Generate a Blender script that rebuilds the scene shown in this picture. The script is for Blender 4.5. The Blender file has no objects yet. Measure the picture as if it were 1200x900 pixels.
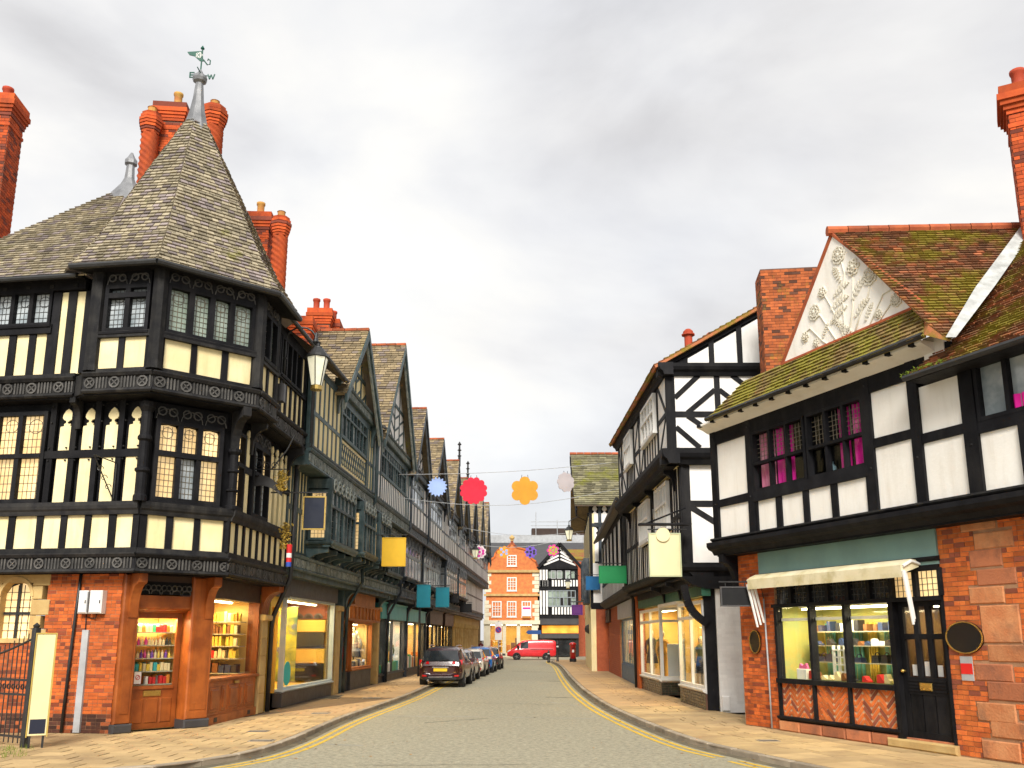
import bpy, math, random
from mathutils import Vector as V
RN = random.Random(11)
pi = math.pi
sc = bpy.context.scene

# ------------------------------------------------------------------ camera
CAM_H, FPX, PCY = 2.1, 1050.0, 525.0          # eye height; focal length and principal row in photo pixels (1200 x 900)
TH = math.atan(223 / FPX)
cam = bpy.data.cameras.new('camera')
cam.sensor_width = 36; cam.lens = FPX / 1200 * 36; cam.shift_y = 75 / 1200
cam.clip_start = .1; cam.clip_end = 3000
co = bpy.data.objects.new('camera', cam); sc.collection.objects.link(co)
co.location = (0, 0, CAM_H); co.rotation_euler = (pi / 2 + TH, 0, 0)
sc.camera = co

# ------------------------------------------------------------------ sky, sun, exposure
SUN_EL, SUN_AZ = math.radians(38), math.radians(184)     # azimuth from +Y, clockwise: behind the camera, a little to its left
wd = bpy.data.worlds.new('World'); sc.world = wd; wd.use_nodes = True
wn = wd.node_tree.nodes; wl = wd.node_tree.links
wn.clear()
wo = wn.new('ShaderNodeOutputWorld'); wb = wn.new('ShaderNodeBackground'); wb.inputs[1].default_value = .1
sky = wn.new('ShaderNodeTexSky'); sky.sky_type = 'NISHITA'; sky.sun_disc = False
sky.sun_elevation = SUN_EL; sky.sun_rotation = SUN_AZ
tc = wn.new('ShaderNodeTexCoord'); pass
def wmath(op, a, b):
    n = wn.new('ShaderNodeMath'); n.operation = op
    for i, x in enumerate((a, b)):
        if isinstance(x, (int, float)): n.inputs[i].default_value = x
        else: wl.new(x, n.inputs[i])
    return n.outputs[0]
cmb = wn.new('ShaderNodeMapping'); cmb.inputs[3].default_value = (1.5, 1.5, 2.6); wl.new(tc.outputs['Generated'], cmb.inputs[0])
def wnoise(scale, detail, rough, dist=0.3, off=(0, 0, 0)):
    mp = wn.new('ShaderNodeMapping'); mp.inputs[1].default_value = off; wl.new(cmb.outputs[0], mp.inputs[0])
    n = wn.new('ShaderNodeTexNoise'); n.inputs['Scale'].default_value = scale; n.inputs['Detail'].default_value = detail
    n.inputs['Roughness'].default_value = rough; n.inputs['Distortion'].default_value = dist
    wl.new(mp.outputs[0], n.inputs['Vector']); return n.outputs[0]
def wramp(x, stops):
    r = wn.new('ShaderNodeValToRGB'); wl.new(x, r.inputs[0])
    while len(r.color_ramp.elements) < len(stops): r.color_ramp.elements.new(.5)
    for e, (p, c) in zip(r.color_ramp.elements, stops): e.position = p; e.color = (*c, 1)
    return r.outputs[0]
cl = wramp(wnoise(1.7, 9, .5, .35, (4.1, 1.7, .6)), [(.33, (2.08, 2.06, 2.09)), (.43, (2.45, 2.43, 2.45)), (.53, (2.8, 2.77, 2.74)), (.66, (3.25, 3.16, 2.97))])
cf = wramp(wnoise(1.2, 4, .5, .2, (.7, 5, 0)), [(.25, (.9, .9, .9)), (.6, (1, 1, 1))])
mx = wn.new('ShaderNodeMixRGB'); wl.new(cf, mx.inputs[0]); wl.new(sky.outputs[0], mx.inputs[1]); wl.new(cl, mx.inputs[2])
wl.new(mx.outputs[0], wb.inputs[0]); wl.new(wb.outputs[0], wo.inputs[0])
sl = bpy.data.lights.new('sun', 'SUN'); sl.energy = 1.5; sl.angle = math.radians(24); sl.color = (1, .955, .88)
so = bpy.data.objects.new('sun', sl); sc.collection.objects.link(so)
sdir = V((math.sin(SUN_AZ) * math.cos(SUN_EL), math.cos(SUN_AZ) * math.cos(SUN_EL), math.sin(SUN_EL)))
so.location = sdir * 60; so.rotation_euler = (-sdir).to_track_quat('-Z', 'Y').to_euler()
sc.view_settings.view_transform = 'Standard'; sc.view_settings.look = 'None'
sc.view_settings.exposure = 1.75; sc.view_settings.gamma = 1; sc.view_settings.use_curve_mapping = False
sc.cycles.use_denoising = True
sc.cycles.max_bounces = 6; sc.cycles.transparent_max_bounces = 12
sc.cycles.sample_clamp_indirect = 6

# ------------------------------------------------------------------ photo pixels to places
cT, sT = math.cos(TH), math.sin(TH)
def ray(px, py):
    x = (px - 600) / FPX; y = (PCY - py) / FPX
    return V((x, cT - sT * y, sT + cT * y))
EYE = V((0, 0, CAM_H))
def gp(px, py, z=0.):
    d = ray(px, py); return EYE + d * ((z - CAM_H) / d.z)
def atY(px, py, Y):
    d = ray(px, py); return EYE + d * (Y / d.y)
def on3(px, py, a, b, c):                     # on the plane through three points
    n = (b - a).cross(c - a); d = ray(px, py)
    return EYE + d * ((a - EYE).dot(n) / d.dot(n))

class Fr:
    """an upright facade: u runs left to right seen from outside, d outwards, z up"""
    def __init__(s, A, B):
        s.A = V((A[0], A[1])); d = V((B[0], B[1])) - s.A; s.L = d.length; s.u = d / s.L; s.n = V((s.u.y, -s.u.x))
        s.rz = math.atan2(s.u.y, s.u.x)
    def P(s, u, d, z):
        q = s.A + s.u * u + s.n * d; return V((q.x, q.y, z))
    def off(s, d, du=0):
        a = s.A + s.n * d + s.u * du; return Fr(a, a + s.u)
    def at(s, px, py, d=0):
        r = ray(px, py); a = s.A + s.n * d
        t = (a.x * s.n.x + a.y * s.n.y) / (r.x * s.n.x + r.y * s.n.y)
        q = EYE + r * t; return ((q.x - a.x) * s.u.x + (q.y - a.y) * s.u.y, q.z)
    def side(s, u, d, right=True):            # the return wall at u, running inwards (right end) or outwards (left end)
        a = s.A + s.u * u + s.n * d
        return Fr(a, a - s.n) if right else Fr(a, a + s.n)

# ------------------------------------------------------------------ objects
COL = sc.collection
ORG = {}
def tag(o, label, cat, group=None):
    o['label'] = label; o['category'] = cat
    if group: o['group'] = group
    return o
def thing(name, label, cat, loc, group=None):
    o = bpy.data.objects.new(name, None); o.empty_display_size = .3; COL.objects.link(o)
    o.location = loc; ORG[o] = V(loc); return tag(o, label, cat, group)
def link(name, me, par=None, loc=None, rz=0):
    o = bpy.data.objects.new(name, me); COL.objects.link(o)
    if par is not None:
        o.parent = par; ORG[o] = ORG[par]
        if loc is not None: o.location = V(loc) - ORG[par]
    else:
        ORG[o] = V((0, 0, 0))
        if loc is not None: o.location = loc
    if rz: o.rotation_euler = (0, 0, rz)
    return o
def copy_tree(o, parent=None):
    c = o.copy(); COL.objects.link(c); c.parent = parent; ORG[c] = ORG[o]
    for ch in list(o.children): copy_tree(ch, c)
    return c
def clip_poly(poly, cp):
    """clip polygon by a convex counter-clockwise polygon"""
    out = poly
    for i in range(len(cp)):
        a, b = cp[i], cp[(i + 1) % len(cp)]
        src, out = out, []
        def sd(p): return (b[0] - a[0]) * (p[1] - a[1]) - (b[1] - a[1]) * (p[0] - a[0])
        for k in range(len(src)):
            p, q = src[k], src[(k + 1) % len(src)]
            sp, sq = sd(p), sd(q)
            if sp >= 0: out.append(p)
            if (sp > 0 and sq < 0) or (sp < 0 and sq > 0):
                t = sp / (sp - sq); out.append((p[0] + (q[0] - p[0]) * t, p[1] + (q[1] - p[1]) * t))
        if len(out) < 3: return []
    return out

class G:
    """collects shapes and links them as one mesh"""
    def __init__(s): s.v = []; s.f = []
    def add(s, vs, fs):
        n = len(s.v); s.v += [V(x) for x in vs]; s.f += [[i + n for i in f] for f in fs]; return s
    def hexa(s, p):                            # 8 points: 4 front, 4 back
        return s.add(p, [(0, 1, 2, 3), (7, 6, 5, 4), (0, 4, 5, 1), (1, 5, 6, 2), (2, 6, 7, 3), (3, 7, 4, 0)])
    def box(s, fr, u0, u1, d0, d1, z0, z1, j=0.):
        def r(): return RN.uniform(-j, j) if j else 0.
        P = fr.P
        return s.hexa([P(u0 + r(), d1 + r() * .4, z0 + r()), P(u1 + r(), d1 + r() * .4, z0 + r()), P(u1 + r(), d1 + r() * .4, z1 + r()), P(u0 + r(), d1 + r() * .4, z1 + r()),
                       P(u0, d0, z0), P(u1, d0, z0), P(u1, d0, z1), P(u0, d0, z1)])
    def cbox(s, fr, u0, u1, d0, d1, z0, z1, c=.01):   # box with its outer edges chamfered
        P = fr.P; m = d1 - c
        ring = lambda e, d: [P(u0 + e, d, z0 + e), P(u1 - e, d, z0 + e), P(u1 - e, d, z1 - e), P(u0 + e, d, z1 - e)]
        vs = ring(0, d0) + ring(0, m) + ring(c, d1)
        fs = [(8, 9, 10, 11)]
        for k in (0, 4):
            for i in range(4): fs.append((k + i, k + (i + 1) % 4, k + 4 + (i + 1) % 4, k + 4 + i))
        return s.add(vs, fs)
    def prism(s, fr, poly, d0, d1):
        n = len(poly); vs = [fr.P(u, d1, z) for u, z in poly] + [fr.P(u, d0, z) for u, z in poly]
        return s.add(vs, [tuple(range(n)), tuple(range(2 * n - 1, n - 1, -1))] + [(i, i + n, (i + 1) % n + n, (i + 1) % n) for i in range(n)])
    def uprism(s, fr, poly, u0, u1):           # polygon in (d, z), swept along u
        n = len(poly); vs = [fr.P(u0, d, z) for d, z in poly] + [fr.P(u1, d, z) for d, z in poly]
        return s.add(vs, [tuple(range(n)), tuple(range(2 * n - 1, n - 1, -1))] + [(i, i + n, (i + 1) % n + n, (i + 1) % n) for i in range(n)])
    def zprism(s, pts, z0, z1):                # plan polygon, swept upwards
        n = len(pts); vs = [(p[0], p[1], z1) for p in pts] + [(p[0], p[1], z0) for p in pts]
        return s.add(vs, [tuple(range(n)), tuple(range(2 * n - 1, n - 1, -1))] + [(i, i + n, (i + 1) % n + n, (i + 1) % n) for i in range(n)])
    def beam(s, fr, a, b, w, d0, d1):
        du, dz = b[0] - a[0], b[1] - a[1]; L = math.hypot(du, dz); nu, nz = -dz / L * w / 2, du / L * w / 2
        return s.prism(fr, [(a[0] - nu, a[1] - nz), (b[0] - nu, b[1] - nz), (b[0] + nu, b[1] + nz), (a[0] + nu, a[1] + nz)], d0, d1)
    def plate(s, pts, t):                      # flat polygon thickened along its normal
        pts = [V(p) for p in pts]; n = (pts[1] - pts[0]).cross(pts[2] - pts[0]).normalized() * t; k = len(pts)
        return s.add(pts + [p - n for p in pts], [tuple(range(k)), tuple(range(2 * k - 1, k - 1, -1))] + [(i, i + k, (i + 1) % k + k, (i + 1) % k) for i in range(k)])
    def poly(s, pts): return s.add(pts, [tuple(range(len(pts)))])
    def tube(s, pts, r, n=6, cap=True):
        pts = [V(p) for p in pts]; rs = r if isinstance(r, (list, tuple)) else [r] * len(pts)
        vs = []; N = len(pts); pu = None
        for i, p in enumerate(pts):
            t = (pts[min(i + 1, N - 1)] - pts[max(i - 1, 0)]).normalized()
            up = V((0, 0, 1)) if abs(t.z) < .9 else V((1, 0, 0))
            if pu is not None: up = pu
            a = up - t * up.dot(t); a.normalize(); pu = a; b = t.cross(a)
            vs += [p + (a * math.cos(2 * pi * k / n) + b * math.sin(2 * pi * k / n)) * rs[i] for k in range(n)]
        fs = [(i * n + k, i * n + (k + 1) % n, (i + 1) * n + (k + 1) % n, (i + 1) * n + k) for i in range(N - 1) for k in range(n)]
        if cap: fs += [tuple(range(n - 1, -1, -1)), tuple((N - 1) * n + k for k in range(n))]
        return s.add(vs, fs)
    def lathe(s, c, prof, n=16, axis=None, twist=0., lobes=0, la=0.):
        ax = V(axis).normalized() if axis else V((0, 0, 1))
        a = V((1, 0, 0)) if abs(ax.x) < .9 else V((0, 1, 0)); a = (a - ax * a.dot(ax)).normalized(); b = ax.cross(a); c = V(c); vs = []
        for i, (r, h) in enumerate(prof):
            for k in range(n):
                an = 2 * pi * k / n; rr = r * (1 + la * math.cos(lobes * (an + twist * h))) if lobes else r
                vs.append(c + ax * h + (a * math.cos(an) + b * math.sin(an)) * rr)
        N = len(prof)
        fs = [(i * n + k, i * n + (k + 1) % n, (i + 1) * n + (k + 1) % n, (i + 1) * n + k) for i in range(N - 1) for k in range(n)]
        return s.add(vs, fs + [tuple(range(n - 1, -1, -1)), tuple((N - 1) * n + k for k in range(n))])
    def ring(s, fr, cu, cz, r, w, d0, d1, n=12, a0=0, a1=2 * pi):   # flat ring on a facade
        full = abs(a1 - a0 - 2 * pi) < 1e-6; m = n if full else n + 1; vs = []
        for k in range(m):
            an = a0 + (a1 - a0) * k / n; c_, s_ = math.cos(an), math.sin(an)
            vs += [fr.P(cu + c_ * (r - w), d1, cz + s_ * (r - w)), fr.P(cu + c_ * r, d1, cz + s_ * r), fr.P(cu + c_ * r, d0, cz + s_ * r), fr.P(cu + c_ * (r - w), d0, cz + s_ * (r - w))]
        fs = []
        for k in range(n):
            a, b = 4 * k, 4 * ((k + 1) % m)
            fs += [(a, a + 1, b + 1, b), (a + 1, a + 2, b + 2, b + 1), (a + 3, a, b, b + 3)]
        return s.add(vs, fs)
    def mk(s, name, mat, par=None, smooth=False, kind=None):
        me = bpy.data.meshes.new(name); o0 = ORG[par] if par is not None else V((0, 0, 0))
        me.from_pydata([v - o0 for v in s.v], [], s.f); me.validate(); me.update()
        if smooth:
            for p in me.polygons: p.use_smooth = True
        me.materials.append(mat); o = link(name, me, par)
        if kind: o['kind'] = kind
        return o
def B1(name, mat, par, fr, *a, **k): return G().box(fr, *a, **k).mk(name, mat, par)
def struct(o): o['kind'] = 'structure'; return o

def slates(g, pts, cw, ch, th=.012, lift=.034, jit=.005, ex=None):
    """courses of overlapping slates over a flat convex facet; pts[0] to pts[1] is the eave"""
    pts = [V(p) for p in pts]; ex = ex or (pts[1] - pts[0]).normalized(); nn = (pts[1] - pts[0]).cross(pts[2] - pts[0]).normalized(); ey = nn.cross(ex)
    q = [((p - pts[0]).dot(ex), (p - pts[0]).dot(ey)) for p in pts]
    amin, amax = min(p[0] for p in q), max(p[0] for p in q); bmax = max(p[1] for p in q)
    b = min(p[1] for p in q) - .03; row = 0
    while b < bmax:
        a = amin - RN.uniform(0, .02) - (cw * .5 if row % 2 else 0)
        while a < amax:
            w = cw * RN.uniform(.86, 1.14); jb = RN.uniform(-jit, jit) * 2; l2 = lift * RN.uniform(.75, 1.3)
            pl = clip_poly([(a + .009, b + jb), (a + w - .009, b + jb), (a + w - .009, b + ch * .97), (a + .009, b + ch * .97)], q)
            if len(pl) >= 3:
                k = len(pl); vs = []
                for (x, y) in pl: vs.append(pts[0] + ex * x + ey * y + nn * (th + l2 * (1 - (y - b) / ch)))
                for (x, y) in pl: vs.append(pts[0] + ex * x + ey * y)
                g.add(vs, [tuple(range(k))] + [(i, i + k, (i + 1) % k + k, (i + 1) % k) for i in range(k)])
            a += w
        b += ch; row += 1
BRK = {}
def bricks(par, fr, u0, u1, z0, z1, d, mat, holes=(), bw=.225, bh=.075, single=0, mat2=None, gap=.01, proud=.008, name='brick'):
    """brick courses proud of a mortar bed; `single` bricks become objects of their own, the rest one part"""
    g = G(); n = int((z1 - z0) / bh); cnt = 0; ob = []
    cells = []
    for r in range(n):
        zb = z0 + r * (z1 - z0) / n; hh = (z1 - z0) / n
        u = u0 - (bw / 2 if r % 2 else 0)
        while u < u1 - 1e-4:
            w = bw * (.5 if (r // 2 + int(u * 3)) % 5 == 0 and bw > .15 else 1)
            a, b = max(u, u0), min(u + w, u1)
            if b - a > .03: cells.append((a, b, zb, zb + hh))
            u += w
    out = []
    for c in cells:
        iv = [(c[0], c[1])]
        for h in holes:
            if h[2] - .02 < (c[2] + c[3]) / 2 < h[3] + .02:
                iv = [y for x in iv for y in ((x[0], min(x[1], h[0])), (max(x[0], h[1]), x[1])) if y[1] - y[0] > .035]
        out += [(x[0], x[1], c[2], c[3]) for x in iv]
    cells = out
    if single and len(cells) > single:
        cells.sort(key=lambda c: -(c[1] - c[0]) / ((fr.P(c[0], d, c[2]) - EYE).length ** 2))
    for i, (a, b, zb, zt) in enumerate(cells):
        pr = proud + RN.uniform(-.003, .004)
        if i < single:
            key = (round(b - a, 2), round(zt - zb, 3), mat.name)
            if key not in BRK:
                L, H_ = b - a - gap, zt - zb - gap; F0 = Fr((0, 0), (1, 0)); me = G().cbox(F0, 0, L, -.02, 0, 0, H_, .006)
                m2 = bpy.data.meshes.new('brick'); m2.from_pydata(me.v, [], me.f); m2.materials.append(mat); BRK[key] = m2
            link(name, BRK[key], par, fr.P(a + gap / 2, d + pr, zb + gap / 2), fr.rz)
        else:
            P = fr.P; ua, ub, za, zc = a + gap / 2, b - gap / 2, zb + gap / 2, zt - gap / 2; q = d + pr; k = d - .004
            g.add([P(ua, q, za), P(ub, q, za), P(ub, q, zc), P(ua, q, zc), P(ua, k, za), P(ub, k, za), P(ub, k, zc), P(ua, k, zc)],
                  [(0, 1, 2, 3), (0, 4, 5, 1), (1, 5, 6, 2), (2, 6, 7, 3), (3, 7, 4, 0)])
    if g.v: g.mk(name + 'work', mat2 or mat, par, kind='stuff')

# ------------------------------------------------------------------ materials
def M(name, c1, c2=None, s=2., rough=.8, bump=.15, bs=45., isl=0., alt=None, dirt=0., dcol=(.03, .025, .02), dsc=1.3, dstr=(1, 1, .3), moss=None, spec=.3, metal=0., emit=0., ecol=None, coat=0., speck=0.):
    m = bpy.data.materials.new(name); m.use_nodes = True; nt = m.node_tree; N = nt.nodes; L = nt.links
    b = N['Principled BSDF']; b.inputs['Roughness'].default_value = rough; b.inputs['Specular IOR Level'].default_value = spec; b.inputs['Metallic'].default_value = metal
    if coat: b.inputs['Coat Weight'].default_value = coat; b.inputs['Coat Roughness'].default_value = .06
    geo = N.new('ShaderNodeNewGeometry')
    def noise(scale, det=5, stretch=None, rg=.55):
        n = N.new('ShaderNodeTexNoise'); n.inputs['Scale'].default_value = scale; n.inputs['Detail'].default_value = det; n.inputs['Roughness'].default_value = rg
        if stretch:
            mp = N.new('ShaderNodeMapping'); mp.inputs[3].default_value = stretch; L.new(geo.outputs['Position'], mp.inputs[0]); L.new(mp.outputs[0], n.inputs['Vector'])
        else: L.new(geo.outputs['Position'], n.inputs['Vector'])
        return n.outputs[0]
    def ramp(x, a, c):
        r = N.new('ShaderNodeMapRange'); r.inputs[1].default_value = a; r.inputs[2].default_value = c; L.new(x, r.inputs[0]); return r.outputs[0]
    def mix(f, a, c, mode='MIX'):
        x = N.new('ShaderNodeMixRGB'); x.blend_type = mode
        for i, q in enumerate((f, a, c)):
            if isinstance(q, tuple): x.inputs[i].default_value = (*q, 1)
            elif isinstance(q, (int, float)): x.inputs[i].default_value = q
            else: L.new(q, x.inputs[i])
        return x.outputs[0]
    c2 = c2 or tuple(x * .8 for x in c1)
    col = mix(ramp(noise(s), .35, .65), c1, c2)
    if isl or alt:
        oi = N.new('ShaderNodeObjectInfo'); ad = N.new('ShaderNodeMath'); ad.operation = 'ADD'
        L.new(geo.outputs['Random Per Island'], ad.inputs[0]); L.new(oi.outputs['Random'], ad.inputs[1])
        fr = N.new('ShaderNodeMath'); fr.operation = 'FRACT'; L.new(ad.outputs[0], fr.inputs[0])
        if alt:
            m7 = N.new('ShaderNodeMath'); m7.operation = 'MULTIPLY'; m7.inputs[1].default_value = 7.31; L.new(fr.outputs[0], m7.inputs[0])
            f7 = N.new('ShaderNodeMath'); f7.operation = 'FRACT'; L.new(m7.outputs[0], f7.inputs[0])
            lt = N.new('ShaderNodeMath'); lt.operation = 'LESS_THAN'; lt.inputs[1].default_value = alt[1]; L.new(f7.outputs[0], lt.inputs[0])
            col = mix(lt.outputs[0], col, alt[0])
        if isl:
            mr = N.new('ShaderNodeMapRange'); mr.inputs[3].default_value = 1 - isl; mr.inputs[4].default_value = 1 + isl; L.new(fr.outputs[0], mr.inputs[0])
            hs = N.new('ShaderNodeHueSaturation'); L.new(mr.outputs[0], hs.inputs['Value']); L.new(col, hs.inputs['Color']); col = hs.outputs[0]
    if dirt: 
        f = ramp(noise(dsc, 7, dstr, .65), .5, .78)
        dm = N.new('ShaderNodeMath'); dm.operation = 'MULTIPLY'; dm.inputs[1].default_value = dirt; L.new(f, dm.inputs[0]); col = mix(dm.outputs[0], col, dcol)
    if moss:
        f = ramp(noise(moss[1], 8, None, .7), moss[2], moss[2] + .12); col = mix(f, col, moss[0])
    if speck:
        f = ramp(noise(9., 7, None, .85), .36, .66); col = mix(f, mix(speck, col, tuple(x * .55 for x in c1)), mix(speck, col, tuple(min(1, x * 1.7) for x in c1)))
    L.new(col, b.inputs['Base Color'])
    if bump:
        bp = N.new('ShaderNodeBump'); bp.inputs['Strength'].default_value = bump; bp.inputs['Distance'].default_value = .02
        L.new(noise(bs, 6), bp.inputs['Height']); L.new(bp.outputs[0], b.inputs['Normal'])
        rr = N.new('ShaderNodeMapRange'); rr.inputs[3].default_value = max(rough - .12, .02); rr.inputs[4].default_value = min(rough + .12, 1)
        L.new(noise(s * 3), rr.inputs[0]); L.new(rr.outputs[0], b.inputs['Roughness'])
    if emit:
        b.inputs['Emission Strength'].default_value = emit
        if ecol: b.inputs['Emission Color'].default_value = (*ecol, 1)
        else: L.new(col, b.inputs['Emission Color'])
    return m
def glass(name, tint=(1, 1, 1), ior=1.45, add=.0):
    m = bpy.data.materials.new(name); m.use_nodes = True; N = m.node_tree.nodes; L = m.node_tree.links; N.clear()
    o = N.new('ShaderNodeOutputMaterial'); t = N.new('ShaderNodeBsdfTransparent'); t.inputs[0].default_value = (*tint, 1)
    g = N.new('ShaderNodeBsdfGlossy'); g.inputs['Roughness'].default_value = .01
    gq = N.new('ShaderNodeNewGeometry'); dt = N.new('ShaderNodeVectorMath'); dt.operation = 'DOT_PRODUCT'; L.new(gq.outputs['Normal'], dt.inputs[0]); L.new(gq.outputs['Incoming'], dt.inputs[1])
    def mt(op, x, y):
        q = N.new('ShaderNodeMath'); q.operation = op
        for i, w in enumerate((x, y)):
            if isinstance(w, (int, float)): q.inputs[i].default_value = w
            else: L.new(w, q.inputs[i])
        return q
    mm = mt('ADD', mt('MULTIPLY', mt('POWER', mt('SUBTRACT', 1.0, mt('ABSOLUTE', dt.outputs['Value'], 0).outputs[0]).outputs[0], 5.0).outputs[0], ior - 1).outputs[0], add)
    geo = N.new('ShaderNodeNewGeometry'); n = N.new('ShaderNodeTexNoise'); n.inputs['Scale'].default_value = 2.5; L.new(geo.outputs['Position'], n.inputs['Vector'])
    bp = N.new('ShaderNodeBump'); bp.inputs['Strength'].default_value = .04; L.new(n.outputs[0], bp.inputs['Height']); L.new(bp.outputs[0], g.inputs['Normal'])
    x = N.new('ShaderNodeMixShader'); L.new(mm.outputs[0], x.inputs[0]); L.new(t.outputs[0], x.inputs[1]); L.new(g.outputs[0], x.inputs[2]); L.new(x.outputs[0], o.inputs[0])
    return m
black = M('black_timber', (.0055, .0055, .007), (.011, .011, .013), 3, .6, .4, 60, isl=.3, dirt=.5, dcol=(.036, .033, .03), dsc=2.2, spec=.14, moss=((.1, .09, .075), 4., .7))
oldblack = M('weathered_black_timber', (.011, .011, .013), (.026, .025, .024), 4, .6, .45, 50, isl=.35, dirt=.7, dcol=(.06, .056, .05), dsc=3, spec=.15, moss=((.2, .18, .15), 5., .68))
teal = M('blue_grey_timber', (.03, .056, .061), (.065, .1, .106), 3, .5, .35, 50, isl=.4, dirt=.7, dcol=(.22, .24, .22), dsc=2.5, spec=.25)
tealc = M('carved_blue_grey', (.17, .2, .19), (.34, .36, .32), 6, .7, .4, 50, isl=.3, dirt=.7, dcol=(.04, .05, .05), dsc=3)
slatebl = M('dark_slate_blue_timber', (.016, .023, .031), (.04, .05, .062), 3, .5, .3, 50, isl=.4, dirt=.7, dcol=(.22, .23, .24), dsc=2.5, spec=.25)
carvb = M('highlit_carving', (.045, .044, .042), (.1, .095, .088), 5, .6, .3, 50, isl=.3, dirt=.5)  # paler than the frieze: light catching the carving is put into its colour
cream = M('cream_plaster', (.81, .71, .43), (.77, .65, .35), 1.6, .85, .25, 16, isl=.06, dirt=.55, dcol=(.55, .42, .2), dsc=3.2, dstr=(1.6, 1.6, .22))
white = M('white_plaster', (.86, .835, .78), (.81, .775, .71), 1.2, .85, .25, 14, isl=.03, dirt=.35, dcol=(.5, .44, .34), dsc=2.6, dstr=(1.4, 1.4, .2))
carvs = M('blue_grey_carving', (.1, .115, .13), (.19, .21, .225), 5, .6, .3, 50, isl=.3)
white2 = M('white_render', (.84, .83, .8), (.77, .75, .72), 1.5, .85, .15, 25, isl=.05, dirt=.4, dcol=(.4, .38, .35), dsc=2)
brick = M('orange_brick', (.56, .13, .026), (.45, .095, .022), 6, .88, .5, 70, isl=.28, alt=((.26, .06, .025), .16), dirt=.6, dcol=(.07, .04, .03), dsc=1.6, dstr=(1, 1, .6))
brickr = M('bright_orange_brick', (.62, .165, .035), (.52, .115, .03), 6, .88, .5, 70, isl=.28, alt=((.27, .075, .04), .2), dirt=.35, dcol=(.12, .055, .035), dsc=1.3, dstr=(1, 1, .7))
brickc = M('chimney_brick', (.56, .1, .022), (.43, .07, .02), 5, .88, .5, 60, isl=.3, alt=((.2, .05, .03), .18), dirt=.75, dcol=(.05, .03, .025), dsc=1.5)
bricke = M('far_orange_brick', (.58, .2, .06), (.48, .14, .05), 3, .88, .3, 50, isl=.2)
mortar = M('mortar', (.4, .22, .12), (.3, .16, .09), 5, .95, .5, 60, dirt=.5, dcol=(.09, .07, .055))
mortard = M('dark_mortar', (.17, .09, .06), (.12, .06, .045), 5, .95, .5, 60)
stone = M('red_sandstone', (.5, .185, .075), (.58, .26, .115), 3.5, .9, .6, 25, isl=.2, alt=((.42, .15, .07), .3), dirt=.75, dcol=(.09, .06, .05), dsc=2.2, dstr=(1, 1, .8))
ystone = M('yellow_sandstone', (.56, .40, .17), (.48, .31, .12), 3, .9, .4, 30, isl=.15, dirt=.5, dcol=(.2, .13, .07), dsc=2)
slate = M('stone_slates', (.34, .295, .205), (.25, .21, .145), 9, .8, .5, 40, isl=.36, alt=((.24, .2, .19), .22), dirt=.5, dcol=(.05, .045, .03), dsc=1.2, dstr=(1, 1, 1), moss=((.2, .19, .03), .55, .6))
slate2 = M('brown_slates', (.28, .215, .12), (.2, .155, .095), 7, .8, .4, 40, isl=.38, alt=((.18, .145, .12), .2), dirt=.4, dcol=(.05, .04, .03), dsc=1.2, dstr=(1, 1, 1), moss=((.22, .2, .03), .5, .6))
tile = M('clay_tiles', (.24, .1, .045), (.15, .075, .04), 8, .88, .5, 40, isl=.4, alt=((.33, .115, .05), .2), dirt=.3, moss=((.21, .165, .018), 1.0, .455))
tiler = M('mossy_pent_tiles', (.2, .13, .05), (.16, .11, .045), 8, .9, .6, 40, isl=.35, moss=((.24, .21, .03), 1.6, .42))
lead = M('grey_lead', (.16, .165, .175), (.27, .275, .285), 2.2, .42, .2, 12, dirt=.7, dcol=(.045, .045, .05), dsc=1.6, dstr=(1.6, 1.6, .25), spec=.5, metal=.35)
leadp = M('pale_lead_flashing', (.5, .51, .5), (.3, .31, .3), 3.5, .6, .4, 14, dirt=.7, dcol=(.12, .12, .08), dstr=(1, 1, 1))
ridget = M('red_ridge_tile', (.42, .11, .04), (.3, .07, .03), 4, .85, .4, 40, isl=.25, dirt=.5, moss=((.24, .19, .03), 1.4, .62))
wood = M('varnished_wood', (.36, .095, .016), (.22, .052, .009), 2.5, .4, .2, 35, isl=.14, dirt=.45, dcol=(.06, .018, .008), dsc=2.5, dstr=(2.5, 2.5, .25), spec=.45)
iron = M('black_iron', (.012, .012, .013), (.022, .022, .022), 5, .45, .2, 60, spec=.5)
whitep = M('white_paint', (.8, .79, .76), (.72, .71, .68), 3, .45, .06, 40, isl=.04, dirt=.2, dcol=(.5, .47, .4))
greyp = M('grey_paint', (.42, .43, .44), (.34, .35, .36), 3, .5, .08, 40, dirt=.3)
dkgrey = M('dark_grey_fascia', (.06, .058, .06), (.045, .044, .046), 2, .45, .05, 30, spec=.4)
brownf = M('brown_fascia', (.06, .035, .025), (.045, .026, .02), 2, .45, .05, 30)
paleb = M('pale_blue_paint', (.5, .58, .62), (.42, .5, .54), 3, .4, .05, 40)
yellowp = M('yellow_interior', (.75, .5, .1), (.68, .42, .07), 1.5, .7, .03, 20)
aqua = M('aqua_fascia', (.1, .42, .42), (.08, .36, .37), 2, .4, .03, 20)
sageg = M('sage_green_fascia', (.2, .33, .3), (.17, .28, .26), 1.3, .5, .05, 12, dirt=.25, dcol=(.12, .18, .16))
greenf = M('dark_green_fascia', (.04, .14, .085), (.03, .11, .07), 2, .45)
bluep = M('blue_paint', (.02, .11, .22), (.015, .085, .18), 2, .4, .05)
dglass = M('dark_window_glass', (.012, .014, .016), (.03, .034, .036), 1.2, .06, .03, 2.2, spec=.8)
gglass = M('pale_green_leaded_glass', (.2, .25, .2), (.3, .36, .31), 1.4, .12, .05, 3, isl=.3, spec=.8, dirt=.5, dcol=(.5, .58, .58), dsc=2.5)
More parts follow.
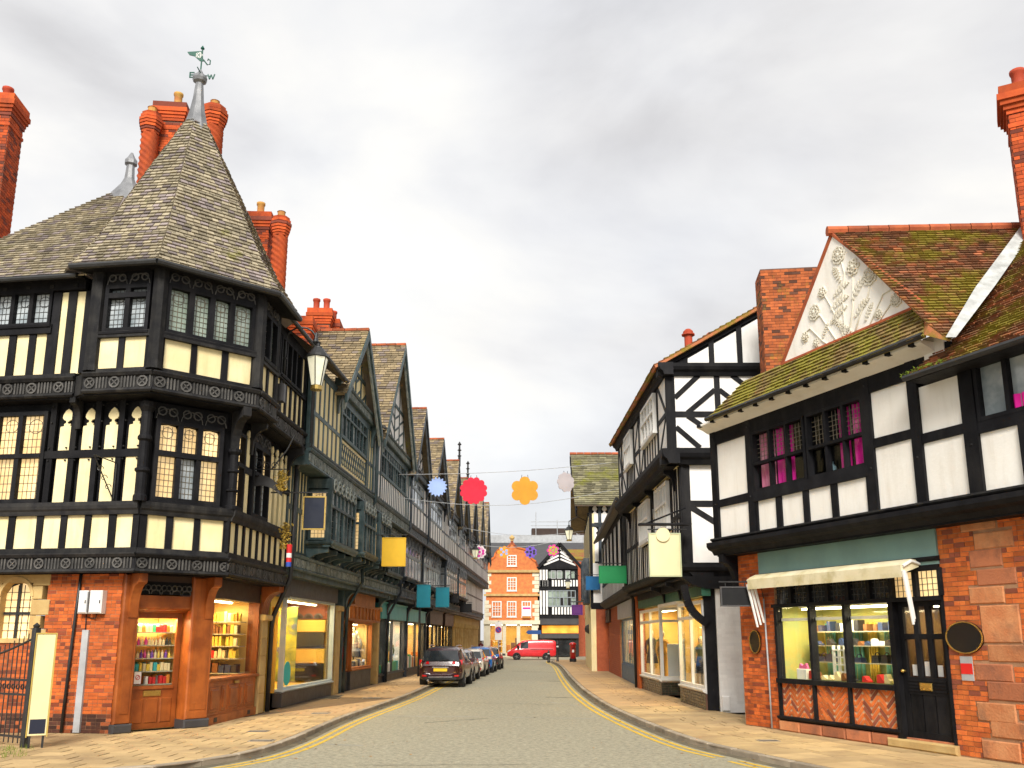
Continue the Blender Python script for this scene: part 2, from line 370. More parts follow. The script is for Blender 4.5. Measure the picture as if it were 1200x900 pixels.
aglass = M('amber_lit_glass', (.7, .5, .24), (.55, .36, .15), 1.3, .14, .06, 3, isl=.22, spec=.7, emit=.34, dirt=.35, dcol=(.75, .62, .4), dsc=3)
wglass = M('painted_sky_glass', (.22, .26, .28), (.5, .54, .56), 1.8, .08, .04, 3, isl=.3, spec=.8)  # pale blue-grey tones put a sky reflection into the pane colour
cglass = glass('shop_glass', (.98, .99, .97), 1.5, .03)
cglass2 = glass('reflecting_window_glass', (.93, .94, .95), 1.5, .04)
came = M('lead_came', (.1, .09, .07), (.2, .17, .12), 6, .5, .1, metal=.3)
cameg = M('grey_lead_came', (.05, .05, .05), (.09, .09, .09), 6, .5, .1, metal=.3)
asphalt = M('asphalt', (.29, .265, .19), (.23, .21, .155), 1.1, .9, 1., 16, dirt=.45, dcol=(.15, .14, .1), dsc=.45, dstr=(1, .5, 1), speck=.8)
gut = M('tar_seam', (.12, .112, .085), (.16, .15, .115), 6, .9, .5, 40)
patchm = M('road_patch', (.32, .305, .25), (.27, .255, .205), 1, .9, .6, 30)
pave = M('sandy_paving', (.5, .355, .175), (.4, .275, .135), 1.2, .88, .4, 35, isl=.16, dirt=.55, dcol=(.2, .13, .08), dsc=.9, dstr=(1, 1, 1))
pavef = M('far_paving', (.48, .32, .165), (.41, .27, .14), .8, .88, .3, 30, dirt=.3, dcol=(.26, .16, .1), dsc=.8, dstr=(1, 1, 1))
joint = M('paving_joint', (.2, .135, .08), (.14, .095, .055), 5, .95, .4, 40)
kerbm = M('kerb_stone', (.36, .3, .22), (.28, .23, .17), 3, .85, .5, 40, isl=.2, dirt=.4, dcol=(.12, .1, .08), dstr=(1, 1, 1))
yline = M('yellow_line_paint', (.72, .47, .03), (.6, .38, .03), 3, .75, .3, 50, dirt=.9, dcol=(.25, .22, .14), dsc=3.2, dstr=(1, 1, 1))
brickd = M('dark_base_brick', (.1, .035, .02), (.06, .026, .018), 6, .85, .5, 60, isl=.4, alt=((.34, .09, .03), .25), dirt=.4)
lframe = M('pale_grey_window_frame', (.17, .2, .215), (.26, .29, .3), 3, .5, .1, 40, isl=.2)
def flat(name, c, rough=.5, spec=.4): return M(name, c, tuple(x * .88 for x in c), 2, rough, .03, 30, spec=spec)
# ------------------------------------------------------------------ building pieces
REL = 1.                                        # how far framing stands proud; far houses are flatter
def timber(par, fr, u0, u1, z0, z1, d=0, mat=black, out=.03, name='timber', back=.06): return G().box(fr, u0, u1, d - back, d + out * REL, z0, z1, .006 * REL).mk(name, mat, par)
def brace(par, fr, a, b, w, d=0, mat=black, out=.025): return G().beam(fr, a, b, w, d - .05, d + out * REL).mk('timber', mat, par)
def panel(par, fr, u0, u1, z0, z1, d=0, mat=cream): return G().box(fr, u0, u1, d - .08, d - .012 * REL, z0, z1).mk('plaster_panel', mat, par)
def studwork(par, fr, us, z0, z1, sw=.15, d=0, tm=black, pm=cream, ends=(1, 1)):
    for i, u in enumerate(us):
        if (i == 0 and not ends[0]) or (i == len(us) - 1 and not ends[1]): continue
        w = sw * RN.uniform(.92, 1.08); timber(par, fr, u - w / 2, u + w / 2, z0, z1, d, tm)
    for a, b in zip(us, us[1:]): panel(par, fr, a + sw * .3, b - sw * .3, z0, z1, d, pm)
def moulding(par, fr, u0, u1, z0, z1, d0, d1, mat=black, name='moulding'):
    h = z1 - z0
    return G().uprism(fr, [(d0, z0), (d1 - .35 * (d1 - d0), z0), (d1 - .25 * (d1 - d0), z0 + .3 * h), (d1 - .08 * (d1 - d0), z0 + .45 * h), (d1, z0 + .7 * h), (d1, z1), (d0, z1 + .02)], u0, u1).mk(name, mat, par)
def frieze(par, fr, u0, u1, z0, z1, d, mat=oldblack, cm=None, step=.62, back=.3):
    h = z1 - z0; g = G(); g.box(fr, u0, u1, d - back, d, z0 + .2 * h, z1 - .2 * h)
    g.uprism(fr, [(d - back, z1 - .2 * h), (d + .05, z1 - .2 * h), (d + .09, z1 - .06 * h), (d + .09, z1), (d - back, z1 + .03)], u0, u1)
    g.uprism(fr, [(d - back, z0), (d + .03, z0), (d + .06, z0 + .08 * h), (d + .03, z0 + .2 * h), (d - back, z0 + .2 * h)], u0, u1)
    f = g.mk('frieze', mat, par); c = G(); a, b = z0 + .22 * h, z1 - .22 * h; u = u0 + .04; k = 0
    while u < u1 - .06:
        m = (u - u0) % step
        if m < step * .42:
            r = min((b - a) / 2, (u1 - u) / 2); n = step * .42
            c.ring(fr, u + r, (a + b) / 2, r, r * .28, d - .01, d + .028, 10)
            for q in range(4): c.beam(fr, (u + r, (a + b) / 2), (u + r + r * math.cos(q * pi / 2 + pi / 4), (a + b) / 2 + r * math.sin(q * pi / 2 + pi / 4)), r * .22, d - .01, d + .022)
            u += 2 * r + .03
        else:
            c.box(fr, u, u + .035, d - .01, d + .025, a, b); u += .075
    c.mk('carving', cm or carvb, f); return f
def bracket(par, fr, u, w, z0, z1, d0, d1, mat=black, name='bracket', sub=None):
    h = z1 - z0; p = [(d0, z0), (d0 + .05, z0), (d0 + .07, z0 + .25 * h)]
    for k in range(6):
        t = k / 5; p.append((d0 + .07 + (d1 - d0 - .1) * (1 - math.cos(t * pi / 2)), z0 + h * (.25 + .52 * math.sin(t * pi / 2))))
    p += [(d1, z1 - .2 * h), (d1, z1), (d0, z1)]
    return G().uprism(fr, p, u - w / 2, u + w / 2).mk(name, mat, par)
def window(par, fr, u0, u1, z0, z1, n, d=0, tr=(), lead=None, gl=dglass, wd=black, fw=.07, mw=.06, out=.05, sill=True, came_m=came, back=.12, name='window', arch=0., cw=.012, alt=None):
    """framed window with lights; its panes, mullions, transoms and leading are pieces of it"""
    out *= REL; back0 = back; back = .035 + (back - .035) * REL
    g = G(); g.box(fr, u0, u0 + fw, d - back, d + out, z0, z1); g.box(fr, u1 - fw, u1, d - back, d + out, z0, z1)
    g.box(fr, u0 + fw, u1 - fw, d - back, d + out - .004, z1 - fw, z1); g.box(fr, u0 + fw, u1 - fw, d - back, d + out - .004, z0, z0 + fw)
    w = g.mk(name, wd, par); a0, a1 = u0 + fw, u1 - fw; lw = (a1 - a0) / n; ld = G()
    for i in range(1, n): B1('mullion', wd, w, fr, a0 + i * lw - mw / 2, a0 + i * lw + mw / 2, d - back + .01, d + out - .01, z0 + fw, z1 - fw)
    zs = [z0 + fw] + list(tr) + [z1 - fw]
    for t in tr: B1('transom', wd, w, fr, a0, a1, d - back + .01, d + out + .012 * REL, t - mw / 2, t + mw / 2)
    for i in range(n):
        for k in range(len(zs) - 1):
            ua, ub, za, zb = a0 + i * lw + (mw / 2 if i else 0), a0 + (i + 1) * lw - (mw / 2 if i < n - 1 else 0), zs[k] + (mw / 2 if k else 0), zs[k + 1] - (mw / 2 if k < len(zs) - 2 else 0)
            m = gl
            if alt and RN.random() < alt[1]: m = alt[0]
            q = d - back + .035
            if arch and k == len(zs) - 2:
                c_ = arch * (ub - ua); p = [(ua, za), (ub, za), (ub, zb - c_), (ub - c_ * .35, zb - c_ * .3), ((ua + ub) / 2, zb), (ua + c_ * .35, zb - c_ * .3), (ua, zb - c_)]
                G().prism(fr, p, q - .012, q).mk('pane', m, w)
                B1('spandrel', wd, w, fr, ua - .005, ub + .005, q - .03, q - .013, zb - c_ - .02, zb)
            else: G().box(fr, ua, ub, q - .012, q, za, zb, .004).mk('pane', m, w)
            if lead:
                nx, nz = lead; nzz = max(1, round(nz * (zb - za) / (z1 - z0)))
                for x in range(1, nx): ld.box(fr, ua + (ub - ua) * x / nx - cw / 2, ua + (ub - ua) * x / nx + cw / 2, q + .001, q + .01, za, zb - (arch * (ub - ua) * .4 if arch and k == len(zs) - 2 else 0))
                for y in range(1, nzz): ld.box(fr, ua, ub, q + .002, q + .011, za + (zb - za) * y / nzz - cw / 2, za + (zb - za) * y / nzz + cw / 2)
                if k == len(zs) - 2 and lead[0] > 2: ld.ring(fr, (ua + ub) / 2, zb - (ub - ua) * .45, (ub - ua) * .33, cw, q + .001, q + .012, 10)
    if lead: ld.mk('leading', came_m, w)
    if sill: G().uprism(fr, [(d - back, z0 - .07), (d + out + .05 * REL, z0 - .07), (d + out + .06 * REL, z0 - .02), (d + out - .02, z0 + .004), (d - back, z0 + .004)], u0 - .05, u1 + .05).mk('sill', wd, w)
    return w
def fleur(par, fr, u, w, z0, z1, d=0, mat=cream):
    """plaster panel with a cusped, spade-shaped head, as cut in the boards"""
    h = w / 2; k = z1 - w * 1.35
    right = [(h, z0), (h, k), (h * .95, k + w * .08), (h * .45, k + w * .12), (h * .5, k + w * .28), (h * .2, k + w * .34), (h * .22, k + w * .5), (h * .55, k + w * .56), (h * .78, k + w * .72), (h * .72, k + w * .92), (h * .4, k + w * 1.2)]
    p = [(u + x, z) for x, z in right] + [(u, z1)] + [(u - x, z) for x, z in reversed(right)]
    return G().prism(fr, p, d - .04, d + .004).mk('plaster_panel', mat, par)
def tracery(par, fr, u0, u1, z0, z1, n, d, mat=black, name='tracery'):
    g = G(); lw = (u1 - u0) / n; B = G().box(fr, u0, u1, d - .1, d, z0, z1).mk('tracery_panel', mat, par)
    for i in range(n):
        c = u0 + (i + .5) * lw; r = min(lw, z1 - z0) * .3
        for s in (-1, 1): g.ring(fr, c + s * lw * .22, (z0 + z1) / 2, r, r * .3, d - .01, d + .03, 9)
        g.ring(fr, c, z0, lw * .46, .02, d - .01, d + .025, 8, 0, pi)
    g.mk(name, carvb, B)
def post(par, fr, u, w, z0, z1, d0, d1, mat=black, name='post'): return G().cbox(fr, u - w / 2, u + w / 2, d0, d0 + .05 + (d1 - d0 - .05) * REL, z0, z1, .012).mk(name, mat, par)
def turned(par, c, z0, z1, r, mat=black, name='column'):
    h = z1 - z0; pr = [(r * 1.25, 0), (r * 1.25, .05 * h), (r, .07 * h), (r, .28 * h), (r * 1.35, .3 * h), (r * 1.35, .32 * h), (r * .9, .34 * h), (r * .9, .6 * h), (r * 1.3, .62 * h), (r * 1.3, .645 * h), (r, .67 * h), (r, .9 * h), (r * 1.5, .95 * h), (r * 1.5, h)]
    return G().lathe((c[0], c[1], z0), pr, 12).mk(name, mat, par)
def gutter(par, fr, u0, u1, z, d, mat=iron, r=.06): return G().tube([fr.P(u0, d, z), fr.P((u0 + u1) / 2, d, z - .015), fr.P(u1, d, z)], r, 8).mk('gutter', mat, par)
def pipe(par, pts, r, mat=iron, name='drainpipe'): return G().tube(pts, r, 8).mk(name, mat, par, True)
def chimney(par, c, w, dp, z0, z1, rz=0., pots=((0, 0),), mat=brickc, pm=None, capw=.09, bh=.085, name='chimney'):
    cx, cy = c; u = V((math.cos(rz), math.sin(rz))); n = V((u.y, -u.x)); cc = V((cx, cy))
    faces = [Fr(cc - u * w / 2 + n * dp / 2, cc + u * w / 2 + n * dp / 2), Fr(cc + u * w / 2 + n * dp / 2, cc + u * w / 2 - n * dp / 2),
             Fr(cc + u * w / 2 - n * dp / 2, cc - u * w / 2 - n * dp / 2), Fr(cc - u * w / 2 - n * dp / 2, cc - u * w / 2 + n * dp / 2)]
    f0 = faces[0]; g = G().box(f0, 0, w, -dp, 0, z0, z1); ch = g.mk(name, mortard, par)
    cap = G(); zc = z1 - .62 if capw > .05 else z1 + .3
    for k, (e, a, b) in enumerate(() if capw < .05 else ((.03, zc - .3, zc - .22), (.035, zc, zc + .1), (capw * .6, zc + .1, zc + .2), (capw, zc + .2, zc + .3), (capw * 1.35, zc + .3, zc + .44), (capw, zc + .44, z1 + .01))):
        cap.box(f0, -e, w + e, -dp - e, e, a, b, .004)
    if cap.v: cap.mk('cap', mat, ch)
    zc = min(zc, z1 - .01)
    sub = G()
    for f in faces[:2] + faces[3:]:
        L = w if f is f0 else dp; nr = int((zc - z0) / bh)
        for r in range(nr):
            zb = z0 + r * bh; a = -.11 if r % 2 else 0
            while a < L:
                x0, x1 = max(a, 0) + .004, min(a + .22, L) - .004
                if x1 - x0 > .03: sub.box(f, x0, x1, -.01, .009 + RN.uniform(0, .004), zb + .005, zb + bh - .005)
                a += .22
    s = sub.mk('brickwork', mat, ch); s['kind'] = 'stuff'
    for (a, b) in pots:
        q = cc + u * a + n * b
        G().lathe((q.x, q.y, z1), [(.15, 0), (.14, .1), (.12, .14), (.125, .4), (.15, .43), (.15, .5), (.11, .52), (.11, .3)], 12).mk('chimney_pot', pm or potm, ch, True)
    return ch
potm = M('clay_pot', (.5, .3, .07), (.42, .17, .05), 4, .8, .2, 30, isl=.2)
potr = M('red_clay_pot', (.42, .06, .025), (.33, .05, .02), 4, .75, .15, 30, isl=.2)
def lamp_strip(fr, u0, u1, d, z, power, label, col=(1, .78, .42), size=.25):
    """a shop's ceiling light: glowing tube in a tray"""
    t = thing('shop_light', label, 'light', fr.P((u0 + u1) / 2, d, z))
    B1('tray', whitep, t, fr, u0, u1, d - .08, d + .08, z, z + .04)
    B1('tube', glow, t, fr, u0 + .05, u1 - .05, d - .04, d + .04, z - .04, z - .002)
    l = bpy.data.lights.new('shop_light', 'AREA'); l.shape = 'RECTANGLE'; l.size = abs(u1 - u0) * .9; l.size_y = size; l.energy = power; l.color = col
    lo = bpy.data.objects.new('lamp', l); COL.objects.link(lo); lo.parent = t; ORG[lo] = ORG[t]
    lo.location = fr.P((u0 + u1) / 2, d, z - .06) - ORG[t]; lo.rotation_euler = (0, 0, fr.rz)
    return t
glow = M('warm_tube', (1, .9, .7), (1, .9, .7), 1, .5, 0, emit=6, ecol=(1, .82, .5))
ORD = ['bottom', 'second', 'third', 'fourth', 'top', 'highest']
NTH = 'first second third fourth fifth sixth seventh eighth ninth tenth eleventh twelfth thirteenth fourteenth fifteenth sixteenth seventeenth eighteenth nineteenth twentieth twenty-first twenty-second twenty-third twenty-fourth'.split()
def goods(fr, u0, u1, d, z, w, h, cols, where, group, kind='carton', dp=.12, fill=.95, grow=.3, row=''):
    """a row of small goods standing on a shelf; every one a thing of its own"""
    u = u0; ct = 0
    while u < u1 - w:
        ct += 1; cn, m = cols[RN.randrange(len(cols))]; hh = h * (1 - grow * RN.random()); ww = w * RN.uniform(.75, 1.05)
        g = G()
        if kind == 'bottle':
            c = fr.P(u + ww / 2, d, z); g.lathe(c, [(ww * .42, 0), (ww * .44, hh * .55), (ww * .3, hh * .68), (ww * .15, hh * .74), (ww * .15, hh * .92), (ww * .19, hh * .93), (ww * .19, hh)], 8)
        elif kind == 'shoe': g.prism(fr, [(u, z), (u + ww, z), (u + ww, z + hh * .28), (u + ww * .7, z + hh * .42), (u + ww * .4, z + hh * .95), (u + ww * .05, z + hh * .85)], d - dp * .3, d + dp * .3)
        elif kind == 'handbag':
            g.prism(fr, [(u, z), (u + ww * .92, z), (u + ww * .82, z + hh * .62), (u + ww * .1, z + hh * .62)], d - dp * .4, d + dp * .4); g.ring(fr, u + ww * .46, z + hh * .6, ww * .3, ww * .07, d - .01, d + .01, 10, 0, pi)
        else: g.cbox(fr, u, u + ww * .9, d - dp / 2, d + dp / 2, z, z + hh, .008)
        o = g.mk(kind, m); tag(o, f'{NTH[min(ct, 24) - 1]} from left{row}, {cn} {kind} {where}', kind, group)
        u += w * (1 if RN.random() < fill else 2)

# ------------------------------------------------------------------ ground, road, pavements
ROW = Fr((-6.95, 25.0), (-6.95 + .0508, 26.0))
struct(G().poly([(-400, -60, -.02), (400, -60, -.02), (400, 900, -.02), (-400, 900, -.02)]).mk('ground', M('far_ground', (.12, .11, .09), (.09, .085, .07), .2, .95, .2)))
road = struct(G().poly([(-60, -30, 0), (60, -30, 0), (60, 20, 0), (12, 22, 0), (9, 112, 0), (-9, 112, 0), (-12, 22, 0), (-60, 20, 0)]).mk('road', asphalt))
KL = [V((-16, 9.5)), V((-11, 12.2)), V((-8.2, 13.9))] + [gp(*p, .1).xy for p in ((192, 898), (242, 890), (292, 882), (342, 867), (396, 842), (450, 824), (487, 811))]
KL += [V((-3.25, 60)), V((-1.95, 86)), V((-1.9, 91)), V((-3.2, 93.5)), V((-8, 94.5))]
KR = [gp(*p, .1).xy for p in ((657, 779), (673, 800), (702, 822), (744, 842), (815, 869), (873, 881), (927, 893))] + [V((6.0, 12.0)), V((8.2, 8.6)), V((10.6, 5.8))]
KR = [V((8.5, 88.5)), V((4.6, 88.0)), V((3.75, 86.5)), V((3.55, 80))] + KR
def resample(pl, step):
    out = [pl[0].copy()]; need = step
    for a, b in zip(pl, pl[1:]):
        L = (b - a).length; p = 0
        while L - p >= need: p += need; out.append(a + (b - a) * (p / L)); need = step
        need -= L - p
    return out
def smooth(pl, it=2):
    for _ in range(it):
        q = [pl[0]]
        for a, b in zip(pl, pl[1:]): q += [a * .75 + b * .25, a * .25 + b * .75]
        pl = q + [pl[-1]]
    return pl
def offs(pl, o):                               # to the right of travel
    r = []
    for i, p in enumerate(pl):
        t = (pl[min(i + 1, len(pl) - 1)] - pl[max(i - 1, 0)]).normalized(); r.append(p + V((t.y, -t.x)) * o)
    return r
KLs, KRs = smooth(KL), smooth(KR)
def strip(a, b, z): 
    g = G()
    for i in range(len(a) - 1): g.poly([(*a[i], z), (*b[i], z), (*b[i + 1], z), (*a[i + 1], z)])
    return g
WL = [V((-26, 15)), V((-20, 18.0)), V((-15, 19.5)), V((-12, 20.2)), V((-10.2, 20.2)), V((-8.9, 20.1)), V((-8.2, 20.5)), V((-7.5, 21.3)), V((-7.13, 22.2)), V((-7.0, 24)), V((-6.4, 36)), V((-5.8, 48)), V((-3.55, 92)), V((-4.5, 96)), V((-10, 97))]
WR = [V((10, 91)), V((7.7, 91)), V((7.3, 84)), V((6.6, 70)), V((5.95, 56)), V((5.6, 45)), V((5.35, 38)), V((5.75, 30)), V((5.75, 26.2)), V((6.4, 25.9)), V((6.2, 22.5)), V((6.1, 20.6)), V((7.75, 16.5)), V((9.3, 12.6)), V((11.5, 7.5)), V((13, 6))]
def nearest_t(pl, p):
    best = (1e9, 0, None); acc = 0
    for a, b in zip(pl, pl[1:]):
        d = b - a; t = max(0, min(1, (p - a).dot(d) / d.length_squared)); q = a + d * t; e = (q - p).length
        if e < best[0]: best = (e, acc + t * d.length, q)
        acc += d.length
    return best
def pave_side(K, W, name, inner, near_y, grid=False):
    n = len(K); kt = [0]
    for a, b in zip(K, K[1:]): kt.append(kt[-1] + (b - a).length)
    base = G(); Wd = [nearest_t(W, k) for k in K]
    w_ = [x[2] for x in Wd]
    base = strip(K, w_, .086) if inner > 0 else strip(w_, K, .086)
    pv = struct(base.mk(name, joint)); 
    # paving: near slabs are single pieces, those further off one part
    far = G(); st = resample(K, .62); kin = offs(st, inner * .16); hits = [nearest_t(W, p)[2] for p in st]
    def slab(q):
        c = sum(q, V((0, 0))) / len(q)
        if len(q) < 3 or max((p - c).length for p in q) < .1: return
        q = [c + (p - c) * (1 - .02 / max((p - c).length, .1)) for p in q]; k = len(q); z = .1 + RN.uniform(-.003, .003)
        one = 13 < c.y < near_y and abs(c.x) < c.y * .66; g = G() if one else far
        g.add([(*p, z) for p in q] + [(*p, .08) for p in q], [tuple(range(k))] + [(i, i + k, (i + 1) % k + k, (i + 1) % k) for i in range(k)])
        if one: g.mk('paving_slab', pave, pv)
    if grid:
        keep = [i for i in range(len(st)) if 6 < st[i].y < 32]; reg = [tuple(kin[i]) for i in keep] + [tuple(p) for p in reversed([w for w in W if w.y < 31.5])]
        e1 = V((.0508, 1)).normalized(); e0_ = V((e1.y, -e1.x)); o0 = V((-7, 20))
        for r in range(-30, 30):
            for c in range(-40, 22):
                a = o0 + e1 * (r * .46) + e0_ * (c * .62 + (.31 if r % 2 else 0)); q = clip_poly(reg, [tuple(a), tuple(a + e0_ * .62), tuple(a + e0_ * .62 + e1 * .46), tuple(a + e1 * .46)])
                if len(q) >= 3: slab([V(p) for p in q])
    for i in range(len(st) - 1):
        if st[i].y < (32 if grid else 6): continue
        A, Bq, C, D = kin[i], kin[i + 1], hits[i + 1], hits[i]
        m = max(1, round(max((A - D).length, (Bq - C).length) / .72)); ph = (i % 2) * .5
        ts = [0] + [min(1, (k + .5 + ph * .5 - .25) / m) for k in range(1, m)] + [1]
        for t0, t1 in zip(ts, ts[1:]): slab([A.lerp(D, t0), Bq.lerp(C, t0), Bq.lerp(C, t1), A.lerp(D, t1)])
    far.mk('distant_paving', pavef, pv, kind='stuff')
    ks = resample(K, .9); rest = G()
    for a, b in zip(ks, ks[1:]):
        t = (b - a).normalized(); nn = V((t.y, -t.x)) * inner; one = 13 < a.y < 34 and abs(a.x) < a.y * .66
        g = G() if one else rest; e = t * .008
        p = [a + e, b - e, b - e + nn * .15, a + e + nn * .15]
        if inner > 0: p = p[::-1]
        z = .105 + RN.uniform(-.004, .004)
        vs = [(*x, -.01) for x in p] + [(*x, z - .02) for x in p] + [(*(x + (((p[0] + p[2]) / 2) - x) * .09), z) for x in p]
        g.add(vs, [(8, 9, 10, 11)] + [(k + i, k + (i + 1) % 4, k + 4 + (i + 1) % 4, k + 4 + i) for k in (0, 4) for i in range(4)])
        if one: g.mk('kerb_stone', kerbm, pv)
    rest.mk('distant_kerb', kerbm, pv, kind='stuff')
    return pv
pave_side(KLs, WL, 'left_pavement', -1, 25, True)
pave_side(KRs, WR, 'right_pavement', -1, 28)
# double yellow lines and the gutter channel
def line_run(K, o, w, y0, y1, gaps=()):
    pts = resample(K, .5); a, b = offs(pts, o), offs(pts, o + w); g = G()
    for i in range(len(pts) - 1):
        if y0 < pts[i].y < y1 and not any(g0 < pts[i].y < g1 for g0, g1 in gaps): g.poly([(*a[i], .004), (*b[i], .004), (*b[i + 1], .004), (*a[i + 1], .004)])
    return g
for K, y0, y1, gaps in ((KLs, 8, 86, ()), (KRs, 7, 85, ((16.9, 17.5),))):
    struct(line_run(K, .30, .085, y0, y1, gaps).mk('yellow_line', yline)); struct(line_run(K, .50, .085, y0, y1, gaps).mk('yellow_line', yline))
    struct(line_run(K, .0, .2, 5, 90).mk('gutter_channel', M('gutter_grit', (.17, .14, .085), (.1, .085, .06), 1.5, .95, .5, 30)))
# patched and cracked road surface
def wob(a, b, w, n=14, j=.06):
    g = G(); a, b = V(a), V(b); t = (b - a).normalized(); nn = V((-t.y, t.x)); A = []; Bz = []
    for i in range(n + 1):
        p = a.lerp(b, i / n) + nn * RN.uniform(-j, j); ww = w * RN.uniform(.5, 1.3); A.append(p - nn * ww / 2); Bz.append(p + nn * ww / 2)
    return strip(A, Bz, .003)
pale = gp(560, 839).xy
struct(wob(gp(370, 838).xy, gp(700, 842).xy, .16, 20, .05).mk('road_seam', patchm))
struct(wob(gp(498, 847).xy, gp(572, 842).xy, .09, 10, .05).mk('road_crack', gut))
struct(wob(gp(640, 817).xy, gp(682, 818).xy, .22, 6, .03).mk('road_crack', gut))
struct(wob(gp(645, 823).xy, gp(690, 829).xy, .16, 6, .03).mk('road_seam', patchm))
struct(wob(gp(641, 798).xy, gp(662, 799).xy, .3, 5, .03).mk('road_crack', gut))
struct(wob(gp(380, 872).xy, gp(425, 874).xy, .2, 6, .03).mk('road_seam', patchm))
struct(wob(gp(530, 823).xy, gp(650, 826).xy, .05, 12, .06).mk('road_crack', gut))
struct(wob(gp(420, 897).xy, gp(620, 896).xy, .04, 14, .05).mk('road_crack', gut))
struct(wob(gp(600, 787).xy, gp(655, 788).xy, .25, 6, .03).mk('road_crack', gut))
lv = G()
for k in range(240):
    K_ = RN.choice((KLs, KRs)); p = offs(K_, RN.choice((RN.uniform(.02, .35), RN.uniform(.02, .3), RN.uniform(.3, 3.2))))[RN.randrange(2, len(K_) - 2)] + V((0, RN.uniform(-1.2, 1.2)))
    if not 13 < p.y < 40: continue
    a = RN.uniform(0, 6.3); e = V((math.cos(a), math.sin(a))) * RN.uniform(.02, .045); h = V((-e.y, e.x)) * .55; lv.poly([(*(p - e), .008), (*(p + h), .02), (*(p + e), .01), (*(p - h), .016)])
o = lv.mk('fallen_leaves', M('brown_leaves', (.4, .2, .04), (.25, .12, .03), 8, .85, 0, isl=.4)); tag(o, 'scattered brown leaves along the gutters and road', 'leaves'); o['kind'] = 'stuff'
def cover(px, py, w, l, label, m=None, rz=.05):
    p = gp(px, py, .1); f = Fr((p.x, p.y), (p.x + math.cos(rz), p.y + math.sin(rz)))
    t = thing('inspection_cover', label, 'manhole cover', (p.x, p.y, .1))
    g = G().box(f, -w / 2, w / 2, -l / 2, l / 2, .1, .108); g.mk('rim', kerbm, t)
    B1('lid', m or iron, t, f, -w / 2 + .04, w / 2 - .04, -l / 2 + .04, l / 2 - .04, .1, .113)
    for k in range(4): B1('rib', kerbm, t, f, -w / 2 + .06, w / 2 - .06, -l / 2 + .08 + k * (l - .2) / 3, -l / 2 + .1 + k * (l - .2) / 3, .11, .116)
cover(303, 857, .45, .35, 'small dark cover in left pavement outside the corner shop window')
cover(307, 868, .5, .35, 'dark iron cover in left pavement nearest the kerb')
cover(384, 817, .9, 1.6, 'long dark grating in left pavement below the yellow shop')
cover(376, 836, .5, .4, 'small dark cover in left pavement between kerb and yellow shop')
cover(435, 818, .6, .5, 'small cover in left pavement outside the timber clothes shop')
cover(900, 868, .42, .3, 'small iron cover in right pavement below the herringbone panels')
# ------------------------------------------------------------------ corner building with the turret
c8, s8 = math.cos(math.radians(8)), math.sin(math.radians(8))
def leftfr(p): return Fr(p, (p[0] + c8, p[1] - s8))
GL = leftfr((-8.60, 20.02)); GB = Fr((-8.60, 20.02), (-7.12, 21.7))
FL = leftfr((-8.22, 19.62)); FB = Fr((-8.22, 19.62), (-6.62, 20.95)); FC = ROW.off(.53)
SA = leftfr((-7.97, 19.1)); SB = Fr((-7.97, 19.1), (-6.11, 20.73)); SC = ROW.off(1.05); SL = GL.off(.6); SW = ROW.off(.85)
T = thing('corner_building', 'black and cream timber-framed corner building with a pointed slate turret', 'building', (-9.5, 22, .1))
def xy(v): return (v.x, v.y)
# masses
Cend = .42
core1 = G().zprism([xy(FL.P(-8, -.13, 0)), xy(FL.P(-.04, -.13, 0)), xy(FB.P(2.04, -.13, 0)), xy(FC.P(Cend, -.13, 0)), xy(ROW.P(Cend, -7, 0)), xy(FL.P(-8, -9, 0))], 3.6, 7.5)
core1.mk('first_floor_wall', black, T)
G().zprism([xy(SL.P(-8, -.13, 0)), xy(SL.P(-1.2, -.13, 0)), xy(SA.P(-1.6, -.13, 0)), xy(SA.P(-.03, -.13, 0)), xy(SB.P(2.45, -.13, 0)), xy(SC.P(-2.9, -.13, 0)), xy(SW.P(-2.9, -.13, 0)), xy(SW.P(Cend, -.13, 0)), xy(ROW.P(Cend, -7, 0)), xy(SL.P(-8, -9, 0))], 7.45, 10.45).mk('second_floor_wall', black, T)
# ground floor: brick wall on the left
gw = G(); gw.box(GL, -8, -3.6, -.4, 0, 0, 3.62); gw.box(GL, -1.8, -.02, -.4, 0, 0, 3.62); gw.box(GL, -3.6, -1.8, -.4, 0, 0, 2.0)
w0 = gw.mk('brick_wall', mortar, T)
bricks(w0, GL, -8, 0., .02, .5, 0, brickd); bricks(w0, GL, -8, 0., .5, 3.6, 0, brick, holes=[(-3.6, -1.8, 2.0, 3.7)], single=0)
for z0, z1, a in ((2.0, 2.3, -1.74), (2.3, 2.6, -1.9), (2.6, 2.95, -1.72), (2.95, 3.25, -1.92), (3.25, 3.6, -1.75)):
    G().cbox(GL, -2.17 + .002, a, -.2, .02, z0 + .006, z1 - .006, .012).mk('stone_block', ystone, w0)
sw_ = G(); sw_.box(GL, -3.6, -2.93, -.3, .015, 2.0, 3.6); sw_.box(GL, -2.97, -2.15, -.3, .012, 3.32, 3.6); sw_.box(GL, -2.97, -2.15, -.3, .05, 2.0, 2.1)
sw = sw_.mk('stone_window', ystone, T)
G().prism(GL, [(-2.95, 2.1), (-2.18, 2.1), (-2.18, 3.05), (-2.3, 3.24), (-2.56, 3.33), (-2.82, 3.24), (-2.95, 3.05)], -.2, -.18).mk('pane', aglass, sw)
g = G()
for k in range(1, 5): g.box(GL, -2.95 + k * .154 - .006, -2.95 + k * .154 + .006, -.18, -.165, 2.1, 3.28)
for k in range(1, 7): g.box(GL, -2.95, -2.18, -.18, -.163, 2.1 + k * .17 - .006, 2.1 + k * .17 + .006)
g.mk('leading', iron, sw)
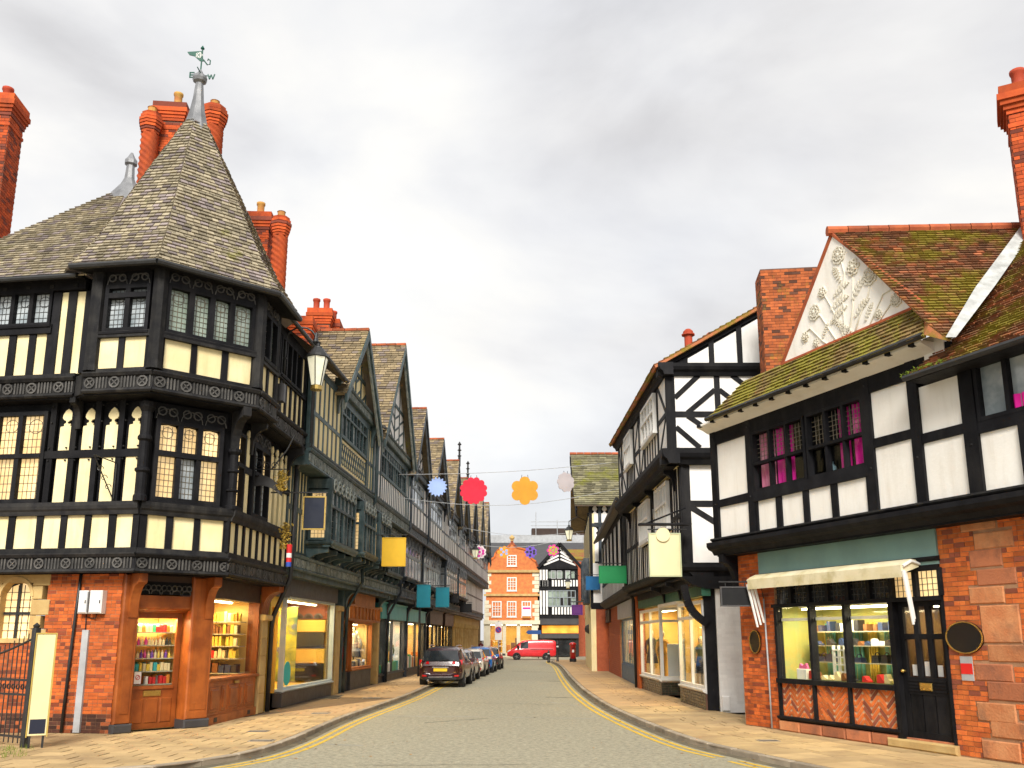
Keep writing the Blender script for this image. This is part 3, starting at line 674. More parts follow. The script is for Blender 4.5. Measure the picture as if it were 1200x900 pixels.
g = G(); g.box(GL, -2.92, -2.2, -.19, -.13, 2.62, 2.68); g.box(GL, -2.22, -2.16, -.19, -.13, 2.1, 3.1); g.box(GL, -2.6, -2.56, -.19, -.13, 2.1, 3.32); g.mk('casement', iron, sw)
G().ring(GL, -2.56, 3.02, .44, .07, -.2, .035, 12, 0, pi).mk('hood_mould', ystone, sw)
# conduit, cable, drainpipe, meter boxes
pipe(T, [GL.P(-1.0, .05, 3.55), GL.P(-1.04, .05, 2.6), GL.P(-1.07, .05, 1.6), GL.P(-1.1, .06, .12)], .035)
G().box(GL, -.83, -.68, .0, .07, .12, 2.28).mk('cable_trunking', greyp, T)
pipe(T, [GL.P(-.78, .03, 2.28), GL.P(-.8, .03, 2.62)], .012, name='cable')
pipe(T, [GL.P(-.55, .03, 2.62), GL.P(-.56, .05, 2.52), GL.P(-.75, .03, 2.55)], .01, name='cable')
for a, b, l in ((-.92, -.7, 'grey ribbed meter box on the brick wall beside the shop door'), (-.66, -.36, 'white rounded meter box on the brick wall beside the shop door')):
    mb = thing('meter_box', l, 'meter box', GL.P((a + b) / 2, 0, 2.63), 'meter boxes on the brick wall')
    G().cbox(GL, a, b, .01, .2, 2.63, 3.13, .03).mk('case', whitep, mb); G().box(GL, b - .05, b - .03, .19, .21, 2.85, 2.92).mk('latch', iron, mb)
    if a < -.8: G().box(GL, b - .08, b + .001, .03, .19, 2.66, 3.1).mk('rib', greyp, mb)
# doorway on the chamfer
for a, b in ((0.0, .38), (1.64, 2.22)):
    p = G().cbox(GB, a, b, -.5, .1, .28, 3.5, .03).mk('pilaster', wood, T)
    G().cbox(GB, a - .03, b + .03, -.5, .14, .09, .29, .03).mk('plinth', dkgrey, p)
    G().box(GB, a + .09, b - .09, .09, .115, .5, 2.6).mk('raised_panel', wood, p)
    bracket(T, GB, (a + b) / 2 + (.03 if a == 0 else .12), .2, 2.55, 3.5, .09, .46, wood)
D = -.28
G().box(GB, .38, 1.64, -.5, -.02, 2.78, 3.05).mk('lintel', wood, T)
moulding(T, GB, .38, 1.64, 2.68, 2.8, -.5, .02, wood)
tracery(T, GB, .38, 1.64, 3.08, 3.36, 5, .0)
G().box(GB, .38, 1.64, -.5, -.02, 3.36, 3.52).mk('lintel', brownf, T)
dr = G(); dr.box(GB, .4, .54, D - .06, D, .12, 2.68); dr.box(GB, 1.5, 1.62, D - .06, D, .12, 2.68); dr.box(GB, .54, 1.5, D - .06, D - .002, 2.55, 2.68); dr.box(GB, .54, 1.5, D - .06, D - .002, .12, 1.02)
door = dr.mk('shop_door', wood, T)
for a, b in ((.52, .82), (.86, 1.18), (1.22, 1.5)):
    G().cbox(GB, a, b, D - .02, D + .018, .24, .78, .02).mk('door_panel', wood, door)
G().box(GB, .54, 1.5, D - .02, D + .03, .98, 1.05).mk('rail', wood, door)
brass = M('brass', (.6, .42, .12), (.5, .34, .1), 4, .3, .05, metal=.9)
G().cbox(GB, .8, 1.22, D - .01, D + .022, .82, .95, .01).mk('letter_plate', brass, door)
G().box(GB, .54, 1.5, D - .04, D - .03, 1.05, 2.55).mk('pane', cglass, door)
G().box(GB, .58, .74, D - .028, D - .024, 1.1, 1.36).mk('notice', whitep, door)
G().ring(GB, .66, 1.24, .055, .014, D - .026, D - .02, 14).mk('no_smoking_ring', M('notice_red', (.6, .03, .03)), door)
G().beam(GB, (.625, 1.205), (.695, 1.275), .012, D - .026, D - .02).mk('no_smoking_bar', bpy.data.materials['notice_red'], door)
# display behind the door pane
clos = M('warm_display_back', (.74, .52, .2), (.66, .44, .14), 1.5, .7, .03, 20)
def closet(par, fr, u0, u1, d0, d1, z0, z1, m=None, name='display_recess', skip=''):
    g = G(); t = .04
    g.box(fr, u0, u1, d0 - t, d0, z0, z1); g.box(fr, u0 - t, u0, d0 - t, d1, z0, z1)
    if 'r' not in skip: g.box(fr, u1, u1 + t, d0 - t, d1, z0, z1)
    g.box(fr, u0 - t, u1 + t, d0 - t, d1, z0 - t, z0); g.box(fr, u0 - t, u1 + t, d0 - t, d1, z1, z1 + t)
    return g.mk(name, m or clos, par)
closet(T, GB, .42, 1.62, -1.05, -.36, .14, 2.66)
lamp_strip(GB, .5, 1.5, -.5, 2.6, 22, 'strip light above the shelves behind the corner shop door')
def flatc(n, c): return (n, flat('goods_' + n, c, .4))
cY, cC, cR, cP, cG, cV, cK, cT_, cW, cO = flatc('yellow', (.75, .52, .08)), flatc('cream', (.75, .62, .36)), flatc('red', (.55, .03, .03)), flatc('pink', (.6, .06, .3)), flatc('green', (.05, .35, .17)), flatc('violet', (.2, .08, .4)), flatc('black', (.03, .03, .035)), flatc('turquoise', (.05, .4, .42)), flatc('white', (.75, .72, .66)), flatc('orange', (.6, .2, .03))
cNavy, cBrown = flatc('navy', (.03, .05, .12)), flatc('brown', (.2, .08, .03))
glass_shelf = flat('glass_shelf', (.42, .4, .3), .2)
rows = [(1.08, [cR, cR, cW, cO], 'carton'), (1.37, [cT_, cG, cC, cY], 'carton'), (1.66, [cV, cP, cC, cY], 'bottle'), (1.95, [cK, cP, cC, cC], 'bottle'), (2.24, [cG, cR, cC, cC, cO], 'carton')]
for i, (z, cols, kd) in enumerate(rows):
    B1('display_shelf', glass_shelf, T, GB, .43, 1.61, -.82, -.42, z - .025, z)
    for dd in (-.5, -.68): goods(GB, .5, 1.56, dd, z, .085, .2, cols, f'on {ORD[i]} shelf behind corner shop door', f'goods on the {ORD[i]} shelf behind the corner shop door', kd, .1, row=', front row' if dd > -.6 else ', back row')
# shop window on the street side
G().box(ROW, -3.35, .1, -.3, -.02, .1, 1.12).mk('stall_riser', wood, T)
G().box(ROW, -3.38, .12, -.3, .03, .1, .3).mk('plinth', wood, T)
moulding(T, ROW, -3.38, .12, 1.04, 1.16, -.3, .07, wood, 'sill')
for a, b in ((-3.2, -2.55), (-2.42, -2.1), (-1.97, -1.32), (-1.19, -.87), (-.74, -.1)):
    p = G().cbox(ROW, a, b, -.05, .0, .36, .98, .03).mk('raised_panel', wood, T)
    G().cbox(ROW, a + .08, b - .08, -.02, .03, .44, .9, .025).mk('inner_panel', wood, p)
for a, b in ((-2.9, -2.7), (-.55, -.35)): G().box(ROW, a, b, -.02, .036, .15, .25).mk('air_vent', iron, T)
G().box(ROW, -1.6, -1.3, .0, .03, .99, 1.05).mk('name_plate', brass, T)
G().box(ROW, -3.3, .05, -.07, -.06, 1.16, 3.05).mk('shop_pane', cglass, T)
G().box(ROW, -3.4, .12, -.3, -.02, 3.05, 3.55).mk('fascia', brownf, T)
G().box(ROW, .02, .14, -.3, .0, 1.16, 3.05).mk('window_post', wood, T)
closet(T, ROW, -3.3, .02, -1.25, -.3, 1.1, 3.12)
lamp_strip(ROW, -3.1, -.2, -.7, 3.06, 30, 'strip light inside the corner shop street window')
EW = Fr(ROW.P(-.25, -1.22, 0).xy, ROW.P(-.25, -.26, 0).xy)
for i, (z, cols, kd) in enumerate([(1.2, [cK, cK, cNavy, cBrown], 'carton'), (1.58, [cC, cY, cR, cC, cW], 'carton'), (1.9, [cY, cC, cY, cY], 'carton'), (2.22, [cY, cY, cC, cBrown], 'carton'), (2.54, [cY, cC, cY, cO], 'carton')]):
    B1('display_shelf', glass_shelf, T, EW, .02, .94, -.1, .35, z - .025, z)
    for dd in (.05, .24): goods(EW, .05, .92, dd, z, .1 if i else .17, .26, cols, f'on {ORD[i]} shelf in corner shop street window', f'goods on the {ORD[i]} shelf in the corner shop street window', kd, .1, .9, row=', front row' if dd > .1 else ', back row')
B1('display_poster', M('blue_white_poster', (.1, .3, .5), (.85, .85, .85), 5, .5, 0), T, ROW, -3.28, -3.25, -.8, -.3, 1.3, 2.5)
# stone pier and wooden bracket at the end of the shop
pr = G().box(ROW, .16, .62, -.4, .06, .1, 2.6).mk('stone_pier', ystone, T)
for k, z in enumerate((.1, .62, 1.1, 1.62, 2.1)): G().cbox(ROW, .15, .63, .0, .075, z + .004, z + (.52 if k % 2 == 0 else .48) - .008, .015).mk('stone_block', ystone, pr)
G().cbox(ROW, .1, .68, -.3, .2, 2.58, 2.74, .04).mk('corbel', ystone, T)
for k in range(4): bracket(T, ROW, .18 + k * .14, .12, 2.72, 3.55, .0, .5, wood)
# lower frieze round the corner
frieze(T, FL, -8, .03, 3.5, 3.93, .02, oldblack); frieze(T, FB, -.02, 2.1, 3.5, 3.93, .02, oldblack); frieze(T, FC, -4.1, Cend, 3.52, 3.93, .02, oldblack, step=.5)
G().zprism([xy(FL.P(-8, -.02, 0)), xy(FL.P(-.04, -.02, 0)), xy(FB.P(2.04, -.02, 0)), xy(FC.P(Cend, -.02, 0)), xy(ROW.P(Cend, -.5, 0)), xy(GB.P(2.2, -.5, 0)), xy(GL.P(-8, -.5, 0))], 3.5, 3.62).mk('jetty_soffit', black, T)
# first floor
def band(fr, u0, u1, z0, z1, out=.05): return timber(T, fr, u0, u1, z0, z1, 0, oldblack, out)
for fr, a, b in ((FL, -8, .02), (FB, 0, 2.08), (FC, -4.1, Cend)):
    band(fr, a, b, 3.93, 4.05, .04); moulding(T, fr, a, b, 4.78, 5.06, -.05, .14, oldblack)
us = [FL.at(px, 625)[0] for px in (-52, -20, 13, 46, 74, 102, 131)] + [-.05]
studwork(T, FL, us, 4.05, 4.78, .16)
studwork(T, FB, [.1, .68, 1.3, 2.0], 4.05, 4.78, .15)
studwork(T, FC, [-4.08 + k * .5 for k in range(10)], 4.05, 4.78, .12)
window(T, FL, -4.35, -2.42, 5.08, 7.2, 3, .0, (6.16,), (5, 12), aglass, black, .09, .1, arch=.0, alt=(wglass, .12))
for px in (74, 101, 128, 155.5):
    u = FL.at(px, 545)[0]; fleur(T, FL, u, .33, 6.27, 7.24, .0); panel(T, FL, u - .175, u + .175, 5.06, 6.08, .014)
timber(T, FL, -2.42, 0, 6.08, 6.25, 0, black, .03)
for u in (-2.3, -1.77, -1.2, -.62, -.08): timber(T, FL, u - .07, u + .07, 5.06, 7.4, 0, black, .01)
for u in (-2.32, -1.9, -1.66, -1.32, -1.08, -.75, -.5, -.16):
    for z in (6.02, 6.31, 6.9, 7.28): G().cbox(FL, u - .016, u + .016, .0, .045, z, z + .03, .006).mk('peg', oldblack, T)
turned(T, xy(FL.P(.02, .06, 0)), 5.06, 7.3, .12)
window(T, FB, .2, 1.78, 5.1, 6.98, 3, .0, (6.2,), (4, 13), aglass, black, .1, .12, arch=.2, alt=(wglass, .15))
tracery(T, FB, .15, 1.85, 6.98, 7.35, 3, .02)
turned(T, xy(FB.P(2.06, .03, 0)), 5.06, 6.5, .11)
bracket(T, Fr(FB.P(2.06, 0, 0).xy, FB.P(2.06, 0, 0).xy + V((.75, .66))), 0, .2, 6.4, 7.44, 0, .62, oldblack)
bracket(T, FL, -1.66, .14, 6.75, 7.44, 0, .32, oldblack); bracket(T, FL, -4.6, .14, 6.75, 7.44, 0, .32, oldblack)
window(T, FC, -3.95, -3.35, 5.1, 7.0, 1, 0, (6.2,), (3, 12), aglass, black, .09, .1)
window(T, FC, -2.75, -1.45, 5.1, 6.95, 2, 0, (6.2,), (4, 12), wglass, black, .09, .1, arch=.2, alt=(aglass, .5)); tracery(T, FC, -2.75, -1.45, 6.95, 7.3, 2, .02)
for u in (-3.08, -1.18, -.75, -.32, .1):
    fleur(T, FC, u, .22, 6.27, 7.2); panel(T, FC, u - .12, u + .12, 5.06, 6.08, .014)
timber(T, FC, -1.4, Cend, 6.08, 6.25, 0, black, .03); timber(T, FC, -3.3, -2.8, 6.08, 6.25, 0, black, .03)
bracket(T, FC, -2.95, .13, 6.6, 7.44, 0, .4, oldblack); bracket(T, FC, .15, .13, 6.5, 7.44, 0, .45, oldblack)
# upper frieze
frieze(T, SL, -8, -1.22, 7.43, 7.9, .06); frieze(T, SA, -1.62, .05, 7.43, 7.9, .06); frieze(T, SB, -.03, 2.5, 7.43, 7.9, .06); frieze(T, SC, -4.22, -2.86, 7.43, 7.9, .06); frieze(T, SW, -2.9, Cend, 7.43, 7.9, .06)
s_ = SA.side(-1.62, .06, False); G().box(Fr(SL.P(-1.2, .06, 0).xy, SA.P(-1.62, .06, 0).xy), 0, .32, -.1, 0, 7.43, 7.9).mk('frieze_return', oldblack, T)
G().zprism([xy(SL.P(-8, .0, 0)), xy(SL.P(-1.2, .0, 0)), xy(SA.P(-1.6, 0, 0)), xy(SA.P(0, 0, 0)), xy(SB.P(2.48, 0, 0)), xy(SC.P(-2.9, 0, 0)), xy(SW.P(-2.88, 0, 0)), xy(SW.P(Cend, 0, 0)), xy(ROW.P(Cend, -.5, 0)), xy(ROW.P(-4, -.5, 0)), xy(GL.P(-8, -.5, 0))], 7.4, 7.47).mk('jetty_soffit', black, T)
# second floor
for fr, a, b in ((SL, -8, -1.25), (SA, -1.6, .02), (SB, 0, 2.47), (SC, -4.2, -2.88), (SW, -2.9, Cend)):
    band(fr, a, b, 7.9, 8.0, .05)
us = [SL.at(px, 415)[0] for px in (-74, -48, -20, 22.5, 55)]
us = [-4.0, -3.45, -2.92, -2.42, -1.98]
studwork(T, SL, us, 8.0, 8.98, .17)
timber(T, SL, -8, -1.95, 8.98, 9.2, 0, black, .07)
window(T, SL, -4.5, -2.02, 9.2, 10.05, 5, 0, (), (4, 6), wglass, black, .06, .09, came_m=cameg)
studwork(T, SL, [-1.9, -1.52, -1.1], 8.0, 9.98, .2)
timber(T, SL, -8, -1.2, 10.02, 10.3, 0, black, .05)
for u in [-3.9, -3.3, -2.7, -2.1, -1.5]: G().box(SL, u, u + .1, .05, .07, 10.08, 10.16).mk('rafter_end', oldblack, T)
# turret: posts, windows, panels
def tpost(p, z0=7.95, z1=10.45, r=.17, m=oldblack): return G().lathe((p.x, p.y, z0), [(r * 1.1, 0), (r, .15), (r, z1 - z0 - .2), (r * 1.1, z1 - z0)], 8).mk('corner_post', m, T)
tpost(SA.P(-1.5, -.02, 0), r=.17); tpost(SA.P(.0, -.02, 0), r=.17); tpost(SB.P(2.44, -.04, 0)); tpost(SC.P(-2.9, -.05, 0), r=.12)
studwork(T, SA, [-1.42, -.8, -.14], 8.0, 8.74, .15); timber(T, SA, -1.4, -.12, 8.72, 8.86, 0, oldblack, .08)
window(T, SA, -1.3, -.2, 8.86, 9.98, 2, 0, (9.72,), (4, 9), wglass, black, .09, .12, came_m=cameg, alt=(gglass, .3)); tracery(T, SA, -1.3, -.2, 9.98, 10.3, 2, .03)
studwork(T, SB, [.12, .88, 1.62, 2.36], 8.0, 8.72, .15); timber(T, SB, .12, 2.36, 8.7, 8.84, 0, oldblack, .1)
window(T, SB, .16, 2.3, 8.84, 10.02, 4, 0, (), (4, 9), gglass, black, .09, .13, arch=.12); tracery(T, SB, .16, 2.3, 10.02, 10.36, 4, .03)
studwork(T, SC, [-4.1, -3.55, -2.98], 8.0, 8.66, .12); timber(T, SC, -4.15, -2.9, 8.64, 8.78, 0, oldblack, .08)
window(T, SC, -4.05, -3.0, 8.8, 10.0, 2, 0, (), (3, 8), gglass, black, .08, .1, arch=.12); tracery(T, SC, -4.05, -3.0, 10.0, 10.34, 2, .03)
studwork(T, SW, [-2.75, -2.3, -1.85, -1.4, -.95, -.5, -.05, .35], 8.0, 8.9, .13); timber(T, SW, -2.8, Cend, 8.88, 9.0, 0, black, .07)
window(T, SW, -2.0, -.1, 9.0, 10.1, 4, 0, (), (3, 7), gglass, black, .07, .1); studwork(T, SW, [-2.75, -2.4, -2.05], 9.0, 10.1, .13); studwork(T, SW, [-.05, .35], 9.0, 10.1, .13)
timber(T, SW, -2.9, Cend, 10.1, 10.35, 0, black, .05); gutter(T, SW, -2.7, Cend, 10.36, .42)
# roofs
ctr = V((-8.35, 21.4))
pl = [SA.P(-1.75, 0, 0).xy, SA.P(0, 0, 0).xy, SB.P(2.47, 0, 0).xy, SC.P(-2.75, 0, 0).xy]; pl += [ctr * 2 - p for p in pl]
def rg(k, z): return [V((*(ctr + (p - ctr) * k), z)) for p in pl]
R0, R1_, R2_, R3_ = rg(1.2, 10.33), rg(.94, 11.3), rg(.62, 12.9), rg(.115, 15.35)
tr_ = G(); ts = G()
for a, b in ((R0, R1_), (R1_, R2_), (R2_, R3_)):
    for i in range(8): tr_.poly([a[i], a[(i + 1) % 8], b[(i + 1) % 8], b[i]])
for i in (7, 0, 1, 2, 3):
    for a, b in ((R0, R1_), (R1_, R2_), (R2_, R3_)): slates(ts, [a[i], a[(i + 1) % 8], b[(i + 1) % 8], b[i]], .185, .118)
tr_.poly(rg(1.2, 10.33)[::-1])
rf = tr_.mk('turret_roof', slate, T); ts.mk('slates', slate, rf, kind='stuff')
for i in (0, 1, 2): G().tube([R0[i] * .5 + R0[i + 1] * .5 + (R0[i] - R0[i + 1]) * .5 + V((0, 0, -.02)), R0[i + 1] + V((0, 0, -.02))], .075, 8).mk('eaves_gutter', iron, T)
for i in (0, 1, 2):
    a, b, c_, d_ = R0[i], R0[i + 1], rg(1.0, 10.42)[i + 1], rg(1.0, 10.42)[i]
    G().plate([a + V((0, 0, -.03)), b + V((0, 0, -.03)), c_ + V((0, 0, -.07)), d_ + V((0, 0, -.07))], .05).mk('eaves_soffit', black, T)
top = V((ctr.x, ctr.y, 15.1))
G().lathe(top, [(.36, 0), (.3, .25), (.21, .62), (.15, 1.0), (.12, 1.35), (.1, 1.5), (.17, 1.55), (.2, 1.63), (.17, 1.72), (.1, 1.76), (.06, 1.85), (.0, 1.95)], 8).mk('lead_cap', lead, rf, False)
# left wing roof with its own lead finial
ap = atY(151, 218, 22.7)
e0, e1 = SL.P(SL.at(-134, 333, .35)[0], .35, 10.22), SL.P(-1.0, .35, 10.22)
lr = G(); lr.poly([e0, e1, ap]); lr.poly([e1, V((-6.5, 26, 10.2)), ap + V((2, 3.5, .0)), ap]); lr.poly([e0, ap, ap + V((2, 3.5, 0)), ap + V((-6, 8, -4))])
lo_ = lr.mk('wing_roof', slate, T); ls = G(); slates(ls, [e0, e1, ap], .2, .125); ls.mk('slates', slate, lo_, kind='stuff')
G().lathe(ap + V((0, 0, -.35)), [(.55, -.25), (.42, .05), (.22, .35), (.14, .55), (.11, .95), (.17, 1.0), (.17, 1.1), (.1, 1.2), (.03, 1.35)], 8).mk('lead_finial', lead, lo_)
gutter(T, SL, -9, -1.2, 10.2, .42); 
G().box(SL, -9, -1.2, -.1, .4, 10.24, 10.28).mk('eaves_soffit', black, T)
# street wing roof behind the turret
sw0, sw1 = SW.P(-2.5, .42, 10.36), SW.P(Cend, .42, 10.36); up = V((-3.2, .16, 3.4))
wr = G().poly([sw0, sw1, sw1 + up, sw0 + up]); wro = wr.mk('street_wing_roof', slate2, T); ls = G(); slates(ls, [sw0, sw1, sw1 + up, sw0 + up], .22, .14); ls.mk('slates', slate2, wro, kind='stuff')
# chimneys
c_ = atY(6, 200, 22.2); chimney(T, (c_.x - .38, 22.2), 1.0, .8, 10.5, atY(5, 120, 22.2).z, .1, ((.12, -.1), (-.35, .1)), pm=potr)
cz = atY(210, 122, 25.5); chimney(T, (cz.x - .3, 25.9), .85, .9, 10.5, cz.z, .1, ((.15, .2),))
def twist(par, x, y, z0, z1, r, m=brickc):
    n = int((z1 - z0) / .03); pr = [(r, (z1 - z0) * k / n) for k in range(n + 1)]
    s = G().lathe((x, y, z0), pr, 30, None, 5.2, 6, .085).mk('twisted_stack', m, par, True)
    cp = G(); h = z1 - z0
    for k, (e, a) in enumerate(((1.1, 0), (1.2, .09), (1.32, .18), (1.42, .28), (1.5, .38), (1.36, .5), (1.2, .6))): cp.lathe((x, y, z1 + a), [(r * e, 0), (r * e, .085)], 8)
    cp.mk('stack_cap', m, s); G().lathe((x, y, z1 + .68), [(.14, 0), (.13, .22), (.15, .24), (.1, .26)], 10).mk('chimney_pot', potm, s)
a = atY(172, 200, 25.2); twist(T, a.x, 25.2, 11, atY(179, 158, 25.2).z, .25)
a = atY(246, 200, 25.4); twist(T, a.x, 25.4, 11, atY(246, 150, 25.4).z, .3)
a = atY(302, 300, 28.5); chimney(T, (a.x, 28.6), .75, .8, 10.3, atY(302, 254, 28.5).z, .05, ((.0, .1),), brickc)
a = atY(327, 300, 28.2); twist(T, a.x, 28.2, 10.3, atY(327, 278, 28.2).z, .25)
# wrought sign bracket on the wall
p0, p1, p2 = FL.at(116, 535), FL.at(138, 543), FL.at(132, 587)
sb = thing('sign_bracket', 'empty wrought iron sign bracket with scrolls on the cream panelled wall', 'sign bracket', FL.P(p2[0], 0, p2[1]))
A_, B_, C_ = FL.P(p1[0], .04, p1[1]), FL.P(p1[0] - .1, .75, p1[1] + .05), FL.P(p1[0], .04, p2[1])
g = G(); g.tube([A_, B_], .014); g.tube([C_, B_], .014); g.tube([A_, C_], .016); g.mk('arm', iron, sb)
for k, t in enumerate((.3, .5, .7)):
    q = C_.lerp(B_, t); g = G(); g.tube([q + V((.08 * math.cos(x * .5) * (1 - x / 16), 0, .08 * math.sin(x * .5) * (1 - x / 16))) for x in range(13)], .009, 5); g.mk('scroll', iron, sb)
# weather vane
vb = V((ctr.x, ctr.y, 17.02)); wv = thing('weather_vane', 'green weather vane with flag pointer and letters on the turret tip', 'weather vane', vb)
vg = M('verdigris_paint', (.01, .1, .07), (.008, .07, .05), 4, .5, .1)
s = .0205
def vp(px, py): 
    q = atY(px, py, ctr.y); return q
G().tube([vb + V((0, 0, -.1)), vp(237.5, 58)], .02, 6).mk('spindle', vg, wv); G().lathe(vp(237.5, 57), [(.0, -.06), (.055, 0), (.0, .1)], 8).mk('tip', vg, wv)
ff = Fr((ctr.x, ctr.y), (ctr.x + 1, ctr.y)); F2 = lambda px, py: (vp(px, py).x - ctr.x, vp(px, py).z)
fl = [F2(*p) for p in ((219.5, 61), (237, 60), (238.5, 72), (234, 71.5), (228, 66), (222, 64.5))]
G().prism(ff, fl[::-1], -.012, .012).mk('flag', vg, wv)
for k in range(5):
    c = F2(233.5, 65); G().ring(ff, c[0] + .06 * math.cos(k * 1.257), c[1] + .06 * math.sin(k * 1.257), .035, .014, -.02, .02, 8).mk('flag_rosette', whitep, wv)
G().tube([vp(238.5, 70), vp(243, 76), vp(246, 75.5), vp(246.5, 71), vp(244, 69), vp(243.5, 71)], .018, 6).mk('scroll', vg, wv)
G().tube([vp(227, 87), vp(236.5, 88), vp(247, 89.5)], .014, 6).mk('arm', vg, wv); q = vp(236.5, 88); G().tube([q + V((0, -.35, 0)), q + V((0, .35, 0))], .014, 6).mk('arm', vg, wv)
e = vp(225.5, 87.8); ex = e.x - ctr.x
g = G(); 
for dz in (-.07, 0, .07): g.box(ff, ex - .06, ex + .05, -.012, .012, e.z + dz - .014, e.z + dz + .014)
g.box(ff, ex - .08, ex - .05, -.012, .012, e.z - .084, e.z + .084); g.mk('letter_e', vg, wv)
e = vp(247.5, 90); ex = e.x - ctr.x; g = G(); zz_ = [(-.09, .075), (-.045, -.075), (0, .06), (.045, -.075), (.09, .075)]
for p, q in zip(zz_, zz_[1:]): g.beam(ff, (ex + p[0], e.z + p[1]), (ex + q[0], e.z + q[1]), .026, -.012, .012)
g.mk('letter_w', vg, wv)

# ------------------------------------------------------------------ iron gate and cream board at far left
gA, gB2 = gp(28, 876, .1).xy, gp(-45, 868, .1).xy
GT = Fr(gB2, gA); L = GT.L
gt = thing('iron_gate', 'black wrought iron gate with scrolls standing open at left edge', 'gate', GT.P(L, 0, .1))
def gz(t): return 2.12 - .42 * math.sin((1 - t) * pi * .5)
G().cbox(GT, L - .07, L + .05, -.06, .06, .1, 2.3, .02).mk('gate_post', iron, gt); G().lathe(GT.P(L - .01, 0, 2.3), [(.05, 0), (.07, .04), (.0, .1)], 8).mk('finial', iron, gt)
G().tube([GT.P(L * t, 0, gz(t)) for t in [k / 10 for k in range(11)]], .022, 6).mk('top_rail', iron, gt)
for z in (.28, 1.05, 1.32): G().box(GT, 0, L - .05, -.015, .015, z - .02, z + .02).mk('rail', iron, gt)
n = 14
for k in range(n):
    t = (k + .5) / n; G().tube([GT.P(L * t, 0, .16), GT.P(L * t, 0, gz(t) + .14)], [.013, .011], 6).mk('bar', iron, gt)
    c = GT.P(L * t, 0, 1.185); g = G()
    g.ring(GT, L * t - .03, 1.19, .055, .014, -.012, .012, 10); g.mk('scroll', iron, gt)
bd = gp(47, 868, .1); bp0, bp1 = gp(31, 863, .32).xy, gp(54, 862, .32).xy
BF = Fr((bp0.x, bp0.y), (bp1.x, bp1.y)); wbd = BF.L
sb = thing('sign_board', 'tall blank cream board with a navy foot strip beside the iron gate', 'board', BF.P(wbd / 2, 0, .1))
creamb = flat('cream_board', (.78, .68, .38), .5)
G().cbox(BF, 0, wbd, -.07, 0, .32, 2.18, .01).mk('face', creamb, sb); G().box(BF, .03, wbd - .03, 0, .004, .36, .62).mk('foot_strip', flat('navy', (.012, .016, .035)), sb)
g = G(); g.box(BF, -.02, .0, -.08, .012, .3, 2.2); g.box(BF, wbd, wbd + .02, -.08, .012, .3, 2.2); g.box(BF, 0, wbd, -.08, .012, 2.18, 2.2); g.mk('edge_trim', flat('old_yellow_trim', (.5, .36, .08)), sb)
for u in (.05, wbd - .05): G().box(BF, u - .02, u + .02, -.06, -.02, .1, .32).mk('leg', iron, sb)
gg = G()
for k in range(200):
    p = gp(RN.uniform(-6, 26), RN.uniform(876, 888), .1) + V((RN.uniform(-.2, .2), RN.uniform(-.2, .2), 0)); h = RN.uniform(.03, .12); a = RN.uniform(0, 6.3); d_ = V((math.cos(a), math.sin(a), 0)) * .006; lean = V((RN.uniform(-.04, .04), RN.uniform(-.04, .04), h))
    gg.poly([p - d_, p + d_, p + lean])
gr = gg.mk('grass', M('grass', (.12, .2, .03), (.2, .2, .03), 4, .8, 0)); tag(gr, 'tuft of green grass at the foot of the iron gate', 'grass'); gr['kind'] = 'stuff'
# ------------------------------------------------------------------ the left-hand row of gabled houses
def bay(t, u0, u1, d1, z0, z1, tm, gl, n, cm, sgl=None, corb=4, z_c=None, pm=None):
    wf = lframe if REL < .3 else tm
    F = ROW.off(d1); S = Fr(ROW.P(u0, .45, 0).xy, ROW.P(u0, d1, 0).xy)
    b = G().box(ROW, u0 + .16, u1 - .04, .3, d1 - .16, z0, z1).mk('bay', tm, t)
    zt = z0 + (z1 - z0) * .58
    window(t, F, u0 + .06, u1 - .06, z0 + .06, z1 - .3, n, -.02, (zt,), (2, 9) if REL > .3 else None, gl, wf, .08, .09 if REL > .3 else .17, sill=False, came_m=cameg, alt=(dglass, .4))
    if S.L > .4: window(t, S, .12, S.L - .1, z0 + .1, z1 - .35, 1, -.02, (zt,), (4, 12), sgl or gl, tm, .07, .08, sill=False)
    for f, L in ((F, None), (S, S.L)):
        a, c = (u0, u1) if L is None else (0, L)
        timber(t, f, a, c, z1 - .3, z1, -.03, tm, .05)
        moulding(t, f, a - .05, c + .08, z0 - .12, z0 + .06, -.2, .12, tm)
    for u in (u0 + .05, u1 - .05): post(t, ROW, u, .12, z0, z1, d1 - .1, d1 + .04, tm)
    G().box(ROW, u0, u1, .3, d1, z0 - .12, z0 - .02).mk('bay_floor', tm, t)
    if corb:
        for k in range(corb): bracket(t, ROW, u0 + .12 + (u1 - u0 - .24) * k / (corb - 1), .13, z_c or z0 - .85, z0 - .11, .44, d1 - .05, tm, 'corbel')
    g = G(); w = (u1 - u0 - .2) / n
    for k in range(n): g.ring(F, u0 + .1 + (k + .5) * w, z1 - .16, w * .4, w * .12, .015, .04, 8); g.ring(F, u0 + .1 + (k + .5) * w, z1 - .32, w * .44, w * .1, .03, .05, 8, 0, pi)
    g.mk('carving', cm, b)
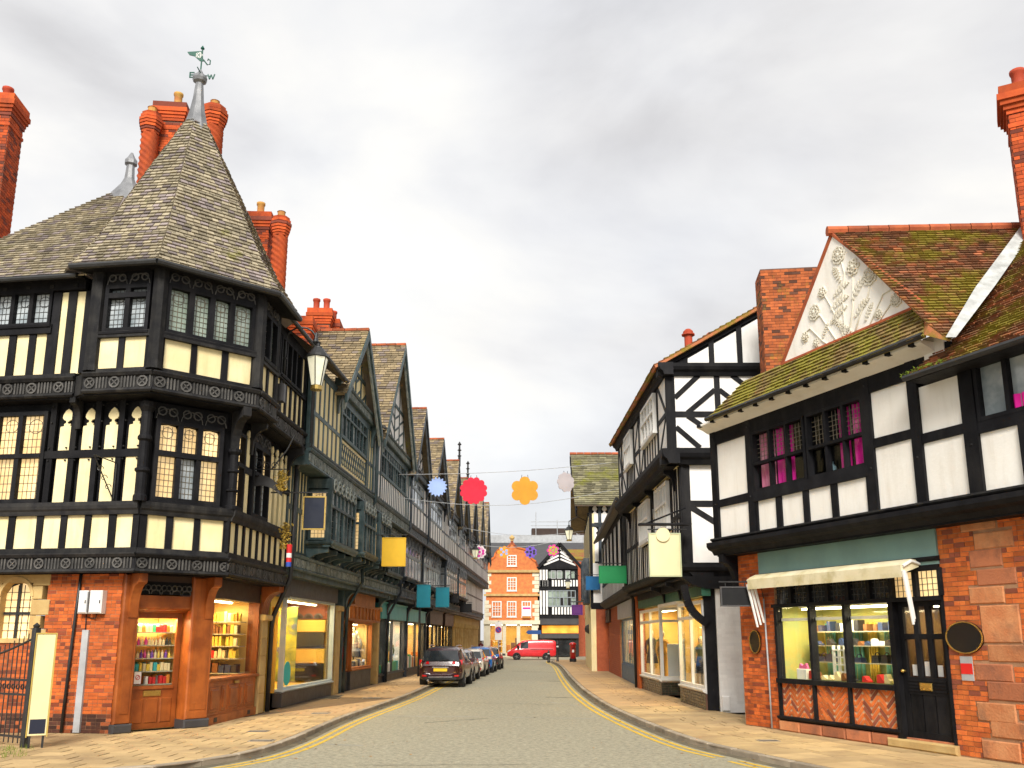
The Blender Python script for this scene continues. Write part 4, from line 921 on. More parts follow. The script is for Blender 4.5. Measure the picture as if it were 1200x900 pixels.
def row_house(label, u0, u1, gc, hw, za, tm, pm, cm, bays=(), ze=10.3, det=1, win=None, slm=slate2, jet=1.0, fstud=.36, patt=0, gl=wglass, link_win=None):
    t = thing('gabled_house', label, 'house', ROW.P((u0 + u1) / 2, 0, .1), 'gabled houses in the left-hand row')
    F1, F2 = ROW.off(.5), ROW.off(jet); S0 = Fr(ROW.P(u0, .2, 0).xy, ROW.P(u0, jet, 0).xy)
    G().box(ROW, u0, u1, -6, .38, 3.9, 7.1).mk('first_floor_wall', tm, t); G().box(ROW, u0, u1, -6, jet - .13, 7.0, ze).mk('second_floor_wall', tm, t)
    frieze(t, F1, u0, u1, 4.05, 4.5, .06, tm, cm, .45); timber(t, F1, u0, u1, 4.5, 4.6, 0, tm, .07)
    frieze(t, F2, u0, u1, 7.0, 7.5, .05, tm, cm, .5, .2); moulding(t, F2, u0, u1, 7.5, 7.64, -.05, .1, tm)
    # first floor
    edges = [u0] + [x for b in bays for x in (b[0], b[1])] + [u1]
    for a, b in zip(edges[::2], edges[1::2]):
        if b - a > .25:
            n = max(1, round((b - a) / fstud)); studwork(t, F1, [a + .06 + (b - a - .12) * k / n for k in range(n + 1)], 4.6, 7.0, .12 if REL > .3 else .28, 0, tm, pm)
            timber(t, F1, a, b, 5.75, 5.9, 0, tm, .035)
    for b in bays:
        bay(t, b[0], b[1], b[2], b[3], b[4], tm, b[6] if len(b) > 6 else gl, b[5], cm, b[7] if len(b) > 7 else None)
        n = max(2, round((b[1] - b[0]) / .4)); studwork(t, F1, [b[0] + (b[1] - b[0]) * k / n for k in range(n + 1)], 4.6, b[3] - .15, .12, 0, tm, pm)
    # second floor
    w0, w1 = win or (gc - hw * .72, gc + hw * .72); nL = max(3, round((w1 - w0) / (.55 if REL > .3 else 1.0)))
    window(t, F2, w0, w1, 8.75, 9.98, nL, 0, (9.55,), (2, 6) if REL > .3 else None, gl, lframe if REL < .3 else tm, .08, .08 if REL > .3 else .16, came_m=cameg, alt=(dglass, .45))
    bal = G(); pn = panel(t, F2, w0, w1, 7.7, 8.66, 0, pm); n = max(3, round((w1 - w0) / (.3 if patt == 0 else .42 if REL > .3 else 1.0))); sp = (w1 - w0) / n
    for k in range(n):
        c = w0 + (k + .5) * sp
        if patt == 0:
            bal.ring(F2, c, 8.42, sp * .48, sp * .11, -.02, .014, 8); bal.ring(F2, c, 7.94, sp * .48, sp * .11, -.02, .014, 8); bal.beam(F2, (c - sp * .3, 8.02), (c + sp * .3, 8.34), .05, -.02, .018); bal.beam(F2, (c + sp * .3, 8.02), (c - sp * .3, 8.34), .05, -.02, .015)
        else:
            bal.box(F2, c - sp * .5 - sp * .15, c - sp * .5 + sp * .15, -.02, .02 * REL, 7.7, 8.66)
    bal.mk('tracery', tm, pn)
    for a, b in ((u0, w0), (w1, u1)):
        if b - a > .2:
            n = max(1, round((b - a) / (.55 if REL > .3 else .9))); us = [a + .06 + (b - a - .12) * k / n for k in range(n + 1)]
            studwork(t, F2, us, 7.64, ze - .1, .13, 0, tm, pm); timber(t, F2, a, b, 8.62, 8.75, 0, tm, .035)
    timber(t, F2, u0, u1, 9.98, ze - .1, 0, tm, .05)
    for u in (u0 + .08, w0 - .06, w1 + .06, u1 - .08): post(t, F2, u, .15, 7.1, ze, -.05, .08, tm)
    # gable
    hz = ze - .05; D0 = jet + .38
    gb = G().prism(ROW, [(gc - hw, hz), (gc + hw, hz), (gc, za - .15)], -5.8, jet - .05).mk('gable', pm, t)
    frieze(t, F2, gc - hw, gc + hw, hz - .1, hz + .3, .1, tm, cm, .5, .2)
    for k in range(-2, 3):
        u = gc + k * hw * .3; top = za - .25 - abs(k) * .3 * (za - hz)
        timber(t, F2, u - .06, u + .06, hz + .3, top, -.03, tm, .02)
        if det and k < 2:
            a = gc + (k + .5) * hw * .3; tz = za - .4 - abs(k + .5) * .3 * (za - hz)
            for q in range(3):
                zz0 = hz + .42 + q * .55
                if zz0 + .5 < tz: brace(t, F2, (a - hw * .13, zz0 + (.4 if k < 0 else 0)), (a + hw * .13, zz0 + (0 if k < 0 else .4)), .09, -.03, tm, .012)
    timber(t, F2, gc - hw * .55, gc + hw * .55, hz + (za - hz) * .42, hz + (za - hz) * .42 + .14, -.02, tm, .03)
    sl_ = (za - hz) / hw; ov = .3
    rp = lambda s, d, e=0.: [ROW.P(gc + s * (hw + ov), d, hz - ov * sl_ + e), ROW.P(gc, d, za + e)]
    for s in (-1, 1):
        a, b = rp(s, D0); c_, d_ = rp(s, -5.9)
        r = G().plate([a, c_, d_, b] if s > 0 else [c_, a, b, d_], .07).mk('roof', slm, t)
        if s < 0: q = G(); slates(q, [c_ + V((0, 0, .01)), a + V((0, 0, .01)), b + V((0, 0, .01)), d_ + V((0, 0, .01))], .3, .18, .012, .03); q.mk('slates', slm, r, kind='stuff')
        a, b = rp(s, 0); nn = .34
        brd = [(gc + s * (hw + ov), hz - ov * sl_), (gc, za), (gc, za - nn), (gc + s * (hw + ov - .02), hz - ov * sl_ - nn * .9)]
        G().prism(ROW, brd if s < 0 else brd[::-1], D0 - .06, D0 + .03).mk('bargeboard', tm, t)
        inr = [(gc + s * (hw + ov - .06), hz - ov * sl_ - .22), (gc, za - .3), (gc, za - .52), (gc + s * (hw + ov - .1), hz - ov * sl_ - .5)]
        G().prism(ROW, inr if s < 0 else inr[::-1], D0 - .12, D0 - .05).mk('cusped_edge', cm, t)
        bracket(t, ROW, gc + s * (hw - .02), .16, hz - .9, hz - .1, jet + .02, D0 - .02, tm)
    for k in range(int((D0 + 5.8) / .45)):
        a = D0 - k * .45; G().prism(Fr(ROW.P(gc, a, 0).xy, ROW.P(gc, a - .43, 0).xy), [(0, za + .0), (.43, za + .0), (.43, za + .09), (0, za + .1)], -.09, .09).mk('ridge_tile', ridget, t)
    for a, b in ((u0, gc - hw), (gc + hw, u1)):
        if b - a > .4: G().poly([ROW.P(a, jet + .35, ze), ROW.P(b, jet + .35, ze), ROW.P(b, -3, ze + 3.3), ROW.P(a, -3, ze + 3.3)]).mk('side_roof', slm, t)
    for a, b in ((u0, gc - hw - .3), (gc + hw + .3, u1)):
        if b - a > .3: gutter(t, ROW, a, b, ze + .02, jet + .4)
    G().box(ROW, u0, u1, -6, -2.8, 0, 3.95).mk('ground_floor_back', dkgrey, t)
    G().box(ROW, u0, u1, -2.8, .48, 3.88, 4.05).mk('jetty_soffit', tm, t)
    return t
REL = .6
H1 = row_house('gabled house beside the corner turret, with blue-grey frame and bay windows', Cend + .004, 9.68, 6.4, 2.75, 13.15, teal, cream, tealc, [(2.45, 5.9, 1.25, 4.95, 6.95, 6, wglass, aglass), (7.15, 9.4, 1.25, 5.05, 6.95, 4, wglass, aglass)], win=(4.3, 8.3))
REL = .4
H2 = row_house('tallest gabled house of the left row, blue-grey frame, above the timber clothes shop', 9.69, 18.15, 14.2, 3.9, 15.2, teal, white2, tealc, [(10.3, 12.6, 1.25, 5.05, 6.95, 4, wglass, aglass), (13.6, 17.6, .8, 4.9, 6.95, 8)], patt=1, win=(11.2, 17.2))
REL = .2
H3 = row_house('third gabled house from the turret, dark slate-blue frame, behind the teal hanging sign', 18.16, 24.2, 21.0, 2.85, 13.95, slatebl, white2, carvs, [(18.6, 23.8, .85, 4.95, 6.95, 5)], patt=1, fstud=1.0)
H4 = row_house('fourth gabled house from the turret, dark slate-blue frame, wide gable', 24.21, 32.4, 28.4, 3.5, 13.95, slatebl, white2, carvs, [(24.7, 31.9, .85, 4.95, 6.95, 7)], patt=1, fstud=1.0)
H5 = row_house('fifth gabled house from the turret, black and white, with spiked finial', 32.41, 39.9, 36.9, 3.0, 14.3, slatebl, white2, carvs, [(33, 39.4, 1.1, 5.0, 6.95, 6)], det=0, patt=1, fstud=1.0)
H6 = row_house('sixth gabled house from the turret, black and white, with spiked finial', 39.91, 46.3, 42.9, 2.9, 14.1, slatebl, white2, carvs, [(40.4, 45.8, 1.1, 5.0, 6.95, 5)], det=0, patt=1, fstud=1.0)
far_l = ['seventh gabled house from the turret, above the sandstone columns', 'eighth gabled house from the turret, small and far off', 'last gabled house of the left row, nearest the red van']
for k, (a, b) in enumerate(((46.31, 53.6), (53.61, 60.9), (60.91, 68))):
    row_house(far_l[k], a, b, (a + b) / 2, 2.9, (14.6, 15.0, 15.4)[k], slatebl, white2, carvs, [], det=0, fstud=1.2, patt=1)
for h, gc, z in ((H5, 36.9, 14.3), (H6, 42.9, 14.1)):
    p = ROW.P(gc, 1.38, z); G().lathe(p, [(.09, -.4), (.09, .3), (.16, .35), (.07, .42), (.07, .7), (.16, .76), (.07, .83), (.06, 1.1), (.15, 1.16), (.0, 1.4)], 8).mk('finial', iron, h)
REL = 1.
# chimneys behind the row
a = atY(375, 395, 33.5); ch = chimney(H1, (a.x, 33.6), .8, .8, 11, atY(375, 365, 33.5).z, .05, ((-.2, .1), (.2, .1)), pm=potr); chimney(H1, (a.x + .35, 34.2), .5, .9, 11, atY(385, 372, 33.5).z, .05, ((.0, .0),), pm=potr)
a = atY(352, 380, 30.5); chimney(H1, (a.x, 30.6), .8, .7, 10.3, atY(352, 374, 30.5).z, .05, ())
chimney(H4, tuple(ROW.P(32.3, -1.0, 0).xy), .7, .7, 11, 14.5, .05, ((0, 0),), pm=potr)
# drainpipes
pipe(H1, [ROW.P(.55, .68, 7.0), ROW.P(.55, .68, 4.3), ROW.P(.55, .66, 3.75), ROW.P(.7, .2, 2.75), ROW.P(.74, .14, 2.5), ROW.P(.74, .14, .12)], .065)
pipe(H1, [SW.P(.5, .5, 10.3), SW.P(.5, .22, 9.9), SW.P(.5, .22, 7.5), ROW.P(.5, .75, 7.0), ROW.P(.55, .68, 6.9)], .06)
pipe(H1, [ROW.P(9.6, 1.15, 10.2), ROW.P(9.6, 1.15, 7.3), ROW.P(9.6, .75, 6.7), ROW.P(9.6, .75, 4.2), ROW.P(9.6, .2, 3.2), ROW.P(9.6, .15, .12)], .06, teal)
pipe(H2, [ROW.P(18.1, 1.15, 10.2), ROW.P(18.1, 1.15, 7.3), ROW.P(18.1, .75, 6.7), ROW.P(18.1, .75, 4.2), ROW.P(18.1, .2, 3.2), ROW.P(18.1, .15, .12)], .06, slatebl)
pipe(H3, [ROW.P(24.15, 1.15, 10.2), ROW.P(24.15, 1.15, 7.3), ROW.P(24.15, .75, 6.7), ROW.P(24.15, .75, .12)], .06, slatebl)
# ---- shops along the row
def shopfront(t, u0, u1, riser, zt, frm, ris, fas, fz, inter, dep=1.6, n=1, power=60, lab='', d=0., lcol=(1, .8, .45), bar=.07):
    G().box(ROW, u0, u1, -.25, d + .02, .1, riser).mk('stall_riser', ris, t); moulding(t, ROW, u0, u1, riser - .05, riser + .05, -.2, d + .1, frm, 'sill')
    w = window(t, ROW, u0, u1, riser + .05, zt, n, d + .0, (), None, cglass, frm, bar, bar, .04, False, name='shop_window')
    G().box(ROW, u0 - .05, u1 + .05, -.25, d + .12, zt, fz).mk('fascia', fas, t)
    G().uprism(ROW, [(d, fz), (d + .18, fz), (d + .2, fz + .06), (d, fz + .1)], u0 - .05, u1 + .05).mk('cornice', fas, t)
    closet(t, ROW, u0 + .02, u1 - .02, -dep, -.2, riser, zt, inter)
    lamp_strip(ROW, u0 + .3, u1 - .3, -.6, zt - .06, power, lab, lcol)
def pier(t, u, w, z0, z1, m, d=.08, capm=None):
    G().cbox(ROW, u - w / 2, u + w / 2, -.5, d, z0, z1, .02).mk('pier', m, t); G().cbox(ROW, u - w / 2 - .06, u + w / 2 + .06, -.5, d + .1, z1 - .02, z1 + .18, .03).mk('capital', capm or m, t)
# mannequins
skinm = flat('mannequin_cream', (.6, .5, .38), .4)
def mannequin(p, h, top, skirt, label, rz=0, legs=True):
    s = h / 1.75; t = thing('mannequin', label, 'mannequin', p)
    G().lathe(p, [(.14 * s, 0), (.14 * s, .02), (.02 * s, .03), (.02 * s, .5 * s)], 10).mk('stand', iron, t)
    for sx in (-1, 1): G().tube([V(p) + V((sx * .07 * s, 0, .06 * s)), V(p) + V((sx * .08 * s, 0, .5 * s)), V(p) + V((sx * .09 * s, 0, .9 * s))], [.035 * s, .05 * s, .075 * s], 8).mk('leg', skinm if skirt else top, t)
    G().lathe(p, [(.16 * s, .92 * s), (.15 * s, 1.05 * s), (.13 * s, 1.15 * s), (.17 * s, 1.32 * s), (.18 * s, 1.42 * s), (.1 * s, 1.5 * s), (.05 * s, 1.53 * s)], 12).mk('top', top, t, True)
    if skirt: G().lathe(p, [(.25 * s, .5 * s), (.2 * s, .8 * s), (.15 * s, 1.06 * s)], 14).mk('skirt', skirt, t, True)
    G().lathe(p, [(.045 * s, 1.5 * s), (.045 * s, 1.58 * s), (.08 * s, 1.63 * s), (.09 * s, 1.7 * s), (.07 * s, 1.77 * s), (.0, 1.8 * s)], 12).mk('head', skinm, t, True)
    for sx in (-1, 1): G().tube([V(p) + V((sx * .18 * s, 0, 1.4 * s)), V(p) + V((sx * .25 * s, -.02, 1.12 * s)), V(p) + V((sx * .22 * s, -.08 * s, .86 * s))], [.055 * s, .045 * s, .03 * s], 8).mk('sleeve', top, t, True)
denim, redc, greyc, navyc, olive, tan = flat('denim', (.06, .1, .2), .9), flat('red_cloth', (.6, .02, .03), .9), flat('grey_cloth', (.2, .2, .21), .9), flat('navy_cloth', (.02, .025, .05), .9), flat('olive_cloth', (.1, .11, .05), .9), flat('tan_cloth', (.5, .26, .06), .9)
stripe = flat('striped_cloth', (.6, .58, .52), .9)
# yellow shop with door
G().box(ROW, .95, 1.1, -.3, .02, .1, 3.3).mk('door_jamb', yellowp, H1)
dy = G(); dy.box(ROW, 1.1, 1.25, -.35, -.28, .12, 2.9); dy.box(ROW, 1.95, 2.1, -.35, -.28, .12, 2.9); dy.box(ROW, 1.25, 1.95, -.35, -.282, .12, .95); dy.box(ROW, 1.25, 1.95, -.35, -.282, 2.75, 2.9)
dy = dy.mk('yellow_door', yellowp, H1); G().box(ROW, 1.25, 1.95, -.33, -.32, .95, 2.75).mk('pane', cglass, dy); G().cbox(ROW, 1.33, 1.87, -.3, -.262, .25, .85, .03).mk('door_panel', yellowp, dy); G().box(ROW, 1.9, 1.94, -.28, -.2, 1.2, 1.6).mk('handle', brass, dy)
G().box(ROW, 1.1, 2.3, -.3, -.05, 3.0, 3.3).mk('fanlight', yellowp, H1); closet(H1, ROW, 1.12, 2.1, -1.5, -.4, .12, 3.0, yellowp)
lamp_strip(ROW, 1.2, 2.0, -.8, 2.92, 14, 'strip light behind the yellow shop door')
shopfront(H1, 2.4, 8.35, .55, 3.35, paleb, dkgrey, dkgrey, 3.98, yellowp, 2.2, 1, 55, 'strip light inside the yellow shop window')
G().box(ROW, .9, 2.4, -.25, .12, 3.3, 3.98).mk('fascia', dkgrey, H1)
pier(H1, 8.85, .7, .1, 3.1, ystone); pier(H1, 9.55, .22, .1, 3.9, teal)
poster = M('colour_splash_poster', (.7, .6, .05), (.05, .12, .06), 1.6, .5, 0, moss=((.06, .08, .3), 2.1, .58)); 
CW = Fr(ROW.P(5.3, -1.75, 0).xy, ROW.P(5.3, -.25, 0).xy)
o = thing('window_poster', 'tall colourful hanging poster in the yellow shop window', 'poster', CW.P(1.0, 0, .7)); G().box(CW, .62, 1.3, -.02, .01, .72, 3.1).mk('sheet', poster, o); G().tube([CW.P(.58, 0, 3.12), CW.P(1.34, 0, 3.12)], .02).mk('rod', iron, o)
o = thing('window_sticker', 'round turquoise sticker low in the yellow shop window', 'sticker', ROW.P(3.1, -.06, .7)); G().lathe(ROW.P(3.15, -.075, 1.05), [(.36, 0), (.36, .008)], 24, ROW.n.to_3d()).mk('disc', flat('turquoise_sticker', (.02, .5, .48)), o)
scr = flat('screen_and_reflection', (.02, .022, .03), .15, .7)
CE = Fr(ROW.P(8.25, -2.15, 0).xy, ROW.P(8.25, -.22, 0).xy)
o = thing('display_cabinet', 'wall of yellow panels, dark screen and painted car reflection in the yellow shop window', 'cabinet', CE.P(1, .1, .55))
for z0, z1, m in ((.6, 1.2, scr), (1.75, 2.3, scr)): G().cbox(CE, .5, 1.9, .02, .12, z0, z1, .02).mk('screen_and_reflection', m, o)  # the upper dark panel is a car reflection built as a solid piece
for z0, z1 in ((1.22, 1.73), (2.32, 2.75)): G().cbox(CE, .45, 1.92, .02, .1, z0, z1, .02).mk('yellow_panel', yellowp, o)
G().box(CE, .3, 1.95, .0, .05, 2.78, 3.33).mk('brick_panel', brickr, o)
for k in range(4): G().ring(CE, .55 + k * .36, 2.82, .17, .05, .04, .08, 10, 0, pi).mk('arch', dkgrey, o); G().prism(CE, [(.44 + k * .36, 2.8), (.66 + k * .36, 2.8), (.66 + k * .36, 2.86), (.55 + k * .36, 2.93), (.44 + k * .36, 2.86)], .04, .07).mk('arch_opening', scr, o)
goods(CW, .1, .6, .3, 1.62, .22, .3, [cR, cBrown, cK, cNavy], 'piled in the yellow shop window', 'goods piled in the yellow shop window', 'carton', .2)
B1('display_shelf', brownf, H1, CW, .05, .62, .15, .45, .6, 1.6); mannequin(CW.P(.35, -.3, .58), 1.7, navyc, None, 'mannequin in navy clothes beside the poster in the yellow shop')
# timber clothes shop
pinkw = M('orange_wood', (.4, .14, .03), (.28, .085, .02), 2.5, .45, .15, 35, isl=.15)
warmw = M('warm_shop_wall', (.74, .56, .28), (.66, .48, .2), 1.5, .7, .03)
shopfront(H2, 11.3, 15.2, .85, 2.75, pinkw, dkgrey, pinkw, 3.98, warmw, 1.7, 1, 40, 'strip light inside the timber clothes shop')
G().box(ROW, 10.0, 11.3, -.25, -.1, .1, .8).mk('stall_riser', dkgrey, H2); window(H2, ROW, 10.1, 11.2, .85, 2.75, 1, -.12, (), None, cglass, pinkw, .09, .08, .05, False, name='side_window'); closet(H2, ROW, 10.0, 11.3, -1.7, -.3, .8, 2.75, warmw)
window(H2, ROW, 10.0, 16.2, 2.78, 3.42, 9, .13, (), None, aglass, pinkw, .08, .1, .05, False, name='top_lights')
G().box(ROW, 15.2, 16.2, -1.2, -1.1, .1, 2.75).mk('recessed_door', pinkw, H2); pier(H2, 16.5, .3, .1, 3.3, ystone)
bracket(H2, ROW, 16.5, .25, 3.2, 4.0, .05, .52, teal); bracket(H2, ROW, 9.85, .25, 3.2, 4.0, .05, .52, teal)
mannequin(ROW.P(11.15, -.4, .82), 1.6, denim, redc, 'mannequin with denim top and red skirt in the timber clothes shop'); mannequin(ROW.P(13.4, -.35, .88), 1.65, stripe, greyc, 'mannequin in pale top and grey skirt in the timber clothes shop')
dks = flat('dark_stripe', (.03, .03, .03)); BE = Fr(ROW.P(15.1, -1.65, 0).xy, ROW.P(15.1, -.2, 0).xy)
for k in range(6): B1('display_stripe', dks, H2, BE, .2, .9, .0, .03, 1.75 + k * .15, 1.82 + k * .15)
mannequin(BE.P(1.1, .3, .88), 1.5, greyc, navyc, 'mannequin in grey top at the far end of the timber clothes shop')
goods(ROW, 12.6, 15, -.3, .9, .45, .4, [cBrown, cC, cNavy], 'in the timber clothes shop window', 'goods in the timber clothes shop window', 'carton', .3)
# aqua shops
pinkint = M('bright_shop_wall', (.7, .6, .5), (.5, .55, .55), .9, .7, .03, moss=((.2, .45, .42), .8, .6))
shopfront(H3, 16.9, 23.6, .4, 3.0, dkgrey, dkgrey, aqua, 3.7, pinkint, 1.8, 2, 50, 'strip light inside the first aqua-fronted shop', lcol=(1, .88, .7))
shopfront(H4, 24.6, 30.6, .4, 3.0, dkgrey, dkgrey, aqua, 3.6, warmw, 1.8, 2, 45, 'strip light inside the second aqua-fronted shop')
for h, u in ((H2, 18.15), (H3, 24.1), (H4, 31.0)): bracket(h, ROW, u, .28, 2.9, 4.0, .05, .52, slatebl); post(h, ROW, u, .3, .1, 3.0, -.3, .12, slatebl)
mannequin(ROW.P(19.2, -.35, .42), 1.7, navyc, None, 'mannequin in navy clothes in the first aqua-fronted shop'); mannequin(ROW.P(21.4, -.35, .42), 1.7, olive, tan, 'mannequin in olive top and tan skirt in the first aqua-fronted shop')
goods(ROW, 17.5, 23, -.25, .42, .5, .6, [cT_, cW, cG, cY], 'in the first aqua-fronted shop window', 'goods in the first aqua-fronted shop', 'carton', .4)
goods(ROW, 25, 30, -.25, .42, .5, .9, [cO, cY, cW, cG], 'in the second aqua-fronted shop window', 'goods in the second aqua-fronted shop', 'carton', .4)
# darker shops further on, then sandstone columns
shopfront(H5, 32.8, 38.9, .5, 3.0, oldblack, dkgrey, dkgrey, 3.8, warmw, 1.6, 3, 30, 'strip light inside the dark-framed shop beyond the aqua shops')
shopfront(H6, 40.4, 45.6, .5, 3.0, oldblack, dkgrey, brownf, 3.8, warmw, 1.6, 3, 28, 'strip light inside the brown-fronted shop before the sandstone columns')
far3 = [o for o in bpy.data.objects if o.name.startswith('gabled_house') and o.type == 'EMPTY'][6:]
for h, a, b in zip(far3, (46.4, 53.7, 61), (53.5, 60.8, 67.9)):
    G().box(ROW, a, b, -2.8, -.5, .1, 3.9).mk('sandstone_wall', ystone, h); G().box(ROW, a, b, -.6, .1, 3.3, 3.95).mk('sandstone_lintel', ystone, h)
    for k in range(5):
        u = a + .5 + k * (b - a - 1) / 4; p = ROW.P(u, -.1, .1); G().lathe(p, [(.3, 0), (.3, .25), (.21, .32), (.2, 2.8), (.28, 2.9), (.32, 3.2)], 12).mk('sandstone_column', ystone, h)
# ------------------------------------------------------------------ hanging signs, lamps and small things on the left side
def hang_sign(fr, px0, py0, px1, py1, D, m, label, frame=None, arm=True, th=.06, cat='sign'):
    u, zt = fr.at(px0, py0, D); _, zb = fr.at(px0, py1, D); p = fr.P(u, D, zb); w = (px1 - px0) / FPX * (p.y * cT + (p.z - CAM_H) * sT)
    sgn = 1 if fr.n.x > 0 else -1
    if sgn < 0: u, zt = fr.at(px1, py0, D); _, zb = fr.at(px1, py1, D); p = fr.P(u, D, zb); w = (px1 - px0) / FPX * (p.y * cT + (p.z - CAM_H) * sT)
    f = Fr((p.x, p.y), (p.x + 1, p.y)); x0, x1 = (0, w) if sgn > 0 else (-w, 0)
    t = thing('hanging_sign', label, cat, p)
    G().cbox(f, x0, x1, -th, 0, zb, zt, .008).mk('board', m, t)
    g = G(); e = .035
    for a, b, c, d in ((x0 - e, x1 + e, zb - e, zb), (x0 - e, x1 + e, zt, zt + e), (x0 - e, x0, zb, zt), (x1, x1 + e, zb, zt)): g.box(f, a, b, -th - .01, .012, c, d)
    g.mk('frame', frame or m, t)
    if arm:
        wall = -sgn * (D + .0) if sgn > 0 else D
        r0 = -D if sgn > 0 else D
        g = G(); g.tube([f.P(r0 * .9, -th / 2, zt + .14), f.P(x1 + .05 if sgn > 0 else x0 - .05, -th / 2, zt + .14)], .02, 6)
        for x in (x0 + w * .15, x1 - w * .15): g.tube([f.P(x, -th / 2, zt + .14), f.P(x, -th / 2, zt + .02)], .01, 5)
        g.mk('arm', iron, t)
    return t, f, x0, x1, zb, zt
sy = flat('yellow_sign', (.78, .47, .02), .45); st_ = flat('teal_sign', (.01, .22, .3), .4); sn = flat('navy_sign', (.006, .01, .025), .35); sk = flat('black_sign', (.006, .006, .007), .35)
hang_sign(ROW, 357, 583, 381, 620, 1.45, sn, 'blank navy hanging sign in front of the lit bay window', brass)
hang_sign(ROW, 449, 631, 475, 663, 1.5, sy, 'blank yellow hanging sign over the timber clothes shop', sy)
hang_sign(ROW, 489.5, 686, 504, 711, 1.0, st_, 'blank teal hanging sign, the nearer of the two', st_)
hang_sign(ROW, 511.5, 689, 526, 711, 1.0, st_, 'blank teal hanging sign, the farther of the two', st_)
hang_sign(ROW, 527.5, 696, 537.5, 706, 1.0, sk, 'small blank black hanging sign beside the farther teal sign', sk)
hang_sign(ROW, 539.5, 708, 552.5, 717, .9, sk, 'wide blank black hanging sign above the sandstone columns', sk)
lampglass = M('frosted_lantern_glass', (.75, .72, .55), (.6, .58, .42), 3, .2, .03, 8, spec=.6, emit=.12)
def lantern(t, c, h, r, capm=None):
    """tapered four-sided street lantern standing above point c"""
    x, y, z = c; n = 6
    def rg_(rr, zz): return [(x + rr * math.cos(2 * pi * k / n + .5), y + rr * math.sin(2 * pi * k / n + .5), zz) for k in range(n)]
    lo, hi = rg_(r * .5, z + .08 * h), rg_(r, z + .66 * h)
    for k in range(n): G().plate([lo[k], lo[(k + 1) % n], hi[(k + 1) % n], hi[k]], .006).mk('pane', lampglass, t)
    g = G()
    for k in range(n): g.tube([lo[k], hi[k]], r * .05, 5); g.tube([hi[k], hi[(k + 1) % n]], r * .06, 5); g.tube([lo[k], lo[(k + 1) % n]], r * .06, 5)
    g.mk('frame', iron, t)
    G().lathe((x, y, z), [(r * .55, 0), (r * .55, .08 * h)], n * 2).mk('base', brass, t)
    G().lathe((x, y, z), [(r * 1.1, .66 * h), (r * .95, .72 * h), (r * .45, .86 * h), (r * .42, .88 * h), (r * .2, .9 * h), (r * .2, .96 * h), (r * .3, .97 * h), (0, h)], n * 2).mk('cap', capm or iron, t)
Lc = atY(370.5, 457, 23.3); Lt = atY(370.5, 396, 23.3)
wl_ = thing('wall_lamp', 'black iron street lantern on an arched bracket by the turret', 'street lamp', (Lc.x, Lc.y, Lc.z))
lantern(wl_, Lc, (Lt.z - Lc.z) * .93, .29)
wallp = atY(334, 420, 23.3); t0 = Lt + V((0, 0, -.05)); xs = [wallp + V((0, 0, -.7)), wallp + V((0, 0, .25))]
for k in range(9):
    a = pi * k / 8; mid = (wallp.x + t0.x) / 2; rx = (t0.x - wallp.x) / 2; xs.append(V((mid - rx * math.cos(a), 23.3, max(wallp.z + .25, t0.z) + .35 * math.sin(a))))
xs.append(t0); G().tube(xs, [.03] * 2 + [.026] * 9 + [.03], 8).mk('bracket', iron, wl_, True)
G().tube([wallp + V((-.25, 0, .0)), wallp + V((.05, 0, 0))], .03, 8).mk('wall_fixing', iron, wl_)
g = G().lathe(t0 + V((0, 0, -.05)), [(.03, -.1), (.09, -.02), (.05, .08), (.03, .25)], 10); g.mk('collar', iron, wl_)
fb_ = thing('wall_floodlight', 'small dark box lamp on the wall below the bracket lantern', 'wall lamp', atY(327, 470, 22.4)); q = atY(327, 470, 22.4); f = Fr((q.x, q.y), (q.x + 1, q.y))
q2 = atY(327, 449, 22.4); G().cbox(f, -.11, .11, -.2, 0, q.z, q2.z, .02).mk('case', dkgrey, fb_); G().box(f, -.05, .05, -.3, -.2, q.z + .15, q.z + .25).mk('bracket', iron, fb_)
# arched sign with hanging basket
Y0 = 22.6; A = atY(297, 563, Y0); Bq = atY(331, 563, Y0); f = Fr((A.x, Y0), (A.x + 1, Y0)); w = Bq.x - A.x
ar = thing('arched_sign', 'dark curved hanging sign on a scrolled iron bracket', 'sign', A)
pts = [(w * k / 8, atY(297, 570, Y0).z + .06 * math.sin(pi * k / 8) - .004 * k * k) for k in range(9)]
G().prism(f, [(u, z) for u, z in pts] + [(u, z + .3 - .012 * i) for i, (u, z) in reversed(list(enumerate(pts)))], -.05, 0).mk('board', dkgrey, ar)
zt = atY(297, 550, Y0).z; g = G(); g.tube([f.P(-.35, 0, zt), f.P(w + .1, 0, zt)], .015, 6); g.tube([f.P(w * .6, 0, zt), f.P(w * 1.1, 0, zt + .5), f.P(w * 1.35, 0, zt + .9)], .02, 6); g.mk('arm', iron, ar)
for k, (u, r) in enumerate(((.1, .16), (.3, .1), (w * .7, .1))): G().tube([f.P(u + r * math.cos(a_ * .6) * (1 - a_ / 18), 0, zt + r + r * math.sin(a_ * .6) * (1 - a_ / 18)) for a_ in range(15)], .01, 5).mk('scroll', iron, ar)
def tuft(c, r, h, m, label, n=260):
    g = G()
    for k in range(n):
        p = V(c) + V((RN.gauss(0, r * .45), RN.gauss(0, r * .45), RN.uniform(-h, 0))); a = V((RN.uniform(-1, 1), RN.uniform(-1, 1), RN.uniform(-1, 1))).normalized() * .05; b = V((RN.uniform(-1, 1), RN.uniform(-1, 1), RN.uniform(-1, 1))).normalized() * .025
        g.poly([p - a, p + b, p + a, p - b])
    o = g.mk('dried_garland', m); o['kind'] = 'stuff'; return tag(o, label, 'garland')
gold = M('dry_gold_leaves', (.45, .3, .05), (.25, .17, .03), 6, .8, 0, isl=.4)
